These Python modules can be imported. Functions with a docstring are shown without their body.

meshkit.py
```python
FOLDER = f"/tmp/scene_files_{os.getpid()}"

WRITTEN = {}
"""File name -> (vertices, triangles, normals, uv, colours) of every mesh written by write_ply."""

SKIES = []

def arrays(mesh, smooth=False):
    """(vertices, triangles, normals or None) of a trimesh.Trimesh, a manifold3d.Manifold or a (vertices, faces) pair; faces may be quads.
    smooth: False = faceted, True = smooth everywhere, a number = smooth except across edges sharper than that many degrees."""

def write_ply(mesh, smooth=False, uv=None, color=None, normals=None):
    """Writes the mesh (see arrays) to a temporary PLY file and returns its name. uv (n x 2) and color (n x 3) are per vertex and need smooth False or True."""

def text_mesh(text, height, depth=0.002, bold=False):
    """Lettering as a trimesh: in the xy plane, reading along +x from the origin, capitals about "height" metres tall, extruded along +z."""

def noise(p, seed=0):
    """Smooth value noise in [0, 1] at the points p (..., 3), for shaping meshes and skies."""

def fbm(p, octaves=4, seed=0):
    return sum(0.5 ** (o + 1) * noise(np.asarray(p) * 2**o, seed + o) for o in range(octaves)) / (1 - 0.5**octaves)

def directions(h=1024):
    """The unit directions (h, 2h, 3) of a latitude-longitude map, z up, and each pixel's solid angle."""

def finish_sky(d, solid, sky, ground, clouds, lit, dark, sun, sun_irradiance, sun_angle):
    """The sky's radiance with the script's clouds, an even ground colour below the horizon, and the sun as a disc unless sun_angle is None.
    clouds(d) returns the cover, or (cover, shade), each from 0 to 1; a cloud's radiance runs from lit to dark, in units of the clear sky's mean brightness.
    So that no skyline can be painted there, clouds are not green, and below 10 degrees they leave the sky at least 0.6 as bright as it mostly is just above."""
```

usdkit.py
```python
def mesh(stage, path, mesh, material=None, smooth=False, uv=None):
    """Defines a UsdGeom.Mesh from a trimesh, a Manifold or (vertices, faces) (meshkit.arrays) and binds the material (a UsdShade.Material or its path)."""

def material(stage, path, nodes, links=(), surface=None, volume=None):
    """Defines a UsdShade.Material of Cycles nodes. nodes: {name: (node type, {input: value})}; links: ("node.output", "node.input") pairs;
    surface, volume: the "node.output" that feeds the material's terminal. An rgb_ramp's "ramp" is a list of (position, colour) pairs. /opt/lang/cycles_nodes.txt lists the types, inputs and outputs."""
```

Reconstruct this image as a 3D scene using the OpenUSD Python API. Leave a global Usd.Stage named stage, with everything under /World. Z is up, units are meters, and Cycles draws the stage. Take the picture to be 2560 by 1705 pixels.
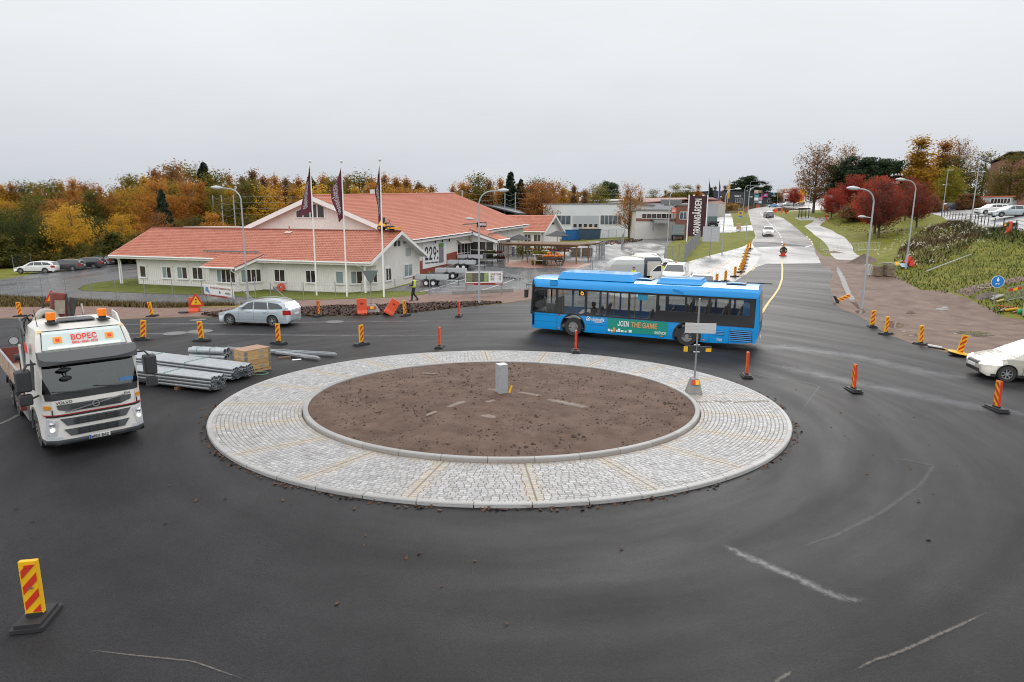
import math, random
import numpy as np, trimesh, shapely
import shapely.geometry as sg
from shapely import affinity
from scipy.interpolate import RBFInterpolator
import manifold3d as m3
import usdkit, meshkit
from pxr import Usd, UsdGeom, UsdLux, UsdShade, Gf, Sdf, Vt

stage = Usd.Stage.CreateInMemory()
UsdGeom.SetStageUpAxis(stage, UsdGeom.Tokens.z)
UsdGeom.SetStageMetersPerUnit(stage, 1.0)
UsdGeom.Xform.Define(stage, '/World')
stage.SetDefaultPrim(stage.GetPrimAtPath('/World'))
UsdGeom.Scope.Define(stage, '/World/Looks')
PI = math.pi
# ---------------------------------------------------------------- camera
FOC, CAMH, PITCH, ROLL = 1564.4, 5.8, math.atan(302.5 / 1564.4), math.radians(0.5)
cp_, sp_, cr_, sr_ = math.cos(PITCH), math.sin(PITCH), math.cos(ROLL), math.sin(ROLL)
FW = np.array([0, cp_, -sp_]); _r = np.array([1., 0, 0]); _u = np.array([0, sp_, cp_])
RT = cr_ * _r + sr_ * _u; UP = -sr_ * _r + cr_ * _u; CAM = np.array([0, 0, CAMH])
cam = UsdGeom.Camera.Define(stage, '/World/camera')
cam.CreateHorizontalApertureAttr(36.0); cam.CreateVerticalApertureAttr(36.0 * 682 / 1024)
cam.CreateFocalLengthAttr(36.0 * FOC / 2560); cam.CreateClippingRangeAttr(Gf.Vec2f(0.1, 6000))
cam.CreateExposureAttr(0.0)
cam.AddTransformOp().Set(Gf.Matrix4d(*RT, 0, *UP, 0, *(-FW), 0, *CAM, 1))
# ---------------------------------------------------------------- sky and light (overcast)
SUN_EL, SUN_AZ = math.radians(33), math.radians(196)      # azimuth = atan2(x, y)
sky_nodes = {
    'tc': ('texture_coordinate', {}), 'sep': ('separate_xyz', {}),
    'sky': ('sky_texture', {'sky_type': 'single_scattering', 'sun_disc': False, 'sun_elevation': SUN_EL, 'sun_rotation': SUN_AZ}),
    'ramp': ('rgb_ramp', {'ramp': [(0, (.285, .300, .330)), (.03, (.300, .315, .345)), (.13, (.375, .385, .402)), (.22, (.425, .434, .446)), (.30, (.455, .464, .472)), (.6, (.60, .605, .61)), (1, (.86, .86, .86))]}),
    'zz': ('math', {'math_type': 'add', 'value2': .22}), 'dv': ('vector_math', {'math_type': 'divide'}), 'cz': ('combine_xyz', {}),
    'map': ('mapping', {'scale': (.8, 1.1, 1.0)}),
    'n': ('noise_texture', {'scale': 1.3, 'detail': 5, 'roughness': .55}),
    'nr': ('map_range', {'from_min': .3, 'from_max': .7, 'to_min': .965, 'to_max': 1.035}),
    'mul': ('vector_math', {'math_type': 'scale'}), 'mul2': ('vector_math', {'math_type': 'scale', 'scale': 20.0}),
    'mix': ('mix', {'fac': .94}), 'bg': ('background_shader', {'strength': .1})}
sky_links = [('tc.generated', 'sep.vector'), ('sep.z', 'ramp.fac'), ('sep.z', 'zz.value1'), ('zz.value', 'cz.x'), ('zz.value', 'cz.y'), ('zz.value', 'cz.z'),
    ('tc.generated', 'dv.vector1'), ('cz.vector', 'dv.vector2'), ('dv.vector', 'map.vector'), ('map.vector', 'n.vector'), ('n.fac', 'nr.value'),
    ('ramp.color', 'mul.vector1'), ('nr.result', 'mul.scale'), ('mul.vector', 'mul2.vector1'), ('sky.color', 'mix.color1'), ('mul2.vector', 'mix.color2'), ('mix.color', 'bg.color')]
skym = usdkit.material(stage, '/World/Looks/sky', sky_nodes, sky_links, surface='bg.background')
dome = UsdLux.DomeLight.Define(stage, '/World/sky')
dome.GetPrim().SetCustomDataByKey('kind', 'structure')
UsdShade.MaterialBindingAPI.Apply(dome.GetPrim()).Bind(skym)
sun = UsdLux.DistantLight.Define(stage, '/World/sun')
sun.CreateIntensityAttr(0.40); sun.CreateAngleAttr(30.0); sun.CreateNormalizeAttr(True); sun.CreateColorAttr(Gf.Vec3f(1, .97, .93))
sun.AddRotateZOp().Set(-math.degrees(SUN_AZ) + 180); sun.AddRotateXOp().Set(-(90 - math.degrees(SUN_EL)))

# ---------------------------------------------------------------- helpers
USED = {}
def path_for(name, parent=None):
    base = (str(parent.GetPath()) if parent is not None else '/World')
    k = USED.get((base, name), 0)
    USED[(base, name)] = k + 1
    return f'{base}/{name}' if k == 0 else f'{base}/{name}_{k:03d}'

def tag(p, label=None, cat=None, group=None, kind=None):
    for k, v in (('label', label), ('category', cat), ('group', group), ('kind', kind)):
        if v: p.SetCustomDataByKey(k, v)
    return p

def thing(name, label=None, cat=None, loc=(0, 0, 0), rz=0, group=None, kind=None, ry=0, rx=0):
    x = UsdGeom.Xform.Define(stage, path_for(name))
    x.AddTranslateOp().Set(Gf.Vec3d(*map(float, loc)))
    if rz: x.AddRotateZOp().Set(math.degrees(rz))
    if ry: x.AddRotateYOp().Set(math.degrees(ry))
    if rx: x.AddRotateXOp().Set(math.degrees(rx))
    return tag(x.GetPrim(), label, cat, group, kind)

def dup(root, loc, rz=0, label=None, group=None, ry=0, rx=0, scale=None):
    was = root.GetCustomData()
    base = root.GetName()
    if base[-4:-3] == '_' and base[-3:].isdigit(): base = base[:-4]
    x = UsdGeom.Xform.Define(stage, path_for(base)); r = x.GetPrim()
    r.GetReferences().AddInternalReference(root.GetPath())
    x.ClearXformOpOrder()
    x.AddTranslateOp(opSuffix='at').Set(Gf.Vec3d(*map(float, loc)))
    if rz: x.AddRotateZOp(opSuffix='at').Set(math.degrees(rz))
    if ry: x.AddRotateYOp(opSuffix='at').Set(math.degrees(ry))
    if rx: x.AddRotateXOp(opSuffix='at').Set(math.degrees(rx))
    if scale is not None: x.AddScaleOp(opSuffix='at').Set(Gf.Vec3f(*scale))
    r.SetInstanceable(True)
    return tag(r, label or was.get('label'), was.get('category'), group or was.get('group'))

def obj(name, mesh, m, parent=None, smooth=False, kind=None, label=None, cat=None, group=None):
    p = path_for(name, parent)
    if isinstance(mesh, MB): mesh = mesh.get()
    if hasattr(mesh, 'to_mesh'):
        q = mesh.to_mesh(); mesh = (np.array(q.vert_properties[:, :3]), np.array(q.tri_verts))
    if not isinstance(smooth, np.ndarray) and smooth:
        u = usdkit.mesh(stage, p, mesh, m, smooth=smooth)
    else:
        u = usdkit.mesh(stage, p, mesh, m)
        if isinstance(smooth, np.ndarray):
            u.CreateNormalsAttr(Vt.Vec3fArray.FromNumpy(smooth.astype(np.float32))); u.SetNormalsInterpolation('vertex')
    return tag(u.GetPrim(), label, cat, group, kind)

def rotm(rz=0, ry=0, rx=0):
    return trimesh.transformations.euler_matrix(rx, ry, rz, 'sxyz')[:3, :3]

class MB:
    """collects shapes into one mesh"""
    def __init__(s): s.v, s.f, s.n = [], [], 0
    def raw(s, v, f):
        v = np.asarray(v, float); f = np.asarray(f, int)
        if f.shape[1] == 4: f = np.vstack([f[:, [0, 1, 2]], f[:, [0, 2, 3]]])
        s.v.append(v); s.f.append(f + s.n); s.n += len(v); return s
    def add(s, m, loc=None, R=None):
        if hasattr(m, 'to_mesh'):
            q = m.to_mesh(); v, f = np.array(q.vert_properties[:, :3]), np.array(q.tri_verts)
        elif isinstance(m, MB): v, f = m.get()
        elif isinstance(m, tuple): v, f = m
        else: v, f = np.array(m.vertices), np.array(m.faces)
        if R is not None: v = v @ R.T
        if loc is not None: v = v + np.asarray(loc)
        return s.raw(v, f)
    def box(s, c, d, rz=0, ry=0, rx=0):
        x, y, z = np.array(d) / 2.
        v = np.array([(a, b, c_) for c_ in (-z, z) for a, b in ((-x, -y), (x, -y), (x, y), (-x, y))])
        f = [(0, 3, 2, 1), (4, 5, 6, 7), (0, 1, 5, 4), (1, 2, 6, 5), (2, 3, 7, 6), (3, 0, 4, 7)]
        if rz or ry or rx: v = v @ rotm(rz, ry, rx).T
        return s.raw(v + np.asarray(c, float), f)
    def box2(s, a, b):
        a, b = np.array(a, float), np.array(b, float); return s.box((a + b) / 2, np.abs(b - a))
    def tube(s, pts, r, n=6, cap=True):
        p = np.asarray(pts, float)
        r = np.broadcast_to(np.asarray(r, float), (len(p),))
        t = np.gradient(p, axis=0); t /= np.linalg.norm(t, axis=1, keepdims=True) + 1e-12
        ref = np.array([0, 0, 1.]) if abs(t.mean(0)[2]) < .9 * np.linalg.norm(t.mean(0)) + 1e-9 else np.array([1., 0, 0])
        a = np.cross(t, ref); a /= np.linalg.norm(a, axis=1, keepdims=True) + 1e-12
        b = np.cross(t, a); an = np.arange(n) * 2 * PI / n + PI / n
        v = p[:, None] + r[:, None, None] * (np.cos(an)[None, :, None] * a[:, None] + np.sin(an)[None, :, None] * b[:, None])
        f = [(i * n + j, (i + 1) * n + j, (i + 1) * n + (j + 1) % n, i * n + (j + 1) % n) for i in range(len(p) - 1) for j in range(n)]
        f = [q[::-1] for q in f]
        v = v.reshape(-1, 3); tri = np.array([(q[0], q[1], q[2]) for q in f] + [(q[0], q[2], q[3]) for q in f])
        if cap:
            k = len(v); v = np.vstack([v, p[0], p[-1]]); L = (len(p) - 1) * n
            tri = np.vstack([tri, [(k, (j + 1) % n, j) for j in range(n)], [(k + 1, L + j, L + (j + 1) % n) for j in range(n)]])
        return s.raw(v, tri)
    def cyl(s, a, b, r, n=12, r2=None): return s.tube([a, b], [r, r if r2 is None else r2], n)
    def prism(s, poly, z0, z1):
        """polygon in xy extruded along z"""
        pg = poly if isinstance(poly, sg.Polygon) else sg.Polygon(poly)
        m = trimesh.creation.extrude_polygon(pg, z1 - z0, engine='earcut'); m.apply_translation((0, 0, z0))
        return s.add(m)
    def prism_xz(s, poly, y0, y1):
        """polygon in xz extruded along y"""
        pg = poly if isinstance(poly, sg.Polygon) else sg.Polygon(poly)
        m = trimesh.creation.extrude_polygon(pg, y1 - y0, engine='earcut')
        v = np.array(m.vertices); return s.raw(np.stack([v[:, 0], y0 + v[:, 2], v[:, 1]], 1), np.array(m.faces)[:, ::-1])
    def prism_yz(s, poly, x0, x1):
        pg = poly if isinstance(poly, sg.Polygon) else sg.Polygon(poly)
        m = trimesh.creation.extrude_polygon(pg, x1 - x0, engine='earcut')
        v = np.array(m.vertices); return s.raw(np.stack([x0 + v[:, 2], v[:, 0], v[:, 1]], 1), np.array(m.faces))
    def quad(s, a, b, c, d): return s.raw([a, b, c, d], [(0, 1, 2, 3)])
    def slab(s, pts, t):
        """planar 3-D polygon (corner list, counter-clockwise from its front) thickened backwards by t"""
        p = np.asarray(pts, float); n = len(p)
        nn = np.cross(p[1] - p[0], p[-1] - p[0]); nn /= np.linalg.norm(nn)
        q = p - nn * t; f = [(0, i, i + 1) for i in range(1, n - 1)] + [(n, n + i + 1, n + i) for i in range(1, n - 1)]
        for i in range(n):
            j = (i + 1) % n; f += [(i, n + i, n + j), (i, n + j, j)]
        return s.raw(np.vstack([p, q]), f)
    def sph(s, c, r, n=2, sc=(1, 1, 1)):
        m = trimesh.creation.icosphere(n, 1.0); return s.raw(np.array(m.vertices) * r * np.asarray(sc) + np.asarray(c), np.array(m.faces))
    def get(s): return np.vstack(s.v), np.vstack(s.f)
    def move(s, loc=(0, 0, 0), rz=0, ry=0, rx=0):
        v, f = s.get(); o = MB(); return o.raw(v @ rotm(rz, ry, rx).T + np.asarray(loc), f)

# ---------------------------------------------------------------- materials
MATS = {}
def mat(name, c, rough=.6, metal=0., c2=None, scale=3., bump=0., bscale=None, coat=0., rnd=0., spec=.5, detail=4, stretch=None, isl=0., emit=0.):
    """principled; c..c2 mixed by noise on world position; rnd: brightness varies per object, isl: per island"""
    if name in MATS: return MATS[name]
    n = {'p': ('principled_bsdf', {'base_color': c, 'roughness': rough, 'metallic': metal, 'coat_weight': coat, 'specular_ior_level': spec})}; l = []
    if emit: n['p'][1].update({'emission_color': c, 'emission_strength': emit})
    src = None
    if c2 is not None or bump:
        n['g'] = ('texture_coordinate', {}) if stretch == 'o' else ('geometry', {})
        v = 'g.object' if stretch == 'o' else 'g.position'
        if stretch is not None and stretch != 'o':
            n['mp'] = ('mapping', {'scale': stretch}); l.append((v, 'mp.vector')); v = 'mp.vector'
    if c2 is not None:
        n['n'] = ('noise_texture', {'scale': scale, 'detail': detail, 'roughness': .6}); l.append((v, 'n.vector'))
        n['r'] = ('rgb_ramp', {'ramp': [(.32, c), (.68, c2)]}); l.append(('n.fac', 'r.fac')); src = 'r.color'
    if rnd or isl:
        n['i'] = ('object_info', {}) if rnd else ('geometry', {})
        n['mr'] = ('map_range', {'to_min': 1 - (rnd or isl), 'to_max': 1 + (rnd or isl)}); l.append(('i.random' if rnd else 'i.random_per_island', 'mr.value'))
        n['h'] = ('hsv', {'color': c}); l.append(('mr.result', 'h.value'))
        if src: l.append((src, 'h.color'))
        src = 'h.color'
    if src: l.append((src, 'p.base_color'))
    if bump:
        n['bn'] = ('noise_texture', {'scale': bscale or scale * 4, 'detail': 3}); l.append((v, 'bn.vector'))
        n['b'] = ('bump', {'strength': bump, 'distance': .02}); l += [('bn.fac', 'b.height'), ('b.normal', 'p.normal')]
    MATS[name] = usdkit.material(stage, '/World/Looks/' + name, n, l, surface='p.BSDF')
    return MATS[name]

def glassm(name, tint=(.02, .025, .028), rough=.03, clear=.0, ior=1.5):
    """window pane: clear share of see-through under a fresnel gloss"""
    if name in MATS: return MATS[name]
    n = {'f': ('fresnel', {'IOR': ior}), 'g': ('glossy_bsdf', {'color': (1, 1, 1), 'roughness': rough}), 't': ('transparent_bsdf', {'color': tint}), 'm': ('mix_closure', {})}
    MATS[name] = usdkit.material(stage, '/World/Looks/' + name, n, [('f.fac', 'm.fac'), ('t.BSDF', 'm.closure1'), ('g.BSDF', 'm.closure2')], surface='m.closure')
    return MATS[name]

def text_on(s, height, o, ex, ez, depth=.004, bold=True, width=None, center=False):
    """lettering (vertices, faces) from corner o reading along ex with its top towards ez"""
    t = meshkit.text_mesh(s, height, depth, bold); v = np.array(t.vertices)
    v[:, 0] -= v[:, 0].min()
    if width: v[:, 0] *= width / v[:, 0].max()
    if center: v[:, 0] -= v[:, 0].max() / 2
    ex, ez = np.array(ex, float), np.array(ez, float); ex /= np.linalg.norm(ex); ez /= np.linalg.norm(ez)
    return np.asarray(o) + v[:, :1] * ex + v[:, 1:2] * ez + v[:, 2:] * np.cross(ex, ez), np.array(t.faces)

# ---------------------------------------------------------------- measured view rays and terrain
def ray(px, py):
    d = FW + RT * (px - 1280) / FOC - UP * (py - 852.5) / FOC
    return d
def W(px, py, y):
    """the world point y metres ahead that stands at this measured direction"""
    d = ray(px, py); return CAM + d * (y / d[1])
def GZ(px, py, z=0.):
    d = ray(px, py); return CAM + d * ((z - CAMH) / d[2])
# surveyed heights: measured direction + distance ahead
SURV = [(919, 734, 55.8), (346, 714, 61.5), (600, 726, 58.7), (80, 684, 78), (250, 668, 86), (621, 756, 44), (380, 792, 41), (60, 792, 40.5), (1198, 762, 42.6), (1035, 753, 44.7), (960, 743, 50), (800, 745, 49),
        (1054, 690, 71), (1180, 652, 82), (1280, 640, 88), (1370, 637, 93), (1665, 653, 74), (2153.6, 772, 41.5), (2264, 671, 56), (2222, 691, 55.5), (2121, 630, 84), (2355, 538.5, 111), (2426, 553, 84.5), (2539, 571, 61),
        (1924, 595, 90), (1926, 544, 150), (1864, 600.5, 92), (1804.6, 632, 78), (1957, 630, 79), (1837, 692, 57.5), (1957, 641, 70), (1990, 512, 300), (2483, 774, 42), (2500, 690, 47.5), (2400, 700, 50.5), (2560, 640, 53),
        (1460, 600, 140), (1572, 594, 128), (1640, 590, 135), (1120, 800, 37.2), (1700, 800, 36.5), (1900, 760, 41.5), (2050, 760, 42), (2100, 690, 55), (2040, 640, 74), (2300, 620, 68), (2200, 600, 92), (2160, 575, 112), (1760, 640, 76), (1700, 610, 98), (1500, 640, 90)]
CP = [W(*s) for s in SURV]
CP += [np.array([x, y, 0.]) for x in (-30, -20, -10, 0, 10, 20, 30) for y in (2, 10, 18, 26, 33)]
CP += [np.array(p, float) for p in [(-70, 20, 0), (70, 20, 3.), (-60, 45, -.6), (-60, 60, -1.2), (-75, 90, -2), (-90, 140, 0), (-40, 110, -1), (0, 160, 1.5), (-120, 200, 2), (0, 220, 3), (60, 220, 7.5), (100, 150, 9.2), (110, 110, 9), (75, 80, 7.6), (60, 55, 6.), (130, 260, 12),
        (40, 330, 11), (-120, 340, 4), (200, 340, 15.5), (200, 200, 13), (180, 100, 11), (120, 40, 8), (60, 38, 3.5), (135, 300, 14.2), (45, 33, .6), (90, 120, 8.6), (48, 48, 3.0)]]
CP = np.array(CP)
RBF = RBFInterpolator(CP[:, :2], CP[:, 2], kernel='thin_plate_spline', smoothing=8.)
CELL = 3.0
GX = np.arange(-165, 260 + CELL, CELL); GY = np.arange(-9, 360 + CELL, CELL)
_gx, _gy = np.meshgrid(GX, GY, indexing='ij')
GH = RBF(np.stack([_gx.ravel(), _gy.ravel()], 1)).reshape(_gx.shape)
_flat = np.clip((30 - _gy) / 6, 0, 1) * np.clip((34 - np.abs(_gx)) / 6, 0, 1)
GH = GH * (1 - _flat)
def T(x, y):
    """ground height: linear on the triangles of the survey grid"""
    x = np.asarray(x, float); y = np.asarray(y, float)
    u = np.clip((x - GX[0]) / CELL, 0, len(GX) - 1.0001); v = np.clip((y - GY[0]) / CELL, 0, len(GY) - 1.0001)
    i, j = u.astype(int), v.astype(int); a, b = u - i, v - j
    h00, h10, h01, h11 = GH[i, j], GH[i + 1, j], GH[i, j + 1], GH[i + 1, j + 1]
    return np.where(a >= b, h00 + a * (h10 - h00) + b * (h11 - h10), h00 + b * (h01 - h00) + a * (h11 - h01))
def G(px, py, up=0.):
    """where the ground is met in this measured direction"""
    d = ray(px, py); last = 3.0
    ys = np.concatenate([np.arange(3, 60, .5), np.arange(60, 355, 1.5)])
    P = CAM + d[None] * (ys / d[1])[:, None]
    below = P[:, 2] < T(P[:, 0], P[:, 1]) + up
    k = int(np.argmax(below)) if below.any() else len(ys) - 1
    lo, hi = ys[max(k - 1, 0)], ys[k]
    for _ in range(20):
        m = (lo + hi) / 2; p = CAM + d * (m / d[1])
        if p[2] < T(p[0], p[1]) + up: hi = m
        else: lo = m
    p = CAM + d * (hi / d[1]); p[2] = T(p[0], p[1]) + up; return p
def Gp(pts): return [tuple(G(*p)[:2]) for p in pts]
def on(x, y, dz=0.): return np.array([x, y, float(T(x, y)) + dz])
def terr_n(x, y):
    e = 2.0; gx = (T(x + e, y) - T(x - e, y)) / (2 * e); gy = (T(x, y + e) - T(x, y - e)) / (2 * e)
    n = np.stack([-gx, -gy, np.ones_like(gx)], -1); return n / np.linalg.norm(n, axis=-1, keepdims=True)
def drape(poly, off, bumpy=None):
    """polygon laid on the ground, cut along the grid so that it stays exactly parallel to it -> (v, f), normals"""
    poly = poly if hasattr(poly, 'geoms') or isinstance(poly, sg.Polygon) else sg.Polygon(poly)
    poly = poly.buffer(0)
    x0, y0, x1, y1 = poly.bounds
    i0, i1 = int((x0 - GX[0]) // CELL), int((x1 - GX[0]) // CELL) + 1; j0, j1 = int((y0 - GY[0]) // CELL), int((y1 - GY[0]) // CELL) + 1
    i0, j0 = max(i0, 0), max(j0, 0); i1, j1 = min(i1, len(GX) - 1), min(j1, len(GY) - 1)
    tris = []
    for i in range(i0, i1):
        for j in range(j0, j1):
            a, b, c, d = (GX[i], GY[j]), (GX[i] + CELL, GY[j]), (GX[i] + CELL, GY[j] + CELL), (GX[i], GY[j] + CELL)
            tris += [sg.Polygon((a, b, c)), sg.Polygon((a, c, d))]
    tris = np.array(tris); shapely.prepare(poly)
    inside = shapely.contains(poly, tris); touch = shapely.intersects(poly, tris) & ~inside
    V, F, n = [], [], 0
    for t in tris[inside]:
        V.append(np.array(t.exterior.coords)[:3]); F.append([[n, n + 1, n + 2]]); n += 3
    for g in shapely.intersection(tris[touch], poly):
        for q in getattr(g, 'geoms', [g]):
            if q.geom_type != 'Polygon' or q.area < 1e-7: continue
            q = sg.polygon.orient(q)
            if len(q.interiors) == 0 and abs(q.convex_hull.area - q.area) < 1e-9:
                c = np.array(q.exterior.coords)[:-1]; k = len(c)
                V.append(c); F.append([[n, n + m, n + m + 1] for m in range(1, k - 1)]); n += k
            else:
                v2, f2 = trimesh.creation.triangulate_polygon(q, engine='earcut')
                V.append(v2); F.append(np.asarray(f2) + n); n += len(v2)
    V = np.vstack(V); F = np.vstack([np.asarray(f) for f in F])
    a, b, c = V[F[:, 0]], V[F[:, 1]], V[F[:, 2]]
    flip = (b[:, 0] - a[:, 0]) * (c[:, 1] - a[:, 1]) - (b[:, 1] - a[:, 1]) * (c[:, 0] - a[:, 0]) < 0
    F[flip] = F[flip][:, ::-1]
    u, F = np.unique(F, return_inverse=True); F = F.reshape(-1, 3); V = V[u]
    z = T(V[:, 0], V[:, 1]) + off
    return (np.column_stack([V, z]), F), terr_n(V[:, 0], V[:, 1])
def lay(name, poly, level, m, parent=None, **kw):
    mesh, n = drape(poly, .006 * level); return obj(name, mesh, m, parent, smooth=n, **kw)
def strip(pts, w):
    return sg.LineString(pts).buffer(w / 2, cap_style=2, join_style=1)
# ================================================================ ground
def asphalt(name, c1, c2, fine, wet, rough=(.32, .62), polar=True, patch=.45, tintc=None):
    """aggregate speckle, big worn patches, tyre streaks that follow the circulating lane, damp sheen"""
    n = {'g': ('geometry', {}), 'p': ('principled_bsdf', {'specular_ior_level': wet}),
         'f': ('noise_texture', {'scale': fine, 'detail': 2, 'roughness': .7}), 'fr': ('map_range', {'from_min': .3, 'from_max': .7, 'to_min': .45, 'to_max': 1.6}),
         'b': ('noise_texture', {'scale': patch, 'detail': 6, 'roughness': .62}), 'br': ('rgb_ramp', {'ramp': [(.33, c1), (.66, c2)]}),
         'v': ('vector_math', {'math_type': 'scale'}), 'bm': ('bump', {'strength': .55, 'distance': .012}),
         's': ('noise_texture', {'scale': 1.0, 'detail': 4, 'roughness': .55}), 'sr': ('map_range', {'from_min': .36, 'from_max': .66, 'to_min': rough[1], 'to_max': rough[0]}),
         'sc': ('map_range', {'from_min': .36, 'from_max': .66, 'to_min': .97, 'to_max': 1.05}), 'v2': ('vector_math', {'math_type': 'scale'})}
    l = [('g.position', 'f.vector'), ('f.fac', 'fr.value'), ('g.position', 'b.vector'), ('b.fac', 'br.fac'), ('br.color', 'v.vector1'), ('fr.result', 'v.scale'),
         ('f.fac', 'bm.height'), ('bm.normal', 'p.normal'), ('s.fac', 'sr.value'), ('sr.result', 'p.roughness'), ('s.fac', 'sc.value'), ('v.vector', 'v2.vector1'), ('sc.result', 'v2.scale'), ('v2.vector', 'p.base_color')]
    if polar:
        n.update({'o': ('vector_math', {'math_type': 'subtract', 'vector2': (-.33, 19.5, 0)}), 'len': ('vector_math', {'math_type': 'length'}), 'x': ('separate_xyz', {}),
                  'at': ('math', {'math_type': 'arctan2'}), 'rm': ('math', {'math_type': 'multiply', 'value2': 1.1}), 'am': ('math', {'math_type': 'multiply', 'value2': 1.7}), 'c': ('combine_xyz', {})})
        l += [('g.position', 'o.vector1'), ('o.vector', 'len.vector1'), ('o.vector', 'x.vector'), ('x.y', 'at.value1'), ('x.x', 'at.value2'), ('len.value', 'rm.value1'), ('at.value', 'am.value1'),
              ('rm.value', 'c.x'), ('am.value', 'c.y'), ('c.vector', 's.vector')]
    else:
        n['mp'] = ('mapping', {'scale': (.35, .09, 1), 'rotation': (0, 0, .35)}); l += [('g.position', 'mp.vector'), ('mp.vector', 's.vector')]
    MATS[name] = usdkit.material(stage, '/World/Looks/' + name, n, l, surface='p.BSDF'); return MATS[name]

A_NEW = asphalt('new_asphalt', (.0175, .017, .0185), (.028, .0275, .0295), 60, .16, (.5, .62))
A_OLD = asphalt('old_asphalt', (.115, .104, .099), (.155, .142, .136), 40, .12, (.45, .6), False)
A_SIDE = asphalt('side_asphalt', (.045, .046, .049), (.085, .085, .088), 40, .42, (.16, .42), False, .3)
A_MID = asphalt('mid_asphalt', (.048, .048, .05), (.075, .074, .074), 40, .35, (.3, .5), False)
A_LOT = asphalt('lot_asphalt', (.042, .044, .047), (.08, .082, .086), 40, .45, (.12, .36), False, .22)
A_LEFT = asphalt('dark_lot_asphalt', (.025, .025, .027), (.045, .045, .048), 40, .4, (.12, .4), False, .2)
A_PATH = asphalt('path_asphalt', (.16, .155, .155), (.25, .24, .235), 40, .4, (.35, .6), False)
GRASS = mat('grass', (.095, .118, .010), .9, c2=(.200, .185, .030), scale=.7, bump=1.0, bscale=22, spec=.15, detail=9)
LAWN = mat('lawn_grass', (.070, .105, .010), .9, c2=(.150, .150, .022), scale=.9, bump=1.0, bscale=22, spec=.15, detail=9)
SLOPE = mat('slope_grass', (.040, .075, .010), .9, c2=(.115, .125, .022), scale=1.1, bump=1.0, bscale=9, spec=.1, detail=10)
DRYG = mat('dry_grass', (.20, .15, .05), .9, c2=(.30, .22, .08), scale=2.2, bump=1, bscale=20, spec=.1, detail=8)
GRAVEL = mat('gravel', (.175, .110, .088), .85, c2=(.245, .165, .138), scale=1.3, bump=.8, bscale=45, spec=.2, detail=10)
DIRT = mat('dirt', (.105, .066, .048), .8, c2=(.205, .140, .108), scale=.9, bump=1.0, bscale=5, spec=.3, detail=11)
SOIL = mat('island_soil', (.085, .052, .038), .85, c2=(.150, .098, .074), scale=1.6, bump=1.0, bscale=26, spec=.2, detail=11)
WATER = mat('puddle_water', (.10, .085, .07), .03, spec=.9)
FOREST = mat('forest_floor', (.05, .038, .014), .95, c2=(.10, .075, .022), scale=.8, spec=.1)
WHITEP = mat('white_marking', (.62, .62, .60), .6, c2=(.45, .45, .44), scale=6)
YELP = mat('yellow_marking', (.62, .42, .09), .6, c2=(.50, .33, .07), scale=5)
PAVER = mat('red_paving', (.24, .105, .07), .5, c2=(.32, .16, .11), scale=2.5, bump=.4, bscale=20)
SANDB = mat('sand_bed', (.21, .185, .155), .9, c2=(.28, .24, .19), scale=3, spec=.2)

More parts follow.
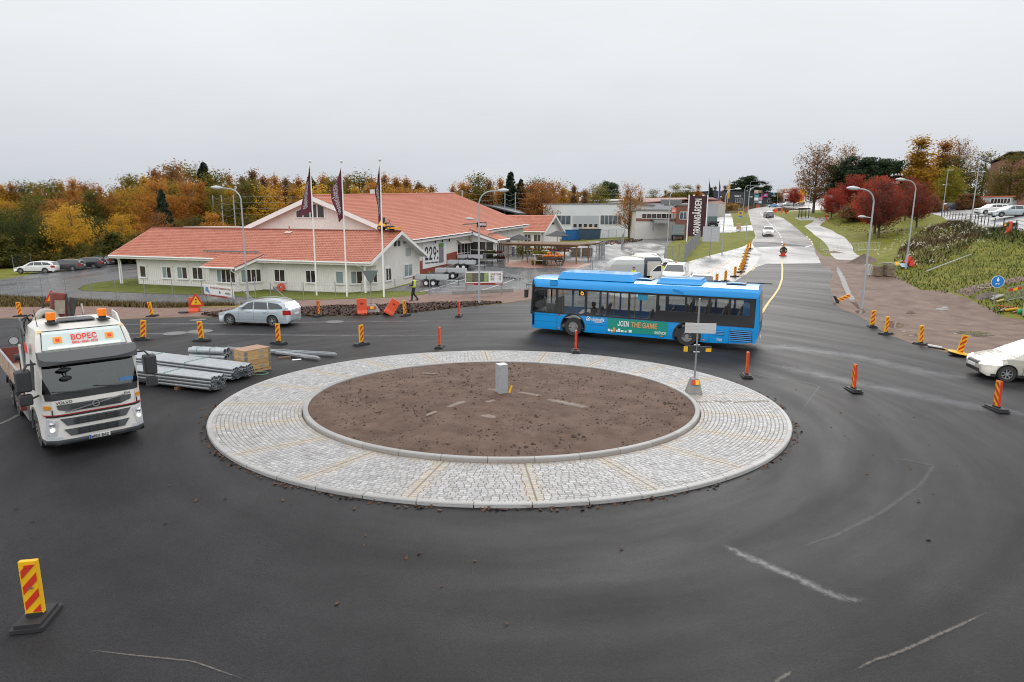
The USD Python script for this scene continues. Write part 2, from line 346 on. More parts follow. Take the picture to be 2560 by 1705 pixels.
# ground sheet: survey grid, and a skirt out to the horizon
nx, ny = len(GX), len(GY)
gv = np.stack([_gx.ravel(), _gy.ravel(), GH.ravel()], 1)
ii, jj = np.meshgrid(np.arange(nx - 1), np.arange(ny - 1), indexing='ij')
q = (ii * ny + jj).ravel()
gf = np.vstack([np.stack([q, q + ny, q + ny + 1], 1), np.stack([q, q + ny + 1, q + 1], 1)])
ring = [(i, 0) for i in range(nx)] + [(nx - 1, j) for j in range(1, ny)] + [(i, ny - 1) for i in range(nx - 2, -1, -1)] + [(0, j) for j in range(ny - 2, 0, -1)]
ri = np.array([i * ny + j for i, j in ring]); rp = gv[ri]; cen = np.array([47., 175, 0])
dirs = rp - cen; dirs[:, 2] = 0; dirs /= np.linalg.norm(dirs, axis=1, keepdims=True)
far = rp + dirs * 2500; far[:, 2] = rp[:, 2] * .3 + 2
k0 = len(gv); R = len(ri)
sk = [(ri[i], k0 + i, k0 + (i + 1) % R) for i in range(R)] + [(ri[i], k0 + (i + 1) % R, ri[(i + 1) % R]) for i in range(R)]
gvv = np.vstack([gv, far]); gn = np.vstack([terr_n(gv[:, 0], gv[:, 1]), np.tile([0, 0, 1.], (R, 1))])
obj('ground', (gvv, np.vstack([gf, np.array(sk)])), GRASS, smooth=gn, kind='structure')
def ground(name, poly, level, m): return lay(name, poly, level, m, kind='structure')

P_NEWTOP = [(-60, 797), (150, 797), (400, 795), (560, 794), (759, 792), (903, 791), (1000, 785), (1131, 771), (1262, 759), (1322, 750), (1400, 737), (1480, 716), (1560, 700), (1640, 680), (1711, 657), (1760, 643), (1803, 632), (1857, 617), (1879, 606)]
P_NEWR = [(2036, 617), (2048, 650), (2058, 665), (2063, 690), (2065, 707), (2072, 730), (2081, 749), (2094, 766), (2106, 775), (2140, 786), (2173, 808), (2204, 828), (2235, 842), (2288, 862), (2330, 873), (2375, 884), (2465, 901), (2510, 911), (2600, 935), (2900, 1000)]
ground('asphalt_road', sg.Polygon([(-60, 3), (-60, 39.5)] + Gp(P_NEWTOP) + Gp(P_NEWR) + [(60, 20), (60, 3)]), 1, A_NEW)
P_OLDL = [(1879, 606), (1886, 600), (1890, 589), (1885, 578), (1880, 565), (1875, 552), (1871, 535), (1870, 525), (1881, 522), (1895, 519), (1920, 516), (1951, 513), (1985, 511)]
P_OLDR = [(2004, 513), (1969, 516), (1945, 520), (1932, 524), (1930, 529), (1937, 539), (1958, 546), (1974, 557), (1990, 569), (2010, 586), (2025, 601), (2034, 614), (2036, 619)]
P_MID = [(1879, 606), (1884, 619), (2036, 619), (2048, 650), (2053, 658), (1990, 659), (1930, 658), (1905, 668), (1870, 688), (1830, 712), (1700, 735), (1560, 742), (1480, 730), (1480, 716), (1560, 700), (1640, 680), (1711, 657), (1760, 643), (1803, 632), (1857, 617)]
oldp = sg.Polygon(Gp(P_OLDL + P_OLDR)).buffer(0)
ground('old_road', oldp, 2, A_OLD)
sidep = sg.Polygon(Gp([(1480, 716), (1560, 700), (1640, 680), (1711, 657), (1760, 643), (1803, 632), (1857, 617), (1879, 606), (1886, 619), (1906, 634), (1890, 662), (1866, 686), (1820, 713), (1740, 735), (1560, 745), (1480, 730)]))
ground('side_street', sidep.buffer(0), 3, A_SIDE)
ground('road_patch', sg.Polygon(Gp([(1884, 619), (2036, 619), (2048, 650), (2053, 658), (1990, 659), (1915, 660), (1890, 668), (1880, 680), (1906, 634)])).buffer(0), 2, A_MID)
ground('left_car_park', sg.Polygon(Gp([(-90, 706), (0, 699), (60, 690), (110, 676), (170, 666), (260, 655), (330, 648), (400, 650), (400, 690), (345, 690), (340, 697), (300, 700), (255, 705), (215, 712), (198, 722), (210, 728), (260, 729), (410, 735), (510, 737), (590, 740), (650, 745), (757, 751), (650, 758), (600, 763), (400, 760), (250, 757), (100, 752), (0, 745), (-90, 741)])).buffer(0), 1, A_LEFT)
lawnp = sg.Polygon(Gp([(380, 690), (340, 697), (300, 700), (255, 705), (215, 712), (198, 722), (210, 727), (260, 729), (410, 734.7), (510, 736.6), (589, 740), (650, 745), (722, 748), (757, 750.5), (850, 748), (960, 745), (1040, 739), (1068, 734), (1064, 730), (1000, 728), (962, 727), (919, 730), (600, 722), (400, 712)])).buffer(0)
ground('front_lawn', lawnp, 3, LAWN)
ground('lawn_edge', lawnp.exterior.buffer(.12).difference(lawnp), 2, mat('edge_soil', (.03, .02, .014), .9))
ground('dry_grass_verge', sg.Polygon(Gp([(-90, 741), (0, 744), (100, 752), (250, 757), (400, 759), (600, 763), (600, 768), (400, 767), (250, 766), (100, 767), (0, 769), (-90, 769)])), 3, DRYG)
ground('gravel_path', sg.Polygon(Gp([(-90, 797), (-90, 767), (0, 768), (250, 764.5), (571, 763.5), (650, 757), (757, 751), (850, 748), (960, 745), (1040, 739), (1068, 734), (1130, 736), (1283, 728.5), (1322, 720), (1420, 700), (1500, 694), (1560, 699), (1480, 716), (1400, 736), (1322, 749), (1262, 758), (1131, 770), (1000, 784), (903, 790), (759, 791), (560, 793), (400, 794), (150, 796)])).buffer(0), 2, GRAVEL)
ground('store_car_park', sg.Polygon(Gp([(1040, 738), (955, 728), (1032, 708), (1054, 688), (1180, 648), (1290, 636), (1440, 616), (1470, 604), (1560, 600), (1613, 594), (1652, 581), (1713, 573), (1756, 562), (1752, 528), (1825, 526), (1832, 550), (1834, 567), (1880, 563), (1883, 577), (1795, 583), (1740, 590), (1706, 592), (1669, 612), (1661, 628), (1659, 655), (1640, 680), (1560, 699), (1500, 694), (1420, 700), (1322, 720), (1283, 729), (1130, 736.5), (1068, 734)])).buffer(0), 1, A_LOT)
ground('red_paving', sg.Polygon(Gp([(1263, 652), (1330, 647), (1445, 655), (1480, 660), (1443, 671.5), (1385, 668), (1328, 670), (1263, 666)])).buffer(0), 2, PAVER)
dirtp = sg.Polygon(Gp([(2036, 617), (2060, 640), (2092, 648), (2150, 650), (2200, 672), (2245, 692), (2300, 725), (2360, 727), (2420, 746), (2470, 770), (2505, 792), (2560, 800), (2700, 840), (2900, 990)] + P_NEWR[::-1]))
ground('earthworks', dirtp.buffer(0), 2, DIRT)
ground('earth_track', sg.Polygon(Gp([(2385, 728), (2420, 716), (2470, 706), (2560, 690), (2620, 684), (2620, 694), (2560, 702), (2500, 714), (2450, 727), (2420, 742)])).buffer(0), 2, DIRT)
ground('footpath', sg.Polygon(Gp([(2086, 649), (2072, 622), (2051, 597), (2030, 581), (2011, 566), (2030, 556), (2046, 544), (2078, 544), (2056, 557), (2049, 564), (2081, 576), (2110, 592), (2131, 616), (2153, 649)])).buffer(0), 2, A_PATH)
ground('bank_road', sg.Polygon(Gp([(2190, 516), (2240, 521), (2305, 530), (2355, 542), (2426, 558), (2539, 576), (2620, 592), (2760, 600), (2700, 545), (2560, 527), (2470, 518), (2380, 511), (2300, 507), (2200, 507)])).buffer(0), 2, asphalt('bank_asphalt', (.16, .16, .17), (.26, .26, .27), 40, .5, (.2, .45), False))
ground('bus_stop_slab', sg.Polygon(Gp([(1985, 545), (2020, 541), (2048, 546), (2036, 551), (2000, 551)])).buffer(0), 3, mat('pale_concrete', (.38, .37, .35), .8, c2=(.30, .29, .28), scale=2))
ground('forecourt', sg.Polygon([(95, 220), (150, 225), (190, 290), (150, 345), (110, 345), (100, 290)]), 1, A_PATH)
# soil shoulder of new dark asphalt at the old edge
ground('asphalt_spill', sg.Polygon(Gp([(2058, 668), (2075, 672), (2082, 690), (2074, 706), (2078, 730), (2084, 738), (2078, 748), (2066, 715), (2062, 690)])).buffer(0), 3, A_NEW)
# markings
def mark(name, poly, m, level=4): return lay(name, poly, level, m, kind='structure')
mark('yellow_line', strip(Gp([(1953.5, 651), (1956, 671), (1955.5, 685), (1955, 698), (1947, 721), (1933, 742), (1919, 760), (1900, 790)]), .15), YELP)
mark('yellow_line', strip(Gp([(1735, 695), (1786, 673), (1832, 649), (1855, 640), (1882, 634)]), .13), YELP)
mark('yellow_line', strip(Gp([(1850, 690), (1864, 683), (1878, 676), (1891, 664)]), .13), YELP)
DZ = [(1545, 1440), (1535, 1395), (1527, 1340), (1515, 1290), (1495, 1245), (1467, 1205), (1438, 1170), (1405, 1135), (1375, 1100), (1350, 1070), (1328, 1045), (1305, 1020), (1283, 997), (1262, 975), (1240, 950), (1215, 925), (1190, 898), (1165, 872), (1140, 845), (1118, 815), (1105, 790)]
cpts = np.array([(1760 + a * .12756, 430 + b * .12756) for a, b in DZ]); cw = np.array(Gp(cpts))
for i in range(len(cw) - 1):
    a, b = cw[i], cw[i + 1]; mark('lane_dash', strip([a + (b - a) * .1, a + (b - a) * .55], .22), WHITEP)
for a, b in [((2028, 603), (2029.5, 606)), ((2030.5, 609), (2031.5, 612)), ((2023, 597), (2025, 600)), ((2016, 591), (2019, 594))]:
    mark('edge_dash', strip(Gp([a, b]), .2), WHITEP)
mark('edge_line', strip(Gp([(1879, 609), (1884, 603), (1889, 596), (1891, 589), (1887, 580)]), .3), mat('pale_kerb', (.34, .33, .32), .8))
mark('stop_line', strip(Gp([(2013, 618.5), (2030, 614)]), .25), WHITEP); mark('stop_line', strip(Gp([(1925, 619.5), (1955, 618)]), .15), WHITEP)
for a, b, w in [((1043, 731), (1163, 697), .14), ((1167, 734.5), (1288, 697.5), .14), ((1063, 727.5), (1165, 730.5), .1), ((1083, 720.5), (1159, 724.5), .1), ((1105, 713.5), (1165, 717.5), .1), ((1126, 707.5), (1195, 711), .1), ((1050, 737), (1160, 738), .1)]:
    mark('bay_line', strip(Gp([a, b]), w), WHITEP, 2)
mark('worn_line', strip(Gp([(-60, 1072), (0, 1060), (22, 1051), (47, 1037)]), .12), mat('worn_white', (.16, .16, .16), .7, c2=(.08, .08, .08), scale=7), 2)
# damp, sandy and patched marks on the asphalt
def faded(name, c, c2, scale, rough, top=1.0, spec=.3, sharp=(.22, 1.0)):
    """a worn-in mark: its edge breaks up with noise where the vertex value fade falls to 0"""
    n = {'g': ('geometry', {}), 'a': ('attribute', {'attribute': 'fade'}), 'n': ('noise_texture', {'scale': scale, 'detail': 8, 'roughness': .68}), 'm': ('math', {'math_type': 'multiply'}), 'k': ('math', {'math_type': 'multiply', 'value2': 1.6}),
         'r': ('map_range', {'range_type': 'smoothstep', 'from_min': sharp[0], 'from_max': sharp[1], 'to_max': top}), 'cr': ('rgb_ramp', {'ramp': [(.3, c), (.7, c2)]}), 'p': ('principled_bsdf', {'roughness': rough, 'specular_ior_level': spec}), 't': ('transparent_bsdf', {}), 'x': ('mix_closure', {}),
         'n2': ('noise_texture', {'scale': 70, 'detail': 2})}
    MATS[name] = usdkit.material(stage, '/World/Looks/' + name, n, [('g.position', 'n.vector'), ('g.position', 'n2.vector'), ('n.fac', 'm.value1'), ('a.fac', 'm.value2'), ('m.value', 'k.value1'), ('k.value', 'r.value'), ('n2.fac', 'cr.fac'), ('cr.color', 'p.base_color'),
        ('r.result', 'x.fac'), ('t.BSDF', 'x.closure1'), ('p.BSDF', 'x.closure2')], surface='x.closure'); return MATS[name]
def smear(name, pts, w, m, level=2, world=False, taper=True, step=.35):
    c = np.array(pts if world else Gp(pts)); L = sg.LineString(c); n_ = max(int(L.length / step), 6); V, Fd, F = [], [], []
    off = [-1, -.6, 0, .6, 1]; fv = [0, .42, 1, .42, 0]
    for i in range(n_ + 1):
        t = i / n_; p = L.interpolate(t, normalized=True); q_ = L.interpolate(min(1, t + .02), normalized=True); p0 = L.interpolate(max(0, t - .02), normalized=True)
        d = np.array([q_.x - p0.x, q_.y - p0.y]); d /= np.linalg.norm(d); e = (1 - abs(2 * t - 1) ** 4) if taper else 1.
        for o, f_ in zip(off, fv):
            x, y = p.x - d[1] * o * w, p.y + d[0] * o * w; V.append((x, y, float(T(x, y)) + .006 * level)); Fd.append(f_ * e)
    for i in range(n_):
        for j in range(4):
            a = i * 5 + j; F += [(a, a + 5, a + 6), (a, a + 6, a + 1)]
    F = np.array(F)[:, ::-1]
    v0 = np.array(V); nz = np.cross(v0[F[0, 1]] - v0[F[0, 0]], v0[F[0, 2]] - v0[F[0, 0]])[2]
    if nz < 0: F = F[:, ::-1]
    p = obj(name, (v0, F), m, kind='structure')
    UsdGeom.PrimvarsAPI(p).CreatePrimvar('fade', Sdf.ValueTypeNames.FloatArray, 'vertex').Set(Vt.FloatArray([float(x) for x in Fd]))
    return p
DUST = faded('dusty_asphalt', (.05, .051, .056), (.11, .11, .117), 9, .4, .75, .4, (.3, 1.15)); SAND = faded('pale_sand', (.08, .072, .064), (.20, .175, .15), 14, .85, .8, .2, (.32, 1.1)); TAR = faded('tar_joint', (.012, .012, .014), (.02, .02, .022), 4, .5, .8, .3, (.2, .9))
SKID = faded('worn_lane', (.055, .056, .062), (.085, .086, .092), 1.6, .3, .6, .5, (.2, 1.1))
smear('dusty_streak', [(1775, 1348), (1850, 1385), (1930, 1420), (2010, 1455), (2080, 1488), (2130, 1502), (2200, 1494)], .24, DUST, 2, step=.12)
smear('sand_line', [(2100, 1695), (2180, 1655), (2250, 1632), (2330, 1596), (2400, 1565), (2490, 1522)], .06, SAND, 3, step=.1)
smear('sand_line', [(1930, 1712), (1985, 1678)], .06, SAND, 3, step=.1)
smear('sand_line', [(180, 1622), (330, 1640), (480, 1655), (580, 1690), (640, 1712)], .03, SAND, 3, step=.1)
smear('joint_line', [(2140, 1135), (2260, 1150), (2335, 1165), (2300, 1215), (2200, 1285), (2090, 1340), (1950, 1385)], .10, TAR, 2, step=.15)
smear('joint_line', [(1680, 895), (1780, 915), (1900, 940), (2000, 955), (2050, 965), (2010, 1020), (1985, 1040)], .08, TAR, 2)
smear('joint_line', [(330, 905), (480, 880), (640, 876), (900, 868), (1200, 862)], .07, TAR, 2)
smear('worn_lane', [(1740, 868), (1960, 868), (2150, 893), (2330, 935), (2480, 950), (2700, 990)], 1.3, SKID, 2)
smear('worn_lane', [(1900, 905), (2150, 960), (2400, 1010), (2700, 1060)], 1.1, SKID, 2)
smear('worn_lane', [(-60, 812), (250, 812), (545, 810), (760, 806), (1050, 803), (1280, 798)], .5, SKID, 2)
smear('worn_lane', [(-60, 838), (300, 834), (700, 838), (960, 840), (1300, 835)], .45, SKID, 2)
for (x, y, a, b) in [(437, 834, .55, .55), (500, 829, .6, .6), (495, 800, .45, .45), (837, 805, .5, .5)]:
    c = G(x, y); lay('manhole_cover', sg.Point(c[0], c[1]).buffer(a, 16), 3, mat('cast_iron', (.13, .125, .125), .4, c2=(.08, .08, .08), scale=12), kind='structure')
# puddles
def puddle(pts): obj('puddle', *[drape(sg.Polygon(Gp(pts)).buffer(0), .02)[0]], WATER, kind='structure')
def blob(cx, cy, rx, ry, seed):
    r = random.Random(seed); return [(cx + rx * math.cos(a) * (1 + .3 * math.sin(3 * a + seed) + r.uniform(-.12, .12)), cy + ry * math.sin(a) * (1 + r.uniform(-.2, .2))) for a in np.linspace(0, 2 * PI, 22)[:-1]]
for i, b in enumerate([(2278, 782.5, 11, 3.4), (2352, 774, 17, 3.6), (2362, 769, 10, 2), (2241, 815, 24, 6.5), (2222, 806, 12, 2.5), (2278, 838, 17, 4), (2265, 829, 10, 2), (2425, 832, 42, 4.5), (2452, 839, 30, 3), (2150, 781, 12, 5)]): puddle(blob(*b, i))
smear('wet_rut', [(2090, 662), (2098, 680), (2106, 696), (2112, 712), (2122, 735), (2136, 758), (2152, 780)], .34, faded('rut_water', (.10, .085, .07), (.12, .1, .085), 2.2, .04, 1, .9, (.3, .36)), 4)

# ---------------------------------------------------------------- the roundabout island
CO, AO = np.array([-.33, 19.6]), np.array([8.84, 7.68]); CI, AI = np.array([-.30, 19.33]), np.array([6.0, 5.13])
ZO, ZI = .085, .125
def ringp(s, a):
    """s 0 = outer edge of the island, 1 = outer foot of the inner kerb"""
    s = np.asarray(s, float); D, E = CI - CO, AI + .17 - AO
    return np.stack([CO[0] + D[0] * s + (AO[0] + E[0] * s) * np.cos(a), CO[1] + D[1] * s + (AO[1] + E[1] * s) * np.sin(a), ZO + (ZI - ZO) * s + 0 * np.asarray(a)], -1)
isl = thing('roundabout_island', kind='structure')
ang = np.linspace(0, 2 * PI, 181)
o_, i_ = ringp(.0, ang), ringp(1., ang)
mb = MB()
for k in range(180):
    a, b, c, d = o_[k], o_[k + 1], i_[k + 1], i_[k]; e = np.array([0, 0, .012]); mb.quad(a - e, b - e, c - e, d - e)
obj('sand_bed', mb, SANDB, isl)
STONE = {}
n = {'a': ('attribute', {'attribute': 'col'}), 'p': ('principled_bsdf', {'roughness': .55, 'specular_ior_level': .4}), 'g': ('geometry', {}), 'n': ('noise_texture', {'scale': 60, 'detail': 3}),
     'r': ('map_range', {'from_min': .3, 'from_max': .7, 'to_min': .78, 'to_max': 1.2}), 'v': ('vector_math', {'math_type': 'scale'}), 'b': ('bump', {'strength': .5, 'distance': .01})}
COLM = usdkit.material(stage, '/World/Looks/granite', n, [('g.position', 'n.vector'), ('n.fac', 'r.value'), ('a.color', 'v.vector1'), ('r.result', 'v.scale'), ('v.vector', 'p.base_color'), ('n.fac', 'b.height'), ('b.normal', 'p.normal')], surface='p.BSDF')
def colobj(name, v, f, c, parent, kind=None):
    p = obj(name, (v, f), COLM, parent, kind=kind)
    UsdGeom.PrimvarsAPI(p).CreatePrimvar('col', Sdf.ValueTypeNames.Color3fArray, 'vertex').Set(Vt.Vec3fArray.FromNumpy(np.asarray(c, np.float32)))
    return p
rng = np.random.default_rng(7)
SF = np.array([(0, 1, 5), (0, 5, 4), (1, 2, 6), (1, 6, 5), (2, 3, 7), (2, 7, 6), (3, 0, 4), (3, 4, 7), (4, 5, 6), (4, 6, 7)])
joints = np.arange(20) * 2 * PI / 20 + math.radians(270 - 12.2)
rows = 22; setts = []
S0, S1 = .14 / 2.75, 1.0
for r_ in range(rows):
    s0 = S0 + (S1 - S0) * r_ / rows; s1 = S0 + (S1 - S0) * (r_ + 1) / rows; sm = (s0 + s1) / 2
    per = np.linalg.norm(np.diff(ringp(sm, ang), axis=0), axis=1); cum = np.concatenate([[0], np.cumsum(per)])
    js = np.interp(np.sort(joints % (2 * PI)), ang, cum); js = np.append(js, js[0] + cum[-1])
    for k in range(20):
        L = js[k + 1] - js[k] - .02; m_ = max(int(round(L / .155)), 3)
        w = rng.uniform(.75, 1.3, m_); w = w / w.sum() * L; x = js[k] + .01
        if r_ % 2: pass
        for u in range(m_):
            a0, a1 = np.interp([(x + .006) % cum[-1], (x + w[u] - .006) % cum[-1]], cum, ang)
            near = min(x - js[k], js[k + 1] - x - w[u])
            x += w[u]
            if a1 < a0: continue
            e0, e1 = s0 + .0022, s1 - .0022; ch0, chA = .0030, (a1 - a0) * .06
            top = ringp(np.array([e0 + ch0, e0 + ch0, e1 - ch0, e1 - ch0]), np.array([a0 + chA, a1 - chA, a1 - chA, a0 + chA])); bot = ringp(np.array([e0, e0, e1, e1]), np.array([a0, a1, a1, a0]))
            bot[:, 2] -= .016; top[:, 2] += rng.uniform(-.003, .004) + rng.uniform(-.002, .002, 4)
            g = np.clip(rng.normal(.36, .045), .25, .52); col = np.array([g, g * 1.005, g * 1.03])
            sand = max(0, 1 - near / .24) * (.35 + .5 * rng.random()); sand = max(sand, (sm > .93) * .6 * rng.random(), .12 * rng.random())
            col = col * (1 - sand) + np.array([.43, .36, .27]) * sand
            pos = top.mean(0); dist = np.hypot(pos[0], pos[1])
            setts.append((dist, np.vstack([bot, top]), col))
setts.sort(key=lambda t: t[0])
for d_, v, c in setts[:290]: colobj('paving_stone', v, SF, np.tile(c, (8, 1)), isl)
rest = setts[290:]
colobj('paving_stones', np.vstack([v for _, v, _ in rest]), np.vstack([SF + 8 * i for i in range(len(rest))]), np.repeat([c for _, _, c in rest], 8, axis=0), isl, kind='stuff')
def kerb_ring(name, cen, rad, w, z0, z1, count, ph, g0):
    """granite kerb stones with worn edges, one mesh each"""
    for k in range(count):
        a = ph + np.linspace(k, k + 1, 6) / count * 2 * PI; a[0] += .0012; a[-1] -= .0012
        pr = [(w / 2, z0), (w / 2, z1 - .02), (w / 2 - .02, z1), (-w / 2 + .015, z1), (-w / 2, z1 - .015), (-w / 2, z0)]
        V = []
        for t in a:
            p = cen + rad * np.array([math.cos(t), math.sin(t)]); nn = np.array([math.cos(t) / rad[0], math.sin(t) / rad[1]]); nn /= np.linalg.norm(nn)
            V += [(p[0] + nn[0] * o, p[1] + nn[1] * o, z) for o, z in pr]
        V = np.array(V); m_ = len(pr); F = []
        for i in range(5):
            for j in range(m_ - 1): F += [(i * m_ + j, (i + 1) * m_ + j, (i + 1) * m_ + j + 1), (i * m_ + j, (i + 1) * m_ + j + 1, i * m_ + j + 1)]
        F += [(0, j, j + 1) for j in range(1, m_ - 1)] + [(5 * m_, 5 * m_ + j + 1, 5 * m_ + j) for j in range(1, m_ - 1)]
        g = rng.uniform(g0 * .86, g0 * 1.14); c = np.tile([g, g * .99, g * .975], (len(V), 1)); 
        if name == 'kerb_stone': c[[i for i in range(len(V)) if i % m_ == 0]] = (.33, .25, .17)
        colobj(name, V, np.array(F), c, isl)
kerb_ring('edge_stone', CO, AO - .07, .135, -.05, ZO + .01, 46, .02, .36)
kerb_ring('kerb_stone', CI, AI + .075, .15, .05, .235, 34, .05, .30)
# soil of the island: a low rough mound
r_ = np.linspace(0, 1, 42); V, F = [], []
aa = np.linspace(0, 2 * PI, 121)[:-1]
for i, s in enumerate(r_):
    for a in aa:
        x, y = CI[0] + AI[0] * s * math.cos(a), CI[1] + AI[1] * s * math.sin(a); V.append((x, y, .19 + .10 * (1 - s * s)))
V = np.array(V); nn = meshkit.fbm(V * [1.6, 1.6, 0] + [5, 5, 0], 4, 3); V[:, 2] += (nn - .5) * .07 + (meshkit.noise(V * [9, 9, 0], 5) - .5) * .018
for i in range(41):
    for j in range(120):
        a, b = i * 120 + j, i * 120 + (j + 1) % 120; F += [(a, a + 120, b + 120), (a, b + 120, b)]
obj('soil_mound', (V, np.array(F)), SOIL, smooth=True, kind='structure')
def island_z(x, y):
    s = min(1., math.hypot((x - CI[0]) / AI[0], (y - CI[1]) / AI[1])); return .19 + .10 * (1 - s * s)
rc = np.random.default_rng(12); a_ = rc.uniform(0, 2 * PI, 5200); s_ = np.sqrt(rc.uniform(0, .97, 5200)); cx_, cy_ = CI[0] + AI[0] * s_ * np.cos(a_), CI[1] + AI[1] * s_ * np.sin(a_); sz = rc.gamma(2., .009, 5200)[:, None, None]; oc = np.array([(1, 0, 0), (0, 1, 0), (-1, 0, 0), (0, -1, 0), (0, 0, .8)]) * rc.uniform(.6, 1.3, (5200, 5, 1)) * sz
obj('soil_clods', ((np.stack([cx_, cy_, .19 + .10 * (1 - s_ ** 2) - .004], 1)[:, None] + oc).reshape(-1, 3), np.vstack([np.arange(5200)[:, None] * 5 + f for f in ((0, 1, 4), (1, 2, 4), (2, 3, 4), (3, 0, 4))])), mat('soil_clod', (.105, .068, .05), .9, isl=.5), kind='stuff', label='small clods of earth all over the soil of the island', cat='soil')
# pale dried patches in the soil
PALE = faded('dried_sand', (.22, .175, .145), (.34, .30, .27), 7, .9, .85, .15, (.25, 1.0))
for k, (px, py, rx, ry, w_) in enumerate([(1075, 932, 28, 2, .16), (1078, 1034, 17, -7, .14), (1140, 1012, 28, -9, .2), (1225, 1005, 15, -4, .2), (1230, 976, 14, 2, .2), (1325, 987, 34, 6, .2), (1222, 1042, 22, 4, .25), (1420, 1010, 60, 12, .3)]):
    P_ = [GZ(px + rx * t, py + ry * t, .28)[:2] for t in np.linspace(-1, 1, 7)]; q_ = smear('dried_patch', P_, w_, PALE, 0, world=True, step=.1)
    m_ = UsdGeom.Mesh(q_); pv = np.array(m_.GetPointsAttr().Get()); pv[:, 2] = [island_z(x, y) + .024 for x, y in pv[:, :2]]; m_.GetPointsAttr().Set(Vt.Vec3fArray.FromNumpy(pv.astype(np.float32)))
# fallen leaves along the kerb
mb = MB(); r2 = np.random.default_rng(3)
for k in range(420):
    a = r2.uniform(PI * .98, PI * 2.12) if k < 330 else r2.uniform(0, 2 * PI); rr = 1 + abs(r2.normal(0, .010)) + .006
    if k % 9 == 0: rr = 1 + r2.uniform(.02, .5)
    if r2.random() < .4 + .6 * math.sin(a * 17) ** 2 or k % 9 == 0:
        x, y = CO[0] + AO[0] * rr * math.cos(a), CO[1] + AO[1] * rr * math.sin(a); s = r2.uniform(.02, .045)
        mb.box((x, y, .014 + r2.uniform(0, .03)), (s * 2, s * 1.4, .004), rz=r2.uniform(0, 6), rx=r2.uniform(-.6, .6), ry=r2.uniform(-.6, .6))
LEAFD = mat('fallen_leaf', (.20, .075, .025), .8, isl=.6)
obj('fallen_leaves', mb, LEAFD, kind='stuff', label='brown fallen leaves blown against the outer kerb of the roundabout', cat='leaves')
# ================================================================ trees
def leafmat(name, c1, c2, c3=None, trans=.5):
    """leaf colours c1..c3 by clump, leaf and tree"""
    n = {'g': ('geometry', {}), 'o': ('object_info', {}), 'n': ('noise_texture', {'scale': .45, 'detail': 3}), 'a': ('math', {'math_type': 'multiply', 'value2': .38}), 'b': ('math', {'math_type': 'multiply_add', 'value2': .40}), 'c': ('math', {'math_type': 'multiply_add', 'value2': .45}),
         'cr': ('rgb_ramp', {'ramp': [(.12, c1), (.55, c2), (.95, c3 or c2)]}), 'p': ('principled_bsdf', {'roughness': .7, 'specular_ior_level': .2}), 't': ('translucent_bsdf', {}), 'm': ('mix_closure', {'fac': trans})}
    MATS[name] = usdkit.material(stage, '/World/Looks/' + name, n, [('g.random_per_island', 'a.value1'), ('o.random', 'b.value1'), ('a.value', 'b.value3'), ('g.position', 'n.vector'), ('n.fac', 'c.value1'), ('b.value', 'c.value3'), ('c.value', 'cr.fac'),
        ('cr.color', 'p.base_color'), ('cr.color', 't.color'), ('p.BSDF', 'm.closure1'), ('t.BSDF', 'm.closure2')], surface='m.closure'); return MATS[name]
BARK = mat('bark', (.07, .055, .042), .9, c2=(.13, .11, .09), scale=2.5, spec=.2); BIRCHB = mat('birch_bark', (.38, .35, .31), .8, c2=(.10, .09, .08), scale=1.8); PINEB = mat('pine_bark', (.16, .085, .05), .9, c2=(.09, .06, .045), scale=1.5)
LM = {'amber': leafmat('amber_leaf', (0.304, 0.123, 0.026), (0.493, 0.225, 0.038), (0.638, 0.341, 0.055)), 'gold': leafmat('gold_leaf', (0.348, 0.189, 0.023), (0.580, 0.341, 0.032), (0.725, 0.478, 0.051)),
      'olive': leafmat('olive_leaf', (0.080, 0.087, 0.014), (0.196, 0.167, 0.026), (0.348, 0.239, 0.035)), 'green': leafmat('green_leaf', (0.032, 0.049, 0.012), (0.080, 0.094, 0.017), (0.174, 0.145, 0.026)),
      'brown': leafmat('brown_leaf', (0.174, 0.087, 0.038), (0.290, 0.152, 0.061), (0.406, 0.246, 0.102)), 'rust': leafmat('rust_leaf', (0.217, 0.080, 0.026), (0.392, 0.167, 0.038), (0.536, 0.261, 0.048)),
      'red': leafmat('red_leaf', (0.217, 0.029, 0.017), (0.435, 0.058, 0.032), (0.551, 0.123, 0.043)), 'darkred': leafmat('dark_red_leaf', (0.102, 0.026, 0.020), (0.246, 0.051, 0.032), (0.348, 0.087, 0.036)),
      'spruce': leafmat('spruce_needle', (0.014, 0.029, 0.017), (0.032, 0.055, 0.032), (0.051, 0.075, 0.038), .1), 'pine': leafmat('pine_needle', (0.020, 0.038, 0.019), (0.049, 0.080, 0.035), (0.080, 0.109, 0.046), .15),
      'mix': leafmat('turning_leaf', (0.058, 0.070, 0.017), (0.145, 0.123, 0.026), (0.377, 0.167, 0.032)), 'lime': leafmat('yellow_green_leaf', (0.145, 0.145, 0.017), (0.275, 0.239, 0.026), (0.392, 0.304, 0.035))}
def leaves(cen, size, rg, up=.3, out=None):
    n = len(cen); nn = rg.normal(size=(n, 3)); nn /= np.linalg.norm(nn, axis=1, keepdims=True)
    if out is not None: nn = nn + out * .8
    nn[:, 2] += up; nn /= np.linalg.norm(nn, axis=1, keepdims=True)
    t = np.cross(nn, rg.normal(size=(n, 3))); t /= np.linalg.norm(t, axis=1, keepdims=True); b = np.cross(nn, t)
    s = size * rg.uniform(.6, 1.35, (n, 1)); a, c = t * s * .5, b * s * .36
    v = np.stack([cen - a, cen - c * .9, cen + a, cen + c], 1).reshape(-1, 3); k = np.arange(n)[:, None] * 4
    return v, np.vstack([k + [0, 1, 2], k + [0, 2, 3]])
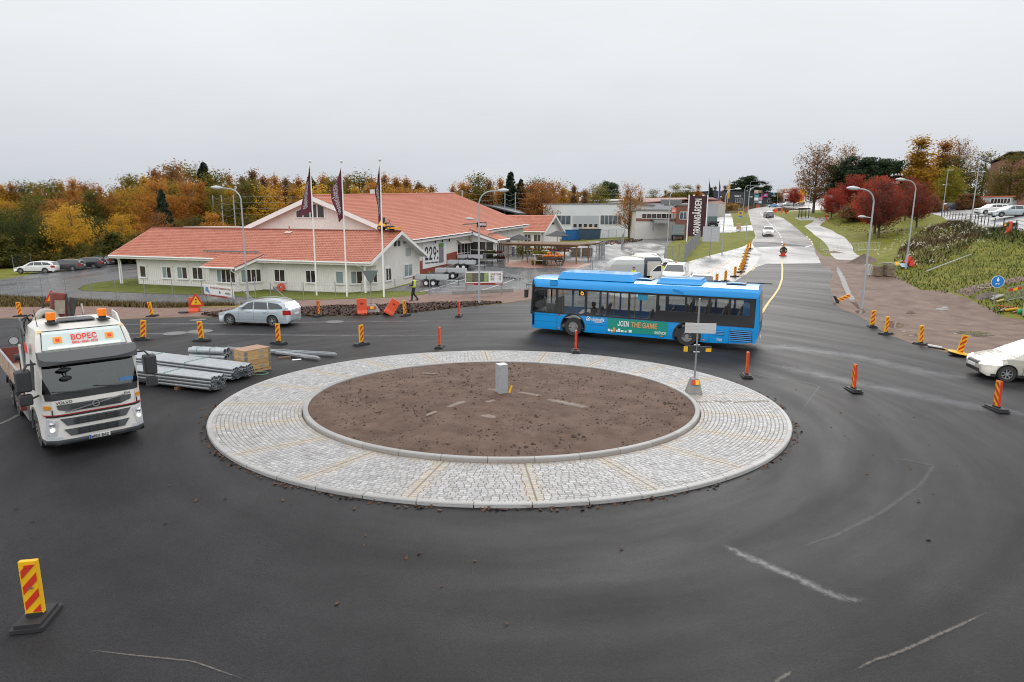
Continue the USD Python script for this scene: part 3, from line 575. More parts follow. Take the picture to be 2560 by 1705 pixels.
def limb(mb, a, b, r0, r1, rg, bend=.12, n=5, seg=5):
    a, b = np.array(a, float), np.array(b, float); L = np.linalg.norm(b - a); t = np.linspace(0, 1, n)[:, None]
    o = rg.normal(size=3) * bend * L; p = a + (b - a) * t + o * (np.sin(t * PI) * .5); p[:, 2] += .08 * L * np.sin(t[:, 0] * PI) * -.5
    mb.tube(p, np.linspace(r0, r1, n), seg, cap=False); return p
TPROTO = {}
TREES = {}
def build_tree(shape, leaf, seed, h, nl=3400):
    """one kind of tree: a trunk with limbs, and a crown of leaf-sized faces in clumps"""
    rg = np.random.default_rng(seed); tr, C, O = MB(), [], []
    bark = BARK; size = .42
    def blob(c, r, n, hollow=.5):
        d = rg.normal(size=(n, 3)); d /= np.linalg.norm(d, axis=1, keepdims=True); q = (d * (rg.uniform(hollow ** 3, 1, (n, 1)) ** (1 / 3.)) * rg.uniform(.55, 1.25, (n, 1)) + rg.normal(0, .24, (n, 3))) * np.asarray(r); C.append(np.asarray(c) + q); O.append(d)
    if shape == 'spruce':
        bark, size = BARK, .5; tr.tube([(0, 0, 0), (0, 0, h)], [.22, .03], 6); lv = 26
        for i in range(lv):
            z = h * (.06 + .93 * i / lv); R = h * .21 * (1 - i / lv) ** .85 + .25; k = int(9 + 26 * (1 - i / lv))
            for a in rg.uniform(0, 2 * PI, k):
                L = R * rg.uniform(.7, 1.08); m = int(nl / lv / 12); t = rg.uniform(.15, 1, m); C.append(np.stack([np.cos(a) * L * t, np.sin(a) * L * t, z - .28 * L * t + rg.normal(0, .12, m)], 1)); O.append(np.tile([math.cos(a), math.sin(a), .4], (m, 1)))
    elif shape == 'pine':
        bark, size = PINEB, .40; tr.tube([(0, 0, 0), (.2, 0, h * .5), (0, .2, h * .97)], [.28, .2, .06], 7)
        for i in range(34):
            z = h * rg.uniform(.30, .97); R = h * .24 * (1.2 - z / h) ** .7 + .5; a = i * 2.4; f = rg.uniform(.35, 1.05); e = np.array([math.cos(a) * R * f, math.sin(a) * R * f, z + rg.uniform(0, .8)]); k = rg.uniform(.7, 1.4)
            limb(tr, (.1, .1, z - .8), e, .07, .02, rg); blob(e, (1.25 * k, 1.25 * k, .8 * k), nl // 34, .1)
    else:
        lo, R, asc, nb, sig, size, pf = {'birch': (.16, .17, .75, 70, .42, .30, lambda u: (1 - u) ** .75 * min(1, .45 + u * 3)), 'round': (.16, .36, .55, 84, .62, .34, lambda u: max(.12, 1 - abs((u - .36) / .66) ** 2.3) ** .6), 'oval': (.12, .26, .7, 80, .56, .34, lambda u: max(.12, 1 - abs((u - .4) / .62) ** 2.2) ** .6),
            'sparse': (.20, .30, .9, 84, .50, .30, lambda u: max(.12, 1 - abs((u - .42) / .62) ** 2.4) ** .6), 'small': (.24, .40, .7, 84, .26, .17, lambda u: max(.15, 1 - abs((u - .38) / .66) ** 2.3) ** .6), 'bush': (.02, .5, .5, 50, .24, .22, lambda u: max(.2, 1 - u ** 2))}[shape]
        bark = BIRCHB if shape == 'birch' else BARK; kx = 1. if shape in ('small', 'bush') else h / 14.
        tr.tube([(0, 0, -.3), (.01 * h * rg.normal(), 0, h * .35), (.02 * h * rg.normal(), .02 * h * rg.normal(), h * .70), (0, 0, h * .95)], [.016 * h + .05, .012 * h + .03, .006 * h + .02, .012], 7, cap=False)
        w8 = np.array([.25 + pf((i + .5) / nb) for i in range(nb)]); w8 /= w8.sum()
        for i in range(nb):
            u = (i + .5) / nb; z = h * (lo + (.86 - lo) * u); a = i * 2.39996 + rg.uniform(-.4, .4); L = h * R * pf(u) * rg.uniform(.62, 1.12); dz = asc * L * rg.uniform(.5, 1.1) + (h * .10 if u > .85 else 0)
            b0 = np.array([0, 0, max(h * .1, z - .35 * L)]); e = np.array([math.cos(a) * L, math.sin(a) * L, b0[2] + dz]); p = limb(tr, b0, e, .0052 * h * (1 - .6 * u) + .012, .008, rg, .16, 5, 4)
            if shape in ('sparse', 'small'):
                for q_ in range(5): t0 = rg.uniform(.35, .95); c0 = b0 + (e - b0) * t0; d = rg.normal(size=3); d[2] = abs(d[2]); limb(tr, c0, c0 + d / np.linalg.norm(d) * L * .36 * kx ** 0, .016 * kx + .004, .005, rg, seg=3, n=3)
            n = int(nl * w8[i] * (.42 if shape == 'sparse' else 1)); t = rg.uniform(.22, 1.06, n) ** .75; q = b0 + (e - b0) * t[:, None] + rg.normal(0, sig * kx, (n, 3)) * (.45 + .6 * t[:, None]) * [1, 1, .75]
            if shape == 'birch': q[:, 2] -= np.abs(rg.normal(0, .5 * kx, n)) * t
            C.append(q); o = q - [0, 0, h * .45]; O.append(o / (np.linalg.norm(o, axis=1, keepdims=True) + 1e-6))
        size = size / (1 if shape in ('small', 'bush') else h / 14.)
    C, O = np.vstack(C), np.vstack(O); C[:, 2] = np.maximum(C[:, 2], .15)
    return tr, leaves(C, size * (1 if shape in ('small', 'bush') else h / 14.), rg, .25, O), bark, LM[leaf]
def tree(kind, x, y, h, label, group=None, name=None, rz=None, nl=7000, seed=None, lean=0., cat='tree', wide=1.0, dz=-.1):
    """kind = shape-leaf-variant; the first one is built, the others refer to it"""
    shape, leaf, var = kind.split('-'); name = name or {'spruce': 'spruce_tree', 'pine': 'pine_tree', 'birch': 'birch_tree', 'bush': 'bush'}.get(shape, 'autumn_tree')
    z = float(T(x, y)) + dz; rz = (abs(math.sin(x * 12.9 + y * 7.3)) * 6.28) if rz is None else rz; H0 = {'bush': 3., 'small': 6.}.get(shape, 14.)
    sc = (h / H0 * wide, h / H0 * wide, h / H0)
    if kind in TPROTO: return dup(TPROTO[kind], (x, y, z), rz, label, group, rx=lean, scale=sc)
    tr, lv, bark, lm = build_tree(shape, leaf, seed or (sum(map(ord, kind)) % 97 + int(var)), H0, nl)
    t = thing(name, label, cat, (x, y, z), rz, group, rx=lean); UsdGeom.Xformable(t).AddScaleOp().Set(Gf.Vec3f(*sc))
    obj('trunk', tr, bark, t); obj('crown', lv, lm, t); TPROTO[kind] = t; return t
def pxtree(kind, px, pybase, pytop, label, group=None, Y=None, **kw):
    """stands at the measured base direction (or Y metres ahead), tall enough to end at the measured top"""
    g = G(px, pybase) if Y is None else on(W(px, pybase, Y)[0], Y); top = W(px, pytop, g[1])
    return tree(kind, g[0], g[1], max(1.2, top[2] - g[2]), label, group, **kw)
OUT = np.array([(-160, 430), (0, 440), (60, 450), (130, 440), (205, 430), (260, 452), (290, 466), (325, 430), (380, 415), (430, 405), (480, 405), (520, 402), (560, 418), (600, 425), (650, 408), (700, 425), (760, 425), (830, 420), (900, 422), (1000, 425), (1045, 430), (1085, 448), (1106, 482), (1135, 442), (1180, 428), (1230, 436), (1290, 424), (1330, 440), (1400, 444), (1480, 452), (1530, 454), (1600, 466), (1660, 456), (1700, 450), (1750, 450), (1790, 470), (1840, 478)])
rt = random.Random(5)
WOOD = {'birch-amber-1': 'amber birch in the autumn wood behind the red-roofed store', 'birch-gold-1': 'golden yellow birch in the autumn wood behind the store', 'birch-brown-1': 'brown thin-leaved birch in the wood on the skyline', 'round-rust-1': 'rust orange broadleaf tree in the autumn wood', 'oval-amber-2': 'amber oval-crowned tree in the autumn wood',
        'round-olive-1': 'olive green broadleaf tree in the autumn wood', 'oval-olive-2': 'olive yellow broadleaf tree in the autumn wood', 'round-green-1': 'dark green broadleaf tree in the autumn wood', 'round-gold-2': 'golden broadleaf tree in the autumn wood', 'spruce-spruce-1': 'dark green spruce among the autumn trees', 'round-mix-1': 'half-turned green and orange tree in the wood'}
def wood(k, px, Y, ytop):
    g = W(px, 560, Y); x, y = g[0], Y; top = W(px, ytop, Y)[2]; z = float(T(x, y)); h = max(3.5, top - z)
    tree(k, x, y, h, WOOD[k], 'trees of the autumn wood', wide=rt.uniform(1.0, 1.3))
pal_l = ['birch-amber-1', 'birch-gold-1', 'round-rust-1', 'oval-amber-2', 'round-olive-1', 'birch-amber-1', 'birch-brown-1', 'oval-olive-2']
px = -140.
while px < 1830:
    k = rt.choice(pal_l + (['spruce-spruce-1', 'birch-brown-1'] if px > 300 else ['round-olive-1', 'oval-olive-2', 'oval-olive-2']) + (['oval-amber-2', 'birch-brown-1', 'birch-amber-1'] if px > 1100 else []))
    wood(k, px, rt.uniform(150, 172) if px < 1500 else rt.uniform(230, 260), np.interp(px, OUT[:, 0], OUT[:, 1]) + rt.uniform(-2, 16)); px += rt.uniform(24, 34)
px = -140.
while px < 1780:
    Y = rt.uniform(126, 136) if px < 1080 else rt.uniform(182, 200)
    k = rt.choice(['round-rust-1', 'birch-gold-1', 'oval-amber-2', 'round-gold-2', 'oval-olive-2', 'birch-amber-1'] if px > 330 else ['round-olive-1', 'oval-olive-2', 'round-olive-1', 'round-mix-1', 'round-gold-2', 'round-rust-1'])
    wood(k, px, Y, np.interp(px, OUT[:, 0], OUT[:, 1]) + rt.uniform(26, 58)); px += rt.uniform(34, 46)
px = -130.
while px < 800:
    k = rt.choice(['round-mix-1', 'round-green-1', 'round-green-1', 'round-gold-2', 'round-mix-1', 'round-rust-1'] if px < 320 else ['round-rust-1', 'oval-amber-2', 'round-mix-1', 'birch-amber-1'])
    wood(k, px, rt.uniform(100, 112), np.interp(px, [-130, 0, 160, 330, 800], [470, 500, 520, 535, 540]) + rt.uniform(-14, 22)); px += rt.uniform(40, 54)
px = -120.
while px < 480:
    tree('bush-mix-1', W(px, 600, 97)[0], 97 + rt.uniform(-2, 3), rt.uniform(3., 5.), 'half-green bush at the foot of the wood behind the parked cars', 'bushes behind the parked cars', cat='bush', wide=1.25); px += rt.uniform(24, 34)
for px_ in (1130, 1215, 1255, 1300, 1350, 1470, 1640, 1690): wood('round-gold-2', px_, rt.uniform(172, 180), 520 + rt.uniform(-10, 8))
pxtree('spruce-spruce-1', 418, 640, 468, 'dark green spruce standing out against the orange wood left of the gable', Y=104)
pxtree('oval-brown-1', 455, 640, 399, 'tall brown tree rising above the skyline of the wood', Y=148)
pxtree('round-green-1', 120, 660, 556, 'dark green maple low at the wood edge above the black parked cars', Y=99)
pxtree('round-gold-2', 188, 660, 505, 'golden maple at the wood edge above the parked cars', Y=100)
pxtree('pine-pine-2', 1515, 590, 448, 'dark green rounded pine behind the white workshop', Y=190)
pxtree('round-green-1', 1340, 590, 440, 'dark green tree between orange birches behind the garden shop', Y=185)
# fill of the wood, nobody could count it
rg = np.random.default_rng(4); C = []
for px_ in np.arange(-170, 1830, 6.):
    Y = 178 if px_ < 1100 else 215 if px_ < 1500 else 270
    top = W(px_, np.interp(px_, OUT[:, 0], OUT[:, 1]) + 34, Y)[2]; x = W(px_, 560, Y)[0]; z0 = float(T(x, Y)) - .5; n = 34
    C.append(np.stack([x + rg.normal(0, 1.2, n), Y + rg.normal(0, 3, n), z0 + (top - z0) * rg.uniform(0, 1, n) ** .8], 1))
obj('distant_wood', leaves(np.vstack(C), 1.6, rg, .2), leafmat('far_wood_leaf', (.14, .085, .025), (.25, .14, .04), (.36, .21, .05)), kind='stuff', label='far part of the autumn wood filling the gaps behind the trees', cat='wood')
lay('forest_floor', sg.Polygon([(-160, 96), (-30, 100), (-20, 118), (-5, 165), (12, 168), (60, 225), (110, 230), (130, 340), (-160, 340)]), 1, FOREST, kind='structure')
# trees that stand alone
pxtree('sparse-amber-1', 1572, 594, 456, 'half-bare amber maple standing alone by the entrance drive', nl=9000, Y=128, wide=1.0)
pxtree('sparse-brown-2', 2033, 533, 358, 'tall half-bare brown tree beside the bus shelter', nl=12000, wide=1.05)
pxtree('sparse-brown-2', 2105, 533, 362, 'bare tree rising behind the dark pines', Y=205, wide=.9)
for px_, yb, yt, l in [(2095, 530, 402, 'left pine of the dark clump behind the red trees'), (2128, 536, 384, 'second dark pine of the clump behind the red trees'), (2170, 532, 388, 'middle dark pine of the clump behind the red trees'), (2212, 525, 396, 'flat-topped right pine of the clump behind the red trees'), (2108, 536, 450, 'low dark pine at the foot of the clump')]:
    pxtree('pine-pine-2', px_, yb, yt, l, Y=150 + (px_ % 7) * 2, wide=1.35, nl=9000)
pxtree('small-red-1', 2128, 538, 436, 'bright red tree at the front of the dark pines', wide=1.05, nl=9000)
pxtree('small-darkred-1', 2196, 595, 446, 'red-brown thinning tree with a leaning trunk on the grass bank', wide=.95, nl=6000, lean=.06)
pxtree('small-red-1', 2186, 584, 440, 'red-topped tree behind the thinning one on the grass bank', wide=.95)
pxtree('small-darkred-1', 2291, 569, 452, 'dark red tree right on the crest of the grass bank', wide=.9, lean=.05)
pxtree('small-darkred-1', 2262, 551, 442, 'dark red tree behind the lamp post on the crest of the bank', wide=.85)
pxtree('small-red-1', 2078, 546, 470, 'small red tree below the dark pines by the path')
pxtree('small-red-1', 1984, 516, 468, 'small red tree in front of the petrol station totem')
pxtree('birch-gold-1', 2285, 505, 328, 'tall golden birch behind the red trees, left of its pair', Y=150, wide=1.9, nl=4200); pxtree('birch-amber-1', 2345, 505, 338, 'tall amber birch behind the red trees, right of its pair', Y=155, wide=1.7)
pxtree('sparse-brown-2', 2382, 505, 345, 'bare brown tree beside the golden birches', Y=158, wide=.8)
pxtree('round-green-1', 2372, 505, 386, 'dark green tree behind the yellow-green one', Y=150, wide=1.1); pxtree('oval-lime-1', 2370, 507, 414, 'yellow-green tree behind the parked cars on the bank', Y=132, wide=1.3)
pxtree('oval-mix-2', 2447, 518, 374, 'dark maple with a clear trunk by the parked cars', wide=1.25, nl=4600); pxtree('round-mix-1', 2520, 510, 375, 'dark turning tree beyond the big maple', Y=130, wide=1.2)
tree('round-mix-3', 60.0, 61.0, 11.2, 'big near maple with green and orange leaves at the right frame edge', nl=20000, wide=1.0)
for px_ in (2150, 2180, 2215, 2250, 2290, 2330): pxtree('bush-brown-2', px_, 515, 488, 'low brown shrub along the road on the bank', 'shrubs along the bank road', Y=125, cat='bush', wide=1.4)
for px_ in (2408, 2425, 2440): pxtree('bush-brown-2', px_, 505, 484, 'pinkish brown clipped shrub behind the parked cars', 'clipped shrubs on the bank', Y=125, cat='bush', wide=1.2)
for px_, yt, k in [(1845, 447, 'pine-pine-2'), (1870, 436, 'pine-pine-2'), (1895, 450, 'pine-pine-2'), (1905, 462, 'pine-pine-2'), (1930, 480, 'round-green-1'), (1955, 470, 'round-rust-1'), (1975, 468, 'round-rust-1'), (2010, 478, 'round-rust-1'), (1785, 462, 'birch-brown-1'), (1810, 460, 'birch-brown-1')]:
    pxtree(k, px_, 510, yt, {'p': 'dark far pine behind the black shop block', 'r': 'far autumn tree beyond the petrol station', 'b': 'brown far birch behind the black shop block'}[k[0]], 'far trees along the road', Y=345, wide=1.7)
# ================================================================ buildings
CREAM = mat('cream_boards', (.76, .735, .69), .7, c2=(.81, .785, .74), scale=.6, spec=.3); WHITE = mat('white_paint', (.82, .815, .80), .5, c2=(.77, .765, .745), scale=1.2); TILE = mat('red_roof_tile', (.40, .135, .085), .6, c2=(.52, .205, .14), scale=1.6, spec=.35, detail=8); TILE2 = mat('hall_roof_tile', (.44, .165, .11), .65, c2=(.50, .20, .14), scale=.5, spec=.3, detail=8)
PANE = mat('dark_pane', (.045, .032, .026), .04, c2=(.012, .011, .012), scale=.8, spec=.7); BLIND = mat('blind_pane', (.28, .36, .36), .08, c2=(.20, .26, .26), scale=1.2, spec=.6); REDB = mat('red_board', (.27, .052, .042), .6, c2=(.31, .07, .055), scale=2); MAROON = mat('maroon', (.052, .008, .016), .5); GREYM = mat('grey_metal', (.20, .205, .21), .4, .6); GALV = mat('galvanised', (.36, .38, .40), .38, .75, c2=(.30, .315, .33), scale=6); WHITEB = mat('white_board', (.80, .80, .79), .45); INK = mat('ink', (.025, .025, .035), .5); DARKR = mat('dark_ridge', (.22, .06, .04), .6); CONC = mat('concrete', (.30, .29, .27), .85, c2=(.21, .205, .19), scale=5, bump=.3, bscale=30); BLACK = mat('black_rubber', (.018, .018, .02), .6); WOOD_ = mat('weathered_wood', (.26, .20, .14), .8, c2=(.17, .125, .085), scale=4); BROWNW = mat('brown_wood', (.22, .12, .06), .7, c2=(.15, .08, .04), scale=3)
class Pl:
    """a vertical wall plane through two ground points; a runs along it, out away from it"""
    def __init__(s, p0, p1, loc):
        s.o = np.array([p0[0], p0[1], 0.]); d = np.array([p1[0] - p0[0], p1[1] - p0[1], 0.]); s.L = np.linalg.norm(d); s.e = d / s.L; s.n = np.array([s.e[1], -s.e[0], 0.]); s.loc = np.asarray(loc, float)
    def pt(s, a, z, out=0.): return s.o + s.e * a + s.n * out + np.array([0, 0, z])
    def hit(s, px, py):
        d = ray(px, py); t = ((s.o - CAM) @ s.n) / (d @ s.n); p = CAM + d * t; return (p - s.o) @ s.e, p[2]
    def rect(s, x0, y0, x1, y1):
        a0, z1 = s.hit(x0, y0); a1, z0 = s.hit(x1, y1); _, z1b = s.hit(x1, y0); _, z0b = s.hit(x0, y1); return min(a0, a1), max(a0, a1), (z0 + z0b) / 2, (z1 + z1b) / 2
    def box(s, mb, a0, a1, z0, z1, o0, o1):
        v = [s.pt(a, z, o) - s.loc for z in (z0, z1) for a, o in ((a0, o1), (a1, o1), (a1, o0), (a0, o0))]
        return mb.raw(v, [(0, 3, 2, 1), (4, 5, 6, 7), (0, 1, 5, 4), (1, 2, 6, 5), (2, 3, 7, 6), (3, 0, 4, 7)])
    def poly(s, mb, pts, o0, o1): return mb.slab([s.pt(a, z, o1) - s.loc for a, z in pts], o1 - o0)
def window(par, P, r, n=2, pane=None, casing=True, mull=None, rows=1):
    a0, a1, z0, z1 = r; f = MB(); t = .07; w = (a1 - a0)
    for i in range(n + 1): P.box(f, a0 + w * i / n - t / 2, a0 + w * i / n + t / 2, z0, z1, .0, .075)
    for i in range(rows + 1): P.box(f, a0, a1, z0 + (z1 - z0) * i / rows - t / 2, z0 + (z1 - z0) * i / rows + t / 2, .0, .072)
    wn = obj('window', f, mull or WHITE, par)
    for i in range(n): obj('pane', P.box(MB(), a0 + w * i / n + t / 2 - .004, a0 + w * (i + 1) / n - t / 2 + .004, z0, z1, .0, .033), pane[i] if isinstance(pane, (list, tuple)) else pane or PANE, wn)
    if casing:
        c = MB(); P.box(c, a0 - .16, a0 - t / 2 - .002, z0 - .06, z1 + .1, 0, .05); P.box(c, a1 + t / 2 + .002, a1 + .16, z0 - .06, z1 + .1, 0, .05); P.box(c, a0 - .2, a1 + .2, z1 + t / 2 + .003, z1 + .13, 0, .075); obj('casing', c, CREAM, wn)
        obj('sill', P.box(MB(), a0 - .12, a1 + .12, z0 - .1, z0 - t / 2 - .003, 0, .11), WHITE, wn)
    return wn
def wall(par, P, a0, a1, z0, z1, top=None, m=None, battens=True, step=.24, name='wall', th=.25):
    """board wall; top: function a -> height"""
    top = top or (lambda a: z1); n = 2 if callable(top) else 1
    ks = sorted(set([a0, a1] + [k for k in getattr(top, 'knots', []) if a0 < k < a1]))
    w = obj(name, P.poly(MB(), [(a0, z0)] + [(a1, z0)] + [(k, top(k)) for k in ks[::-1]], -th, 0), m or CREAM, par)
    if battens:
        b = MB()
        for a in np.arange(a0 + .1, a1 - .05, step): P.box(b, a, a + .055, z0 + .02, top(a + .03) - .02, .001, .026)
        obj('battens', b, m or CREAM, w, kind='stuff')
    return w
def tiles(A, B, C, D, loc, col=.30, row=.37, amp=.032):
    """pantiles on the slope A (eave left) B (eave right) C (ridge right) D (ridge left), real waves and steps"""
    A, B, C, D = (np.asarray(p, float) - loc for p in (A, B, C, D)); nc = max(int(np.linalg.norm(B - A) / col), 2); nr = max(int(np.linalg.norm(D - A) / row), 2); m = nc * 4 + 1
    N = np.cross(B - A, D - A); N /= np.linalg.norm(N); u = np.linspace(0, 1, m)[:, None]; wv = (amp * np.maximum(np.cos(u * nc * 2 * PI), -.55)); V, F = [], []
    def line(v): return (A * (1 - u) + B * u) * (1 - v) + (D * (1 - u) + C * u) * v
    for i in range(nr):
        lo, hi = line(i / nr), line((i + 1.04) / nr if i < nr - 1 else 1.)
        k = sum(len(x) for x in V); V += [lo + N * (wv + .008), lo + N * (wv + .058), hi + N * (wv + .016)]
        q = np.arange(m - 1); 
        for r_ in range(2):
            o = k + r_ * m; F += [np.stack([o + q, o + q + 1, o + m + q + 1], 1), np.stack([o + q, o + m + q + 1, o + m + q], 1)]
    return np.vstack(V), np.vstack(F)
def slab4(A, B, C, D, t, loc):
    """roof deck over four corners (a skewed deck is followed smoothly), hung under the tiles"""
    A, B, C, D = (np.asarray(p, float) - loc for p in (A, B, C, D)); n = 8; u = np.linspace(0, 1, n + 1)[None, :, None]; v = np.linspace(0, 1, n + 1)[:, None, None]
    P = ((A * (1 - u) + B * u) * (1 - v) + (D * (1 - u) + C * u) * v).reshape(-1, 3); N = np.cross(B - A, D - A); N /= np.linalg.norm(N); k = (n + 1) ** 2; m = n + 1; F = []
    for i in range(n):
        for j in range(n): a = i * m + j; F += [(a, a + 1, a + m + 1), (a, a + m + 1, a + m), (k + a, k + a + m + 1, k + a + 1), (k + a, k + a + m, k + a + m + 1)]
    rim = list(range(n)) + [i * m + n for i in range(n)] + [n * m + j for j in range(n, 0, -1)] + [i * m for i in range(n, 0, -1)]
    for a, b in zip(rim, rim[1:] + rim[:1]): F += [(a, k + a, k + b), (a, k + b, b)]
    return MB().raw(np.vstack([P, P - N * t]), np.array(F))
def bar(A, B, w, h, loc):
    """a board from A to B, w wide (sideways), h high, hanging below the line"""
    A, B = np.asarray(A, float) - loc, np.asarray(B, float) - loc; d = B - A; d /= np.linalg.norm(d); s_ = np.cross(d, [0, 0, 1.]); s_ /= np.linalg.norm(s_); up = np.array([0, 0, h]); mb = MB()
    v = [p + s_ * k * w / 2 - up * q for p in (A, B) for k, q in ((-1, 1), (1, 1), (1, 0), (-1, 0))]
    return mb.raw(v, [(0, 1, 2, 3), (4, 7, 6, 5), (0, 4, 5, 1), (1, 5, 6, 2), (2, 6, 7, 3), (3, 7, 4, 0)])
def wd(p, z): return np.array([p[0], p[1], z])

# ---- the long low office wing in front
E1, E2, R1, R2 = W(927, 657, 55.5), W(272, 638, 63.0), W(1004, 579, 61.6), W(380.5, 571, 69.1)
ze = (E1[2] + E2[2]) / 2; E1[2] = E2[2] = ze; zr = (R1[2] + R2[2]) / 2; R1[2] = R2[2] = zr; zb = -.95
B1, B2 = wd(2 * R1 - E1, ze), wd(2 * R2 - E2, ze)
ue = (E1 - E2) / np.linalg.norm(E1 - E2); un = np.array([-ue[1], ue[0], 0])
loc = wd(E2, zb)
ob = thing('office_wing', 'long low cream board office wing with red tiled roof behind the flagpoles', 'building', loc)
F0, F1 = E2 + un * .62, E1 + un * .62
PF = Pl(F0, F1, loc); LW = PF.L
aL = PF.hit(346, 700)[0]; aC = PF.hit(868, 700)[0]
hz = ze - .12
rise = (zr - ze) / np.linalg.norm((R1 - E1)[:2])
wall(ob, PF, aL, aC, zb - .3, hz, None)
gO = E1 + un * .62 - ue * .75                                       # gable wall plane
PG0 = gO + un * 2.15; PG1 = B1 - un * .62 - ue * .75
PC = Pl(PF.pt(aC, 0), PG0, loc); PG = Pl(PG0, PG1, loc)
wall(ob, PC, 0, PC.L, zb - .3, hz)
dR = np.linalg.norm((R1 - E1)[:2]); gp = lambda a: ze + rise * (dR - abs(a + 2.77 - dR)) - .14
gp.knots = [dR - 2.77]
wall(ob, PG, 0, PG.L, zb - .3, 0, gp)
wall(ob, Pl(gO + un * .0 + np.array([0, 0, 0]), PG0, loc), 0, 2.15, hz - .28, 0, lambda a: ze + rise * (a + .62) - .14, battens=False)
PB = Pl(B1 - un * .62 - ue * .75, B2 - un * .62 + ue * 3., loc); wall(ob, PB, 0, PB.L, zb - .3, hz, battens=False)
PLf = Pl(B2 - un * .62 + ue * aL, PF.pt(aL, 0), loc); gl = lambda a: ze + rise * (dR - abs(a + .62 - dR)) - .14
gl.knots = [dR - .62]; wall(ob, PLf, 0, PLf.L, zb - .3, 0, gl, battens=False)
rf = obj('roof', slab4(E2, E1, R1, R2, .16, loc).add(slab4(B1, B2, R2, R1, .16, loc)), WHITE, ob)
obj('roof_tiles', tiles(E2, E1, R1, R2, loc), TILE, rf, kind='stuff'); obj('roof_tiles', tiles(B1, B2, R2, R1, loc), TILE, rf, kind='stuff')
obj('ridge_tiles', MB().tube([R2 - loc + [0, 0, .05], R1 - loc + [0, 0, .05]], .11, 8), DARKR, rf)
up_ = np.array([0, 0, .05])
for a, b in ((E1, R1), (B1, R1), (E2, R2), (B2, R2)): obj('barge_board', bar(a + up_ + (ue * .03 if a is E1 or a is B1 else -ue * .03), b + up_ + (ue * .03 if a is E1 or a is B1 else -ue * .03), .05, .30, loc), WHITE, rf)
obj('gutter', MB().tube([E2 - un * .06 - loc - [0, 0, .05], E1 - un * .06 - loc - [0, 0, .05]], .075, 6), WHITE, rf); obj('fascia', bar(E2 - [0, 0, .06], E1 - [0, 0, .06], .04, .22, loc), CREAM, rf)
for px_, n_, pn in [((349.7, 664.6, 366.9, 692.6), 1, None), ((405.7, 667, 430.4, 695), 2, [BLIND, PANE]), ((443, 667.5, 470, 696.5), 2, [BLIND, PANE]), ((481, 668.5, 509, 698), 2, None), ((686, 674, 714, 703.5), 2, None), ((764.6, 676, 791, 706), 2, None), ((840, 678.6, 860, 709), 1, BLIND)]:
    window(ob, PF, PF.rect(*px_), n_, pn)
window(ob, PC, PC.rect(876, 678, 906, 709), 2, [BLIND, PANE]); window(ob, PC, PC.rect(921, 677, 943, 706), 2, None)
window(ob, PG, PG.rect(963, 670.5, 977.6, 701), 2, None); window(ob, PG, PG.rect(1009, 661, 1030, 691), 2, BLIND); window(ob, PG, PG.rect(982, 600, 1000.5, 617), 2, None, casing=False)
r = PG.rect(1013, 620, 1026.7, 640); obj('notice_plate', PG.box(MB(), *r, .0, .04), mat('pale_plate', (.42, .45, .44), .5), ob)
obj('wall_lamp', PG.box(MB(), *PG.rect(1008, 604, 1012, 609), .0, .18), GREYM, ob)
# corner post, left porch post and downpipes
for p, h in ((gO - ue * .02 - un * .3, ze - .1), (E2 + un * .6 + ue * .55, ze - .1)): obj('post', MB().box(wd(p, (zb - .2 + h) / 2) - loc, (.16, .16, h - zb + .2), rz=math.atan2(ue[1], ue[0])), WHITE, ob)
def downpipe(par, p, z0, z1, loc, off): obj('downpipe', MB().tube([wd(p, z1) - loc, wd(p, z1 - .18) - loc, wd(p, z1 - .55) + off - loc, wd(p, z0) + off - loc], .055, 6), WHITE, par)
downpipe(ob, E2 + ue * .9 - un * .06, zb + .1, ze - .05, loc, un * .5); downpipe(ob, E1 - ue * 1.4 - un * .06, zb + .1, ze - .05, loc, un * .5 + ue * .5)
# the bay with its small lean-to roof
PBf = Pl(F0 - un * 2.0, F1 - un * 2.0, loc); b0, b1 = PBf.hit(524, 690)[0], PBf.hit(592, 700)[0]; c1 = PF.hit(657, 700)[0]
PBf.o = PBf.o + PBf.e * 0
hb = ze - .82
wall(ob, PBf, b0, b1, zb - .3, hb); PD = Pl(PBf.pt(b1, 0), PF.pt(c1, 0), loc); wall(ob, PD, 0, PD.L, zb - .3, 0, lambda a: hb + (ze - .14 - hb) * a / PD.L)
PS = Pl(PF.pt(b0 - .2, 0), PBf.pt(b0, 0), loc); wall(ob, PS, 0, PS.L, zb - .3, hb + .1, battens=False)
window(ob, PBf, PBf.rect(542, 674, 590, 706), 4, [BLIND, PANE, PANE, PANE]); window(ob, PD, PD.rect(601, 673.6, 653, 705), 4, [BLIND, PANE, PANE, PANE])
q1, q2 = PBf.pt(b0 - .5, hb + .1, .5), PBf.pt(b1 + .25, hb + .1, .5); t2 = wd(PF.pt(c1 + .3, 0, .62), ze + .35) + un * .6; t1 = wd(PF.pt(b0 - .1, 0, .62), ze + .35) + un * .6
br = obj('bay_roof', slab4(q1, q2, t2, t1, .13, loc), WHITE, ob); obj('roof_tiles', tiles(q1, q2, t2, t1, loc), TILE, br, kind='stuff')
obj('barge_board', bar(q2 + up_ + ue * .04, t2 + up_ + ue * .04, .05, .26, loc), WHITE, br); obj('verge_cap', bar(q2 + up_ + ue * .05 + [0, 0, .09], t2 + up_ + ue * .05 + [0, 0, .09], .12, .08, loc), DARKR, br); obj('gutter', MB().tube([q1 - loc - un * .06, q2 - loc - un * .06], .07, 6), WHITE, br)
downpipe(ob, q2 - ue * .3 - un * .06, zb + .1, hb + .05, loc, un * .45 + ue * .25)
def on_slope(a, v): return (E2 * (1 - a) + E1 * a) * (1 - v) + (R2 * (1 - a) + R1 * a) * v
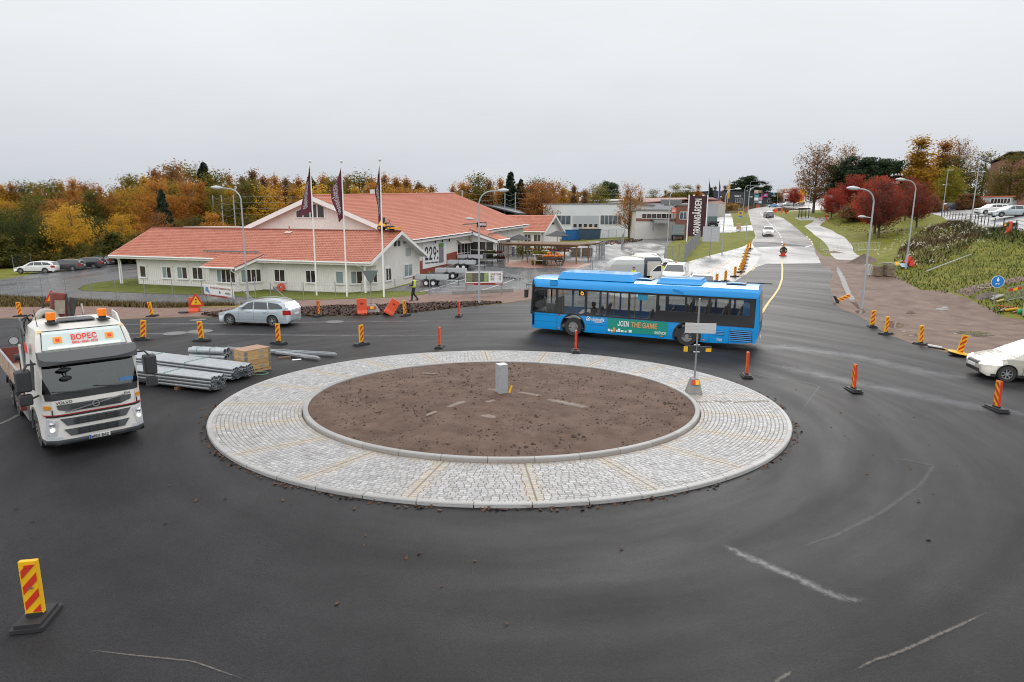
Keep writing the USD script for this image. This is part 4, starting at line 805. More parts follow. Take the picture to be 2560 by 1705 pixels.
def snow_guard(par, A, B, loc, nrm, k=7):
    g = MB().add(bar(A + nrm * .28, B + nrm * .28, .04, .14, loc))
    for i in range(k): p = A + (B - A) * (i + .5) / k; g.tube([p + nrm * .3 - loc, p + nrm * .02 - loc], .025, 4)
    obj('snow_guard', g, GREYM, par)
nsl = np.cross(E1 - E2, R2 - E2); nsl /= np.linalg.norm(nsl)
snow_guard(rf, on_slope(.365, .17), on_slope(.583, .17), loc, nsl)
obj('vent_pipe', MB().cyl(on_slope(.588, .93) - loc, on_slope(.588, .93) - loc + [0, 0, .62], .07), TILE, rf); obj('flashing', MB().box(on_slope(.588, .90) - loc + nsl * .09, (.75, .5, .03), rz=math.atan2(ue[1], ue[0]), rx=math.atan(rise)), mat('pale_flashing', (.55, .42, .38), .6), rf)
obj('plinth', PF.box(MB(), aL, aC, zb - .3, zb + .12, .001, .03), CONC, ob)

# ---- the big store hall behind
A_, Rr, P0, Pe = W(776, 490, 72), W(1134, 484, 96.4), W(1030, 600, 69.6), W(1321, 560.6, 98)
PLw, PLe = wd(2 * A_ - P0, P0[2] - .2), wd(2 * Rr - Pe, Pe[2] - .2)
mdir = (Pe - P0); mdir[2] = 0; mdir /= np.linalg.norm(mdir); pdir = np.array([mdir[1], -mdir[0], 0]); gdir = (P0 - A_) * [1, 1, 0]; gdir /= np.linalg.norm(gdir)
loc = wd(P0, float(T(P0[0], P0[1])) - .2)
hl = thing('store_hall', 'large cream store hall with wide gable and salmon red tiled roof', 'building', loc)
rf = obj('roof', slab4(P0, Pe, Rr, A_, .2, loc).add(slab4(PLe, PLw, A_, Rr, .2, loc)), WHITE, hl)
obj('roof_tiles', tiles(P0, Pe, Rr, A_, loc, .34, .40, .03), TILE2, rf, kind='stuff'); obj('roof_tiles', tiles(PLe, PLw, A_, Rr, loc, .6, .8, .03), TILE2, rf, kind='stuff')
for a, b in ((P0, A_), (PLw, A_)): obj('barge_board', bar(a + up_ - mdir * .04, b + up_ - mdir * .04, .06, .52, loc), WHITE, rf)
for a, b in ((Pe, Rr), (PLe, Rr)): obj('barge_board', bar(a + up_ + mdir * .04, b + up_ + mdir * .04, .06, .4, loc), WHITE, rf)
obj('ridge_tiles', MB().tube([A_ - loc + [0, 0, .06], Rr - loc + [0, 0, .06]], .12, 8), TILE2, rf)
obj('gutter', MB().tube([P0 + pdir * .06 - loc - [0, 0, .05], Pe + pdir * .06 - loc - [0, 0, .05]], .09, 6), GREYM, rf); obj('fascia', bar(P0 - [0, 0, .1], Pe - [0, 0, .1], .05, .3, loc), WHITE, rf)
q0 = P0 - pdir * .7 + mdir * .55; q1 = Pe - pdir * .7 - mdir * .4
PR = Pl(q0, q1, loc); eav = lambda a: P0[2] + (Pe[2] - P0[2]) * (a + .55) / (PR.L + .95) + .05
wall(hl, PR, 0, PR.L, -.8, 0, eav)
gq = A_ + gdir * 0 + mdir * .55; PGh = Pl(PLw + mdir * .55 + gdir * .7, q0, loc); apx = PGh.L - np.linalg.norm((P0 - A_)[:2]) + .7
gt = lambda a: (A_[2] - .24) - (A_[2] - P0[2]) / np.linalg.norm((P0 - A_)[:2]) * abs(a - apx); gt.knots = [apx]
wall(hl, PGh, 0, PGh.L, -1., 0, gt)
PE = Pl(q1, PLe + gdir * .7 - mdir * .4, loc); et = lambda a: Rr[2] - .3 - (Rr[2] - Pe[2]) / np.linalg.norm((Rr - Pe)[:2]) * abs(a + .7 - np.linalg.norm((Rr - Pe)[:2])); et.knots = [np.linalg.norm((Rr - Pe)[:2]) - .7]
wall(hl, PE, 0, PE.L, 0, 0, et, battens=False)
a0, a1, z0, z1 = PGh.rect(738.5, 508, 812, 543.5)
f = obj('gable_window', PGh.box(MB(), a0 - .12, a1 + .12, z0 - .1, z0, .0, .09), WHITE, hl)
for i in range(4):
    b0_, b1_ = a0 + (a1 - a0) * i / 4 + .07, a0 + (a1 - a0) * (i + 1) / 4 - .07; obj('pane', PGh.poly(MB(), [(b0_, z0), (b1_, z0), (b1_, gt(b1_) - .55), (b0_, gt(b0_) - .55)], 0, .035), PANE, f)
for i in range(5): a = a0 + (a1 - a0) * i / 4; obj('mullion', PGh.box(MB(), a - .07, a + .07, z0, gt(a) - .5, 0, .06), WHITE, f)
# chimney cowl
ch = W(938, 493, 82); ch[2] = A_[2] - .9; ckk = W(938, 470, 82)[2]
obj('chimney', MB().box(ch - loc + [0, 0, .6], (1.3, 1.3, 1.6), rz=.4), TILE, rf); obj('chimney_cowl', MB().prism([(-.55, -.55), (.55, -.55), (.55, .55), (-.55, .55)], 0, .7).move(ch - loc + [0, 0, 1.4], .4), mat('cowl', (.6, .62, .62), .4), rf)
# right wall: red lower boards, sale banner, lattice window with awning
def strip_on(P, mb, x0, x1, tl, bl, o0, o1):
    (a0, zt0), (a1, zt1), (_, zb0), (_, zb1) = P.hit(x0, tl[0]), P.hit(x1, tl[1]), P.hit(x0, bl[0]), P.hit(x1, bl[1]); return P.poly(mb, [(a0, zb0), (a1, zb1), (a1, zt1), (a0, zt0)], o0, o1)
obj('red_boarding', strip_on(PR, MB(), 1026, 1142, (659, 628), (697, 657), .003, .045), REDB, hl)
ban = strip_on(PR, MB(), 1054.5, 1114, (609, 599), (673, 660), .05, .09)
LOCB = loc
def on_wall(P, px, py, out): a, z = P.hit(px, py); return P.pt(a, z, out)
bn = thing('sale_banner', 'large white sale banner reading 229 on the store wall', 'banner', loc); obj('sheet', ban, WHITEB, bn)
def wall_text(par, P, s, px, py, h, out, m, width=None, name='lettering'):
    o = on_wall(P, px, py, out); v, f = text_on(s, h, o - P.loc, P.e, (0, 0, 1), .01, True, width); obj(name, (v, f), m, par)
wall_text(bn, PR, '229:-', 1061, 650, 1.45, .095, INK, width=3.6); wall_text(bn, PR, 'Hundfoder Pellets Hallon 20, 15 kg', 1061, 660, .2, .095, INK, width=3.9)
bag = strip_on(PR, MB(), 1095, 1107, (609, 607.5), (657, 655), .095, .11); obj('bag_picture', bag, mat('bag_print', (.30, .23, .22), .5, c2=(.16, .17, .24), scale=1.2), bn); obj('bag_picture', strip_on(PR, MB(), 1094.5, 1107, (609.5, 607), (617, 615.5), .112, .118), mat('bag_green', (.10, .25, .05), .5), bn)
for px_ in (1082, 1100, 1117): p = on_wall(PR, px_, 600 - (px_ - 1082) * .1, .35); obj('spot_lamp', MB().cyl(p - loc, p - loc + [0, 0, -.35], .09), BLACK, hl)
aw0, aw1, wz0, wz1 = PR.rect(1143, 606, 1177, 655); wz1 = PR.hit(1160, 609)[1]; wz0 = PR.hit(1160, 655)[1]
window(hl, PR, (aw0, aw1, wz0, wz1), 4, PANE, False, rows=2)
obj('awning', MB().slab([PR.pt(aw0 - .1, wz1 + .1, .7) - loc, PR.pt(aw1 + .1, wz1 + .1, .7) - loc, PR.pt(aw1 + .1, wz1 + .55, .06) - loc, PR.pt(aw0 - .1, wz1 + .55, .06) - loc], .04), mat('awning_cloth', (.55, .50, .44), .8), hl)
# entrance projection under a catslide roof
T1 = W(1182, 579, 81.9); T2 = W(1244, 601, 80.3); k_ = 3.4; T3 = T2 + mdir * k_ + [0, 0, .12]; T4 = T1 + mdir * k_ + [0, 0, .12]
en = obj('entrance_roof', slab4(T2, T3, T4 - pdir * .5 + [0, 0, .2], T1 - pdir * .5 + [0, 0, .2], .16, loc), WHITE, hl); obj('roof_tiles', tiles(T2, T3, T4 - pdir * .6 + [0, 0, .3], T1 - pdir * .6 + [0, 0, .3], loc, .34, .4), TILE2, en, kind='stuff')
obj('barge_board', bar(T2 + up_ - mdir * .03, T1 + up_ - mdir * .03, .06, .42, loc), WHITE, en); obj('verge_cap', bar(T2 + up_ * 2.6 - mdir * .04, T1 + up_ * 2.6 - mdir * .04, .14, .1, loc), DARKR, en); obj('gutter', MB().tube([T2 - loc + pdir * .07, T3 - loc + pdir * .07], .08, 6), WHITE, en)
PN = Pl(T1 - pdir * .7 + mdir * .45, T2 - pdir * .55 + mdir * .45, loc); nt = lambda a: T1[2] + (T2[2] - T1[2]) * a / PN.L - .1
wall(hl, PN, 0, PN.L, .0, 0, nt); zf = PN.hit(1200, 604)[1]; zl = PN.hit(1200, 646)[1]
window(hl, PN, (.15, PN.L - .2, zl, zf), 3, PANE, False, rows=2)
PN2 = Pl(T2 - pdir * .55 + mdir * .45, T3 - pdir * .55 - mdir * .2, loc); wall(hl, PN2, 0, PN2.L, .0, T2[2] - .1, battens=False); window(hl, PN2, (.15, PN2.L - .15, zl - .5, zf - .1), 4, mat('clear_pane', (.10, .105, .10), .05, c2=(.04, .04, .04), scale=1), False, rows=2)
downpipe(hl, T2 + pdir * .07 + mdir * .4, .3, T2[2] - .05, loc, -pdir * .4)
# roof sign with its snow guards
sg0, sg1 = W(1193, 562, 84), W(1215, 560, 85.2); PSg = Pl(sg0, sg1, sg0); zt, zb2 = W(1204, 555.5, 84.6)[2], W(1204, 568, 84.6)[2]
si = thing('roof_sign', 'dark red shop sign standing on the store roof', 'sign', sg0); obj('board', PSg.box(MB(), 0, PSg.L, zb2, zt, -.08, .08), MAROON, si)
obj('leg', MB().box(PSg.pt(.3, zb2 - .3) - sg0, (.06, .06, .6)), GREYM, si); obj('leg', MB().box(PSg.pt(PSg.L - .3, zb2 - .3) - sg0, (.06, .06, .6)), GREYM, si)
v, f = text_on('GRANNGÅRDEN', .3, PSg.pt(.1, zb2 + .22, .085) - sg0, PSg.e, (0, 0, 1), .01, True, PSg.L - .2); obj('lettering', (v, f), WHITEB, si)
def on_hall(a, v): return (P0 * (1 - a) + Pe * a) * (1 - v) + (A_ * (1 - a) + Rr * a) * v
nh = np.cross(Pe - P0, A_ - P0); nh /= np.linalg.norm(nh)
snow_guard(rf, W(1155, 564, 82.3), W(1194, 561, 84.3), loc, nh * .8, 9); snow_guard(rf, T2 * .55 + T1 * .45 + mdir * .3 + [0, 0, .1], T2 * .55 + T1 * .45 + mdir * 3. + [0, 0, .2], loc, nh, 7)
# low link roof behind the wing on the left
ll = thing('link_roof', 'low pale flat roof behind the left end of the office wing', 'building', W(560, 568, 78) * [1, 1, 0]); lo = W(560, 568, 78) * [1, 1, 0]
obj('roof', MB().box(np.array([0, 2, W(560, 567, 78)[2] - .15]), (9, 6, .3), rz=-.27), mat('pale_roof', (.45, .36, .33), .8), ll); obj('wall', MB().box(np.array([0, 2, W(560, 567, 78)[2] / 2 - .9]), (8.4, 5.4, W(560, 567, 78)[2] + .9), rz=-.27), CREAM, ll)

# ---- garden shop house behind the pergola
c0 = W(1362.4, 580, 100); ax = np.array([-.866, .5, 0]); gx_ = np.array([.5, .866, 0]); wG = 7.4; lG = 15.
zE = c0[2]; zR = W(1388, 538, 103.2)[2]; loc = wd(c0, .7)
gh = thing('garden_shop', 'small cream gabled garden shop with red tiled roof behind the pergola', 'building', loc)
e0, e1, e2, e3 = c0, c0 + ax * lG, c0 + gx_ * wG, c0 + gx_ * wG + ax * lG; r0 = wd(c0 + gx_ * wG / 2, zR); r1 = r0 + ax * lG
for p in (e1, e2, e3): p[2] = zE
rf = obj('roof', slab4(e1, e0, r0, r1, .16, loc).add(slab4(e2, e3, r1, r0, .16, loc)), WHITE, gh); obj('roof_tiles', tiles(e1, e0, r0, r1, loc), TILE, rf, kind='stuff'); obj('roof_tiles', tiles(e2, e3, r1, r0, loc), TILE, rf, kind='stuff')
for a, b in ((e0, r0), (e2, r0)): obj('barge_board', bar(a + up_ - ax * .03, b + up_ - ax * .03, .06, .34, loc), WHITE, rf)
obj('gutter', MB().tube([e1 - loc - gx_ * .06, e0 - loc - gx_ * .06], .08, 6), WHITE, rf)
PH = Pl(e1 + gx_ * .5, e0 + gx_ * .5 + ax * .6, loc); wall(gh, PH, 0, PH.L, -.2, zE - .1); PK = Pl(e0 + gx_ * .5 + ax * .6, e2 - gx_ * .5 + ax * .6, loc); kt = lambda a: zR - .15 - (zR - zE) / (wG / 2) * abs(a + .5 - wG / 2); kt.knots = [wG / 2 - .5]
wall(gh, PK, 0, PK.L, -.2, 0, kt, battens=False); PK2 = Pl(e2 - gx_ * .5 + ax * .6, e3 - gx_ * .5, loc); wall(gh, PK2, 0, PK2.L, -.2, zE - .1, battens=False)
zz1 = PH.hit(1335, 586)[1]; zz0 = float(T(*PH.pt(8, 0)[:2])) + .25
for k in range(5): a = PH.L - 1.6 - k * 1.75; window(gh, PH, (a, a + 1.2, zz0, zz1), 2, None, False)
window(gh, PK, PK.rect(1377, 555, 1386, 562), 1, None, False)
downpipe(gh, e0 + ax * .7 - gx_ * .06, float(T(c0[0], c0[1])), zE - .05, loc, gx_ * .45)

# ---- white workshop, its containers and the buildings farther along
def block(name, label, P, z0, z1, depth, m, roofm=None, cat='building', par=None, over=.3, slope=0.):
    b = thing(name, label, cat, P.loc); w = MB(); P.box(w, 0, P.L, z0, z1, -depth, 0); obj('wall', w, m, b)
    r = MB(); P.poly(r, [(-over, z1), (P.L + over, z1 + slope), (P.L + over, z1 + slope + .25), (-over, z1 + .25)], -depth - over, over * .3); obj('roof', r, roofm or GREYM, b); return b
MW = mat('white_metal_clad', (.66, .68, .69), .5, c2=(.60, .62, .64), scale=.4); GREYW = mat('grey_cladding', (.40, .42, .44), .5); DGREY = mat('dark_cladding', (.030, .034, .040), .6); ROOFG = mat('grey_roof', (.16, .165, .17), .8, c2=(.22, .225, .23), scale=.6); BRICK = mat('dark_brick', (.16, .065, .045), .8, c2=(.22, .10, .07), scale=4)
wl, wr = W(1359.5, 515.4, 150), W(1588, 506, 140); zt = (wl[2] + wr[2]) / 2; PW = Pl(wl, wr, wd(wl, 1.)); 
ws = block('workshop', 'white flat-roofed workshop with grey folding doors behind the solo maple', PW, 0., zt, 16, MW, ROOFG)
for k, (x0, x1) in enumerate(((1391, 1427), (1501.5, 1553.5))): window(ws, PW, PW.rect(x0, 538.5 - k * .5, x1, 561.5), (3, 5)[k], mat('blue_pane', (.03, .05, .075), .06, c2=(.10, .13, .14), scale=.5, spec=.7), False)
for k in range(5):
    x0 = 1432 + k * 13; r = PW.rect(x0, 539, x0 + 12, 573); d_ = obj('folding_door', PW.box(MB(), *r, .0, .05), GREYW, ws); obj('door_light', PW.box(MB(), *PW.rect(x0 + 2, 560, x0 + 9.5, 568), .051, .06), PANE, d_)
obj('corner_trim', PW.box(MB(), -.05, .2, 0, zt, 0, .05), WHITE, ws)
# grey-roofed shed and pale roof beyond the hall
p0, p1 = W(1200, 505, 150), W(1295, 531, 132); bz = thing('shed_with_grey_roof', 'long dark grey roofed shed showing over the store roof', 'building', wd(p0, 1)); lc = wd(p0, 1)
back = np.array([16., 20, 0]); hi = W(1198, 506.5, 150); lo_ = W(1296, 532, 136)
obj('roof', slab4(hi - np.array([9, -4, 0]) * 0 + np.array([0, 0, -.1]), lo_, lo_ + np.array([2, 12, 0]), hi + np.array([6, 12, 0]), .3, lc), mat('slate_roof', (.045, .055, .065), .6), bz); obj('wall', MB().box((lo_ + hi) / 2 * [1, 1, 0] + [0, 8, 1.6] - lc, (9, 10, 3.6)), GREYW, bz)
# brick-and-plaster low block right of the workshop
wl, wr = W(1590, 531, 119), W(1692, 529, 118.4); PQ = Pl(wl, wr, wd(wl, 2.)); zt = W(1640, 527, 119)[2]; lb = block('low_office_block', 'low plaster and brick office block with ribbon windows right of the workshop', PQ, 0., zt, 12, mat('pale_plaster', (.60, .58, .54), .8), ROOFG)
obj('brick_band', PQ.box(MB(), *PQ.rect(1590, 546, 1690, 553), .003, .05), BRICK, lb); window(lb, PQ, PQ.rect(1605, 534, 1678, 546), 6, PANE, False)
obj('stair_deck', PQ.box(PQ.box(PQ.box(MB(), *PQ.rect(1627, 548, 1666, 549.5), .06, 3.), *PQ.rect(1627, 548, 1629, 575), 2.7, 3.), *PQ.rect(1664, 548, 1666, 575), 2.7, 3.), GREYM, lb); obj('railing', PQ.box(MB(), *PQ.rect(1627, 547, 1666, 558), 2.95, 3.0), mat('grey_boards', (.28, .28, .27), .7), lb)
for k in range(5): p = W(1660 + k * 9, 505 + (k % 2) * 3, 130 + k); obj('roof_unit', MB().box(p - PQ.loc, (1.2, 1, 1)), GREYM, lb)
wl, wr = W(1606, 505, 160), W(1735, 498, 150); PQ = Pl(wl, wr, wd(wl, 2.)); rb = block('red_roofed_hall', 'long hall with a dull red roof behind the low office block', PQ, 0., W(1670, 508, 155)[2], 12, GREYW, mat('dull_red_roof', (.20, .075, .06), .7), slope=.8); obj('roof_slope', slab4(W(1606, 508, 160), W(1728, 503, 151), W(1715, 494, 165), W(1610, 495, 174), .2, PQ.loc), MATS['dull_red_roof'], rb)
wl, wr = W(1450, 500, 185), W(1560, 496, 170); PQ = Pl(wl, wr, wd(wl, 2.)); gb = block('pale_gabled_hall', 'pale grey gabled hall behind the workshop roof', PQ, 0., W(1500, 505, 178)[2], 14, MW, ROOFG); obj('roof_slope', slab4(W(1452, 510, 185), W(1560, 507, 170), W(1560, 497, 178), W(1474, 499, 192), .2, PQ.loc), mat('pale_sheet_roof', (.46, .44, .42), .7), gb)
wl, wr = W(1692, 533, 116), W(1722, 520, 115.6); PQ = Pl(wl, wr, wd(wl, 2.)); bb = block('dark_brick_shop', 'dark brick shop corner with orange sign beside the tall banner', PQ, 0., W(1710, 514, 116)[2], 8, BRICK, ROOFG); window(bb, PQ, PQ.rect(1700, 530, 1725, 548), 3, MATS['blue_pane'], False)
so = W(1684.5, 526, 108); os_ = thing('orange_sign', 'square orange sign with white writing on the low office block', 'sign', so); obj('board', MB().box((0, 0, 0), (.9, .12, .9)), mat('orange_sign', (.62, .10, .03), .5), os_); obj('post', MB().cyl((0, .1, -.4), (0, .1, -3.5), .06), GREYM, os_)
for k in range(3): obj('lettering', MB().box((0, -.065, .22 - k * .22), (.6, .01, .08)), WHITEB, os_)
# far house with brown roof, black retail block, petrol station
def hip(name, label, px0, px1, yb, ye, yr, Y, dep, m, rm):
    a, b = W(px0, ye, Y), W(px1, ye, Y); z0 = float(T(a[0], Y)) - 1; lc = wd((a + b) / 2, z0); t = thing(name, label, 'building', lc); P = Pl(a, b, lc); obj('wall', P.box(MB(), .4, P.L - .4, z0, a[2], -dep, 0), m, t); zr_ = W(px0, yr, Y + dep / 2)[2]; k = np.array([0, 1., 0])
    r0_, r1_ = wd(a + (b - a) * .25 + k * dep / 2, zr_), wd(b + (a - b) * .25 + k * dep / 2, zr_); mb = MB().add(slab4(a, b, r1_, r0_, .2, lc)).add(slab4(b, b + k * dep, r1_ + [0, 0, .001], r1_, .2, lc)).add(slab4(b + k * dep, a + k * dep, r0_, r1_, .2, lc)).add(slab4(a + k * dep, a, r0_, r0_ + [0, 0, .001], .2, lc)); obj('roof', mb, rm, t); return t, P
hb_, Ph = hip('brown_roofed_house', 'house with a wide brown hipped roof beside the yellow and blue flags', 1740, 1816, 520, 508, 493, 190, 12, mat('pale_house', (.50, .46, .42), .8), mat('brown_roof', (.20, .095, .075), .8)); window(hb_, Ph, Ph.rect(1780, 510, 1795, 516), 3, PANE, False)
wl, wr = W(1776, 484, 330), W(1950, 480, 345); PX = Pl(wl, wr, wd(wl, 10.)); z0 = 8.; rb = block('black_retail_block', 'black clad retail block with shop signs at the end of the road', PX, z0, W(1860, 481, 338)[2], 40, DGREY, DGREY)
for x0, y0, x1, y1, c, s in [(1795, 489, 1806, 493, WHITEB, 'Rusta'), (1836, 488.5, 1852, 492.5, WHITEB, 'SMARTS'), (1871, 490.5, 1881, 493.5, WHITEB, 'JYSK')]:
    r = PX.rect(x0, y0, x1, y1); v, f = text_on(s, r[3] - r[2], PX.pt(r[0], r[2], .1) - PX.loc, PX.e, (0, 0, 1), .1, True, r[1] - r[0]); obj('lettering', (v, f), c, rb)
for x0, y0, x1, y1, m_ in [(1905, 484, 1918, 492.5, mat('magenta_sign', (.62, .03, .22), .5)), (1928, 488, 1939, 491.5, WHITEB), (1932, 482, 1936, 487, mat('cyan_sign', (.05, .40, .55), .5))]: obj('sign', PX.box(MB(), *PX.rect(x0, y0, x1, y1), .1, .4), m_, rb)
obj('sign_mark', PX.box(MB(), *PX.rect(1909, 486.5, 1914, 490), .41, .5), mat('sky_blue', (.35, .6, .75), .5), rb)
for x0, x1 in ((1839, 1856), (1920, 1932), (1886, 1896)): window(rb, PX, PX.rect(x0, 496, x1, 507), 4, PANE, False)
wl, wr = W(1950, 486, 345), W(2012, 486, 330); PX = Pl(wl, wr, wd(wl, 10.)); pb = block('white_retail_block', 'white shop building beside the petrol station canopy', PX, 8., W(1980, 487, 338)[2], 20, MW, WHITE); window(pb, PX, PX.rect(1962, 497, 1990, 503), 6, PANE, False)
pc = W(1992, 485, 300); ps = thing('petrol_station', 'petrol station canopy with a yellow edge at the end of the road', 'petrol station', wd(pc, 12)); obj('canopy', MB().box((0, 0, pc[2] - 12), (9, 8, .9)), WHITE, ps); obj('canopy_edge', MB().box((0, -4.06, pc[2] - 12), (9.1, .12, .8)), mat('yellow_fascia', (.75, .52, .04), .5), ps)
for x in (-3, 3): obj('pillar', MB().box((x, 0, (pc[2] - 12) / 2 - .5), (.4, .4, pc[2] - 12 - .9 + .9)), WHITE, ps)
tp = W(2003, 500, 290); tm = thing('petrol_totem', 'tall yellow and red petrol station totem sign', 'sign', wd(tp, float(T(tp[0], 290)) - .3)); h_ = W(2003, 470, 290)[2] - float(T(tp[0], 290)); obj('board', MB().box((0, 0, h_ * .6), (2.4, .5, h_ * .8)), mat('totem_yellow', (.78, .36, .02), .5), tm); obj('price_panel', MB().box((.3, -.27, h_ * .5), (1.5, .06, h_ * .3)), mat('totem_red', (.75, .12, .03), .5), tm); obj('post', MB().box((0, 0, h_ * .1), (1.6, .4, h_ * .22)), GREYM, tm)
# red brick house at the far right and glass pavilion
wl, wr = W(2478, 405, 150), W(2520, 398, 140); PX = Pl(wl, wr, wd(wl, 8.)); rh = block('brick_house', 'tall red brick house with a dark roof edge behind the dark maple', PX, 6., W(2500, 403, 145)[2], 10, mat('red_brick', (.26, .10, .08), .85, c2=(.32, .14, .11), scale=3), DGREY, over=.8, slope=1.2); window(rh, PX, PX.rect(2500, 418, 2512, 432), 2, PANE, False)
wl, wr = W(2440, 500, 130), W(2530, 500, 126); PX = Pl(wl, wr, wd(wl, 8.)); gp_ = block('low_pavilion', 'low pavilion with orange roof edge and glass front behind the white parked cars', PX, 7., W(2480, 493, 128)[2], 8, GREYW, mat('orange_roof', (.42, .12, .05), .7)); window(gp_, PX, PX.rect(2478, 496, 2525, 508), 6, PANE, False)
# ================================================================ vehicles
def paint(name, c, rough=.28, metal=0., coat=.6): return mat(name, c, rough, metal, coat=coat, spec=.5)
TYRE = mat('tyre', (.022, .022, .023), .75, c2=(.04, .038, .036), scale=5); RIM = mat('alloy_rim', (.42, .43, .44), .35, .7); CARGLASS = mat('car_glass', (.020, .024, .027), .03, spec=.8, coat=.5); LAMPG = mat('lamp_glass', (.55, .57, .60), .12, .2, spec=.8); LAMPON = mat('lit_headlamp', (1., .95, .82), .3, emit=1.2); TAIL = mat('tail_lamp', (.36, .012, .012), .2, spec=.7); PLASTIC = mat('black_plastic', (.025, .026, .028), .5); PLATE = mat('number_plate', (.70, .70, .68), .5); CHROME = mat('chrome', (.62, .63, .65), .18, .9); AMBERL = mat('amber_lamp', (.75, .22, .02), .25, spec=.7); ORANGEL = mat('orange_beacon', (.80, .20, .015), .3, emit=.25)
def spline(p, n=6):
    p = np.asarray(p, float); m = len(p); o = []
    for i in range(m - 1):
        a, b, c, d = p[max(i - 1, 0)], p[i], p[i + 1], p[min(i + 2, m - 1)]
        for t in np.linspace(0, 1, n, endpoint=False): o.append(.5 * (2 * b + (c - a) * t + (2 * a - 5 * b + 4 * c - d) * t * t + (3 * b - a - 3 * c + d) * t ** 3))
    return np.array(o + [p[-1]])
def mex(poly, h): 
    poly = sg.polygon.orient(poly); return m3.Manifold.extrude(m3.CrossSection([np.array(poly.exterior.coords)[:-1].tolist()]), h)
def m_side(poly, w): return mex(poly, 2 * w).rotate([90, 0, 0]).translate([0, w, 0])                  # (x, z) across y
def m_front(poly, x0, x1): return mex(poly, x1 - x0).rotate([90, 0, 90]).translate([x0, 0, 0])        # (y, z) along x
def m_plan(poly, z0, z1): return mex(poly, z1 - z0).translate([0, 0, z0])
def m_cyl(x, z, r, y0, y1, n=28): return m3.Manifold.cylinder(y1 - y0, r, r, n).rotate([-90, 0, 0]).translate([x, y0, z])
def m_box(a, b): a, b = np.minimum(a, b), np.maximum(a, b); return m3.Manifold.cube((np.array(b, float) - a).tolist()).translate(np.array(a, float).tolist())
def lathe_y(prof, n=24):
    """profile (radius, y) turned about the y axis"""
    p = np.array(prof, float); a = np.linspace(0, 2 * PI, n + 1)[:-1]; k = len(p); V = np.stack([p[None, :, 0] * np.cos(a)[:, None], np.tile(p[:, 1], (n, 1)), p[None, :, 0] * np.sin(a)[:, None]], -1).reshape(-1, 3); F = []
    for i in range(n):
        for j in range(k - 1): q = i * k + j; r_ = ((i + 1) % n) * k + j; F += [(q, r_, r_ + 1), (q, r_ + 1, q + 1)]
    return V, np.array(F)
def wheel(par, x, y, r, w, side, rim=RIM, spokes=7, hub=.62, name='wheel'):
    s = side; t = MB().add(lathe_y([(r * hub, -w / 2 * s), (r * .93, -w / 2 * s), (r, -w * .36 * s), (r, w * .36 * s), (r * .93, w / 2 * s), (r * hub, w / 2 * s), (r * hub, -w / 2 * s)][::s]), loc=(x, y, r))
    wn = obj(name, t, TYRE, par, smooth=40)
    d = sg.Point(0, 0).buffer(r * hub, 24)
    if spokes:
        for k in range(spokes):
            a = 2 * PI * k / spokes; d = d.difference(sg.Polygon([(r * .2 * math.cos(a + q), r * .2 * math.sin(a + q)) if i < 2 else (r * hub * .88 * math.cos(a + q), r * hub * .88 * math.sin(a + q)) for i, q in enumerate((-.12, .12, 2.1 / spokes, -2.1 / spokes))]).buffer(.006))
    m = mex(d, .03) if not spokes else m3.Manifold.extrude(m3.CrossSection([np.array(g.coords)[:-1].tolist() for g in [sg.polygon.orient(d).exterior] + list(sg.polygon.orient(d).interiors)]), .03)
    m = m.rotate([90, 0, 0]).translate([x, y + s * w * .34 + .015, r]); obj('rim', m, rim, wn)
    obj('brake_disc', MB().cyl((x, y + s * w * .1, r), (x, y + s * w * .2, r), r * hub * .98, 20), PLASTIC, wn)
    obj('hub', MB().cyl((x, y + s * w * .30, r), (x, y + s * w * .45, r), r * .2, 12), rim, wn); return wn
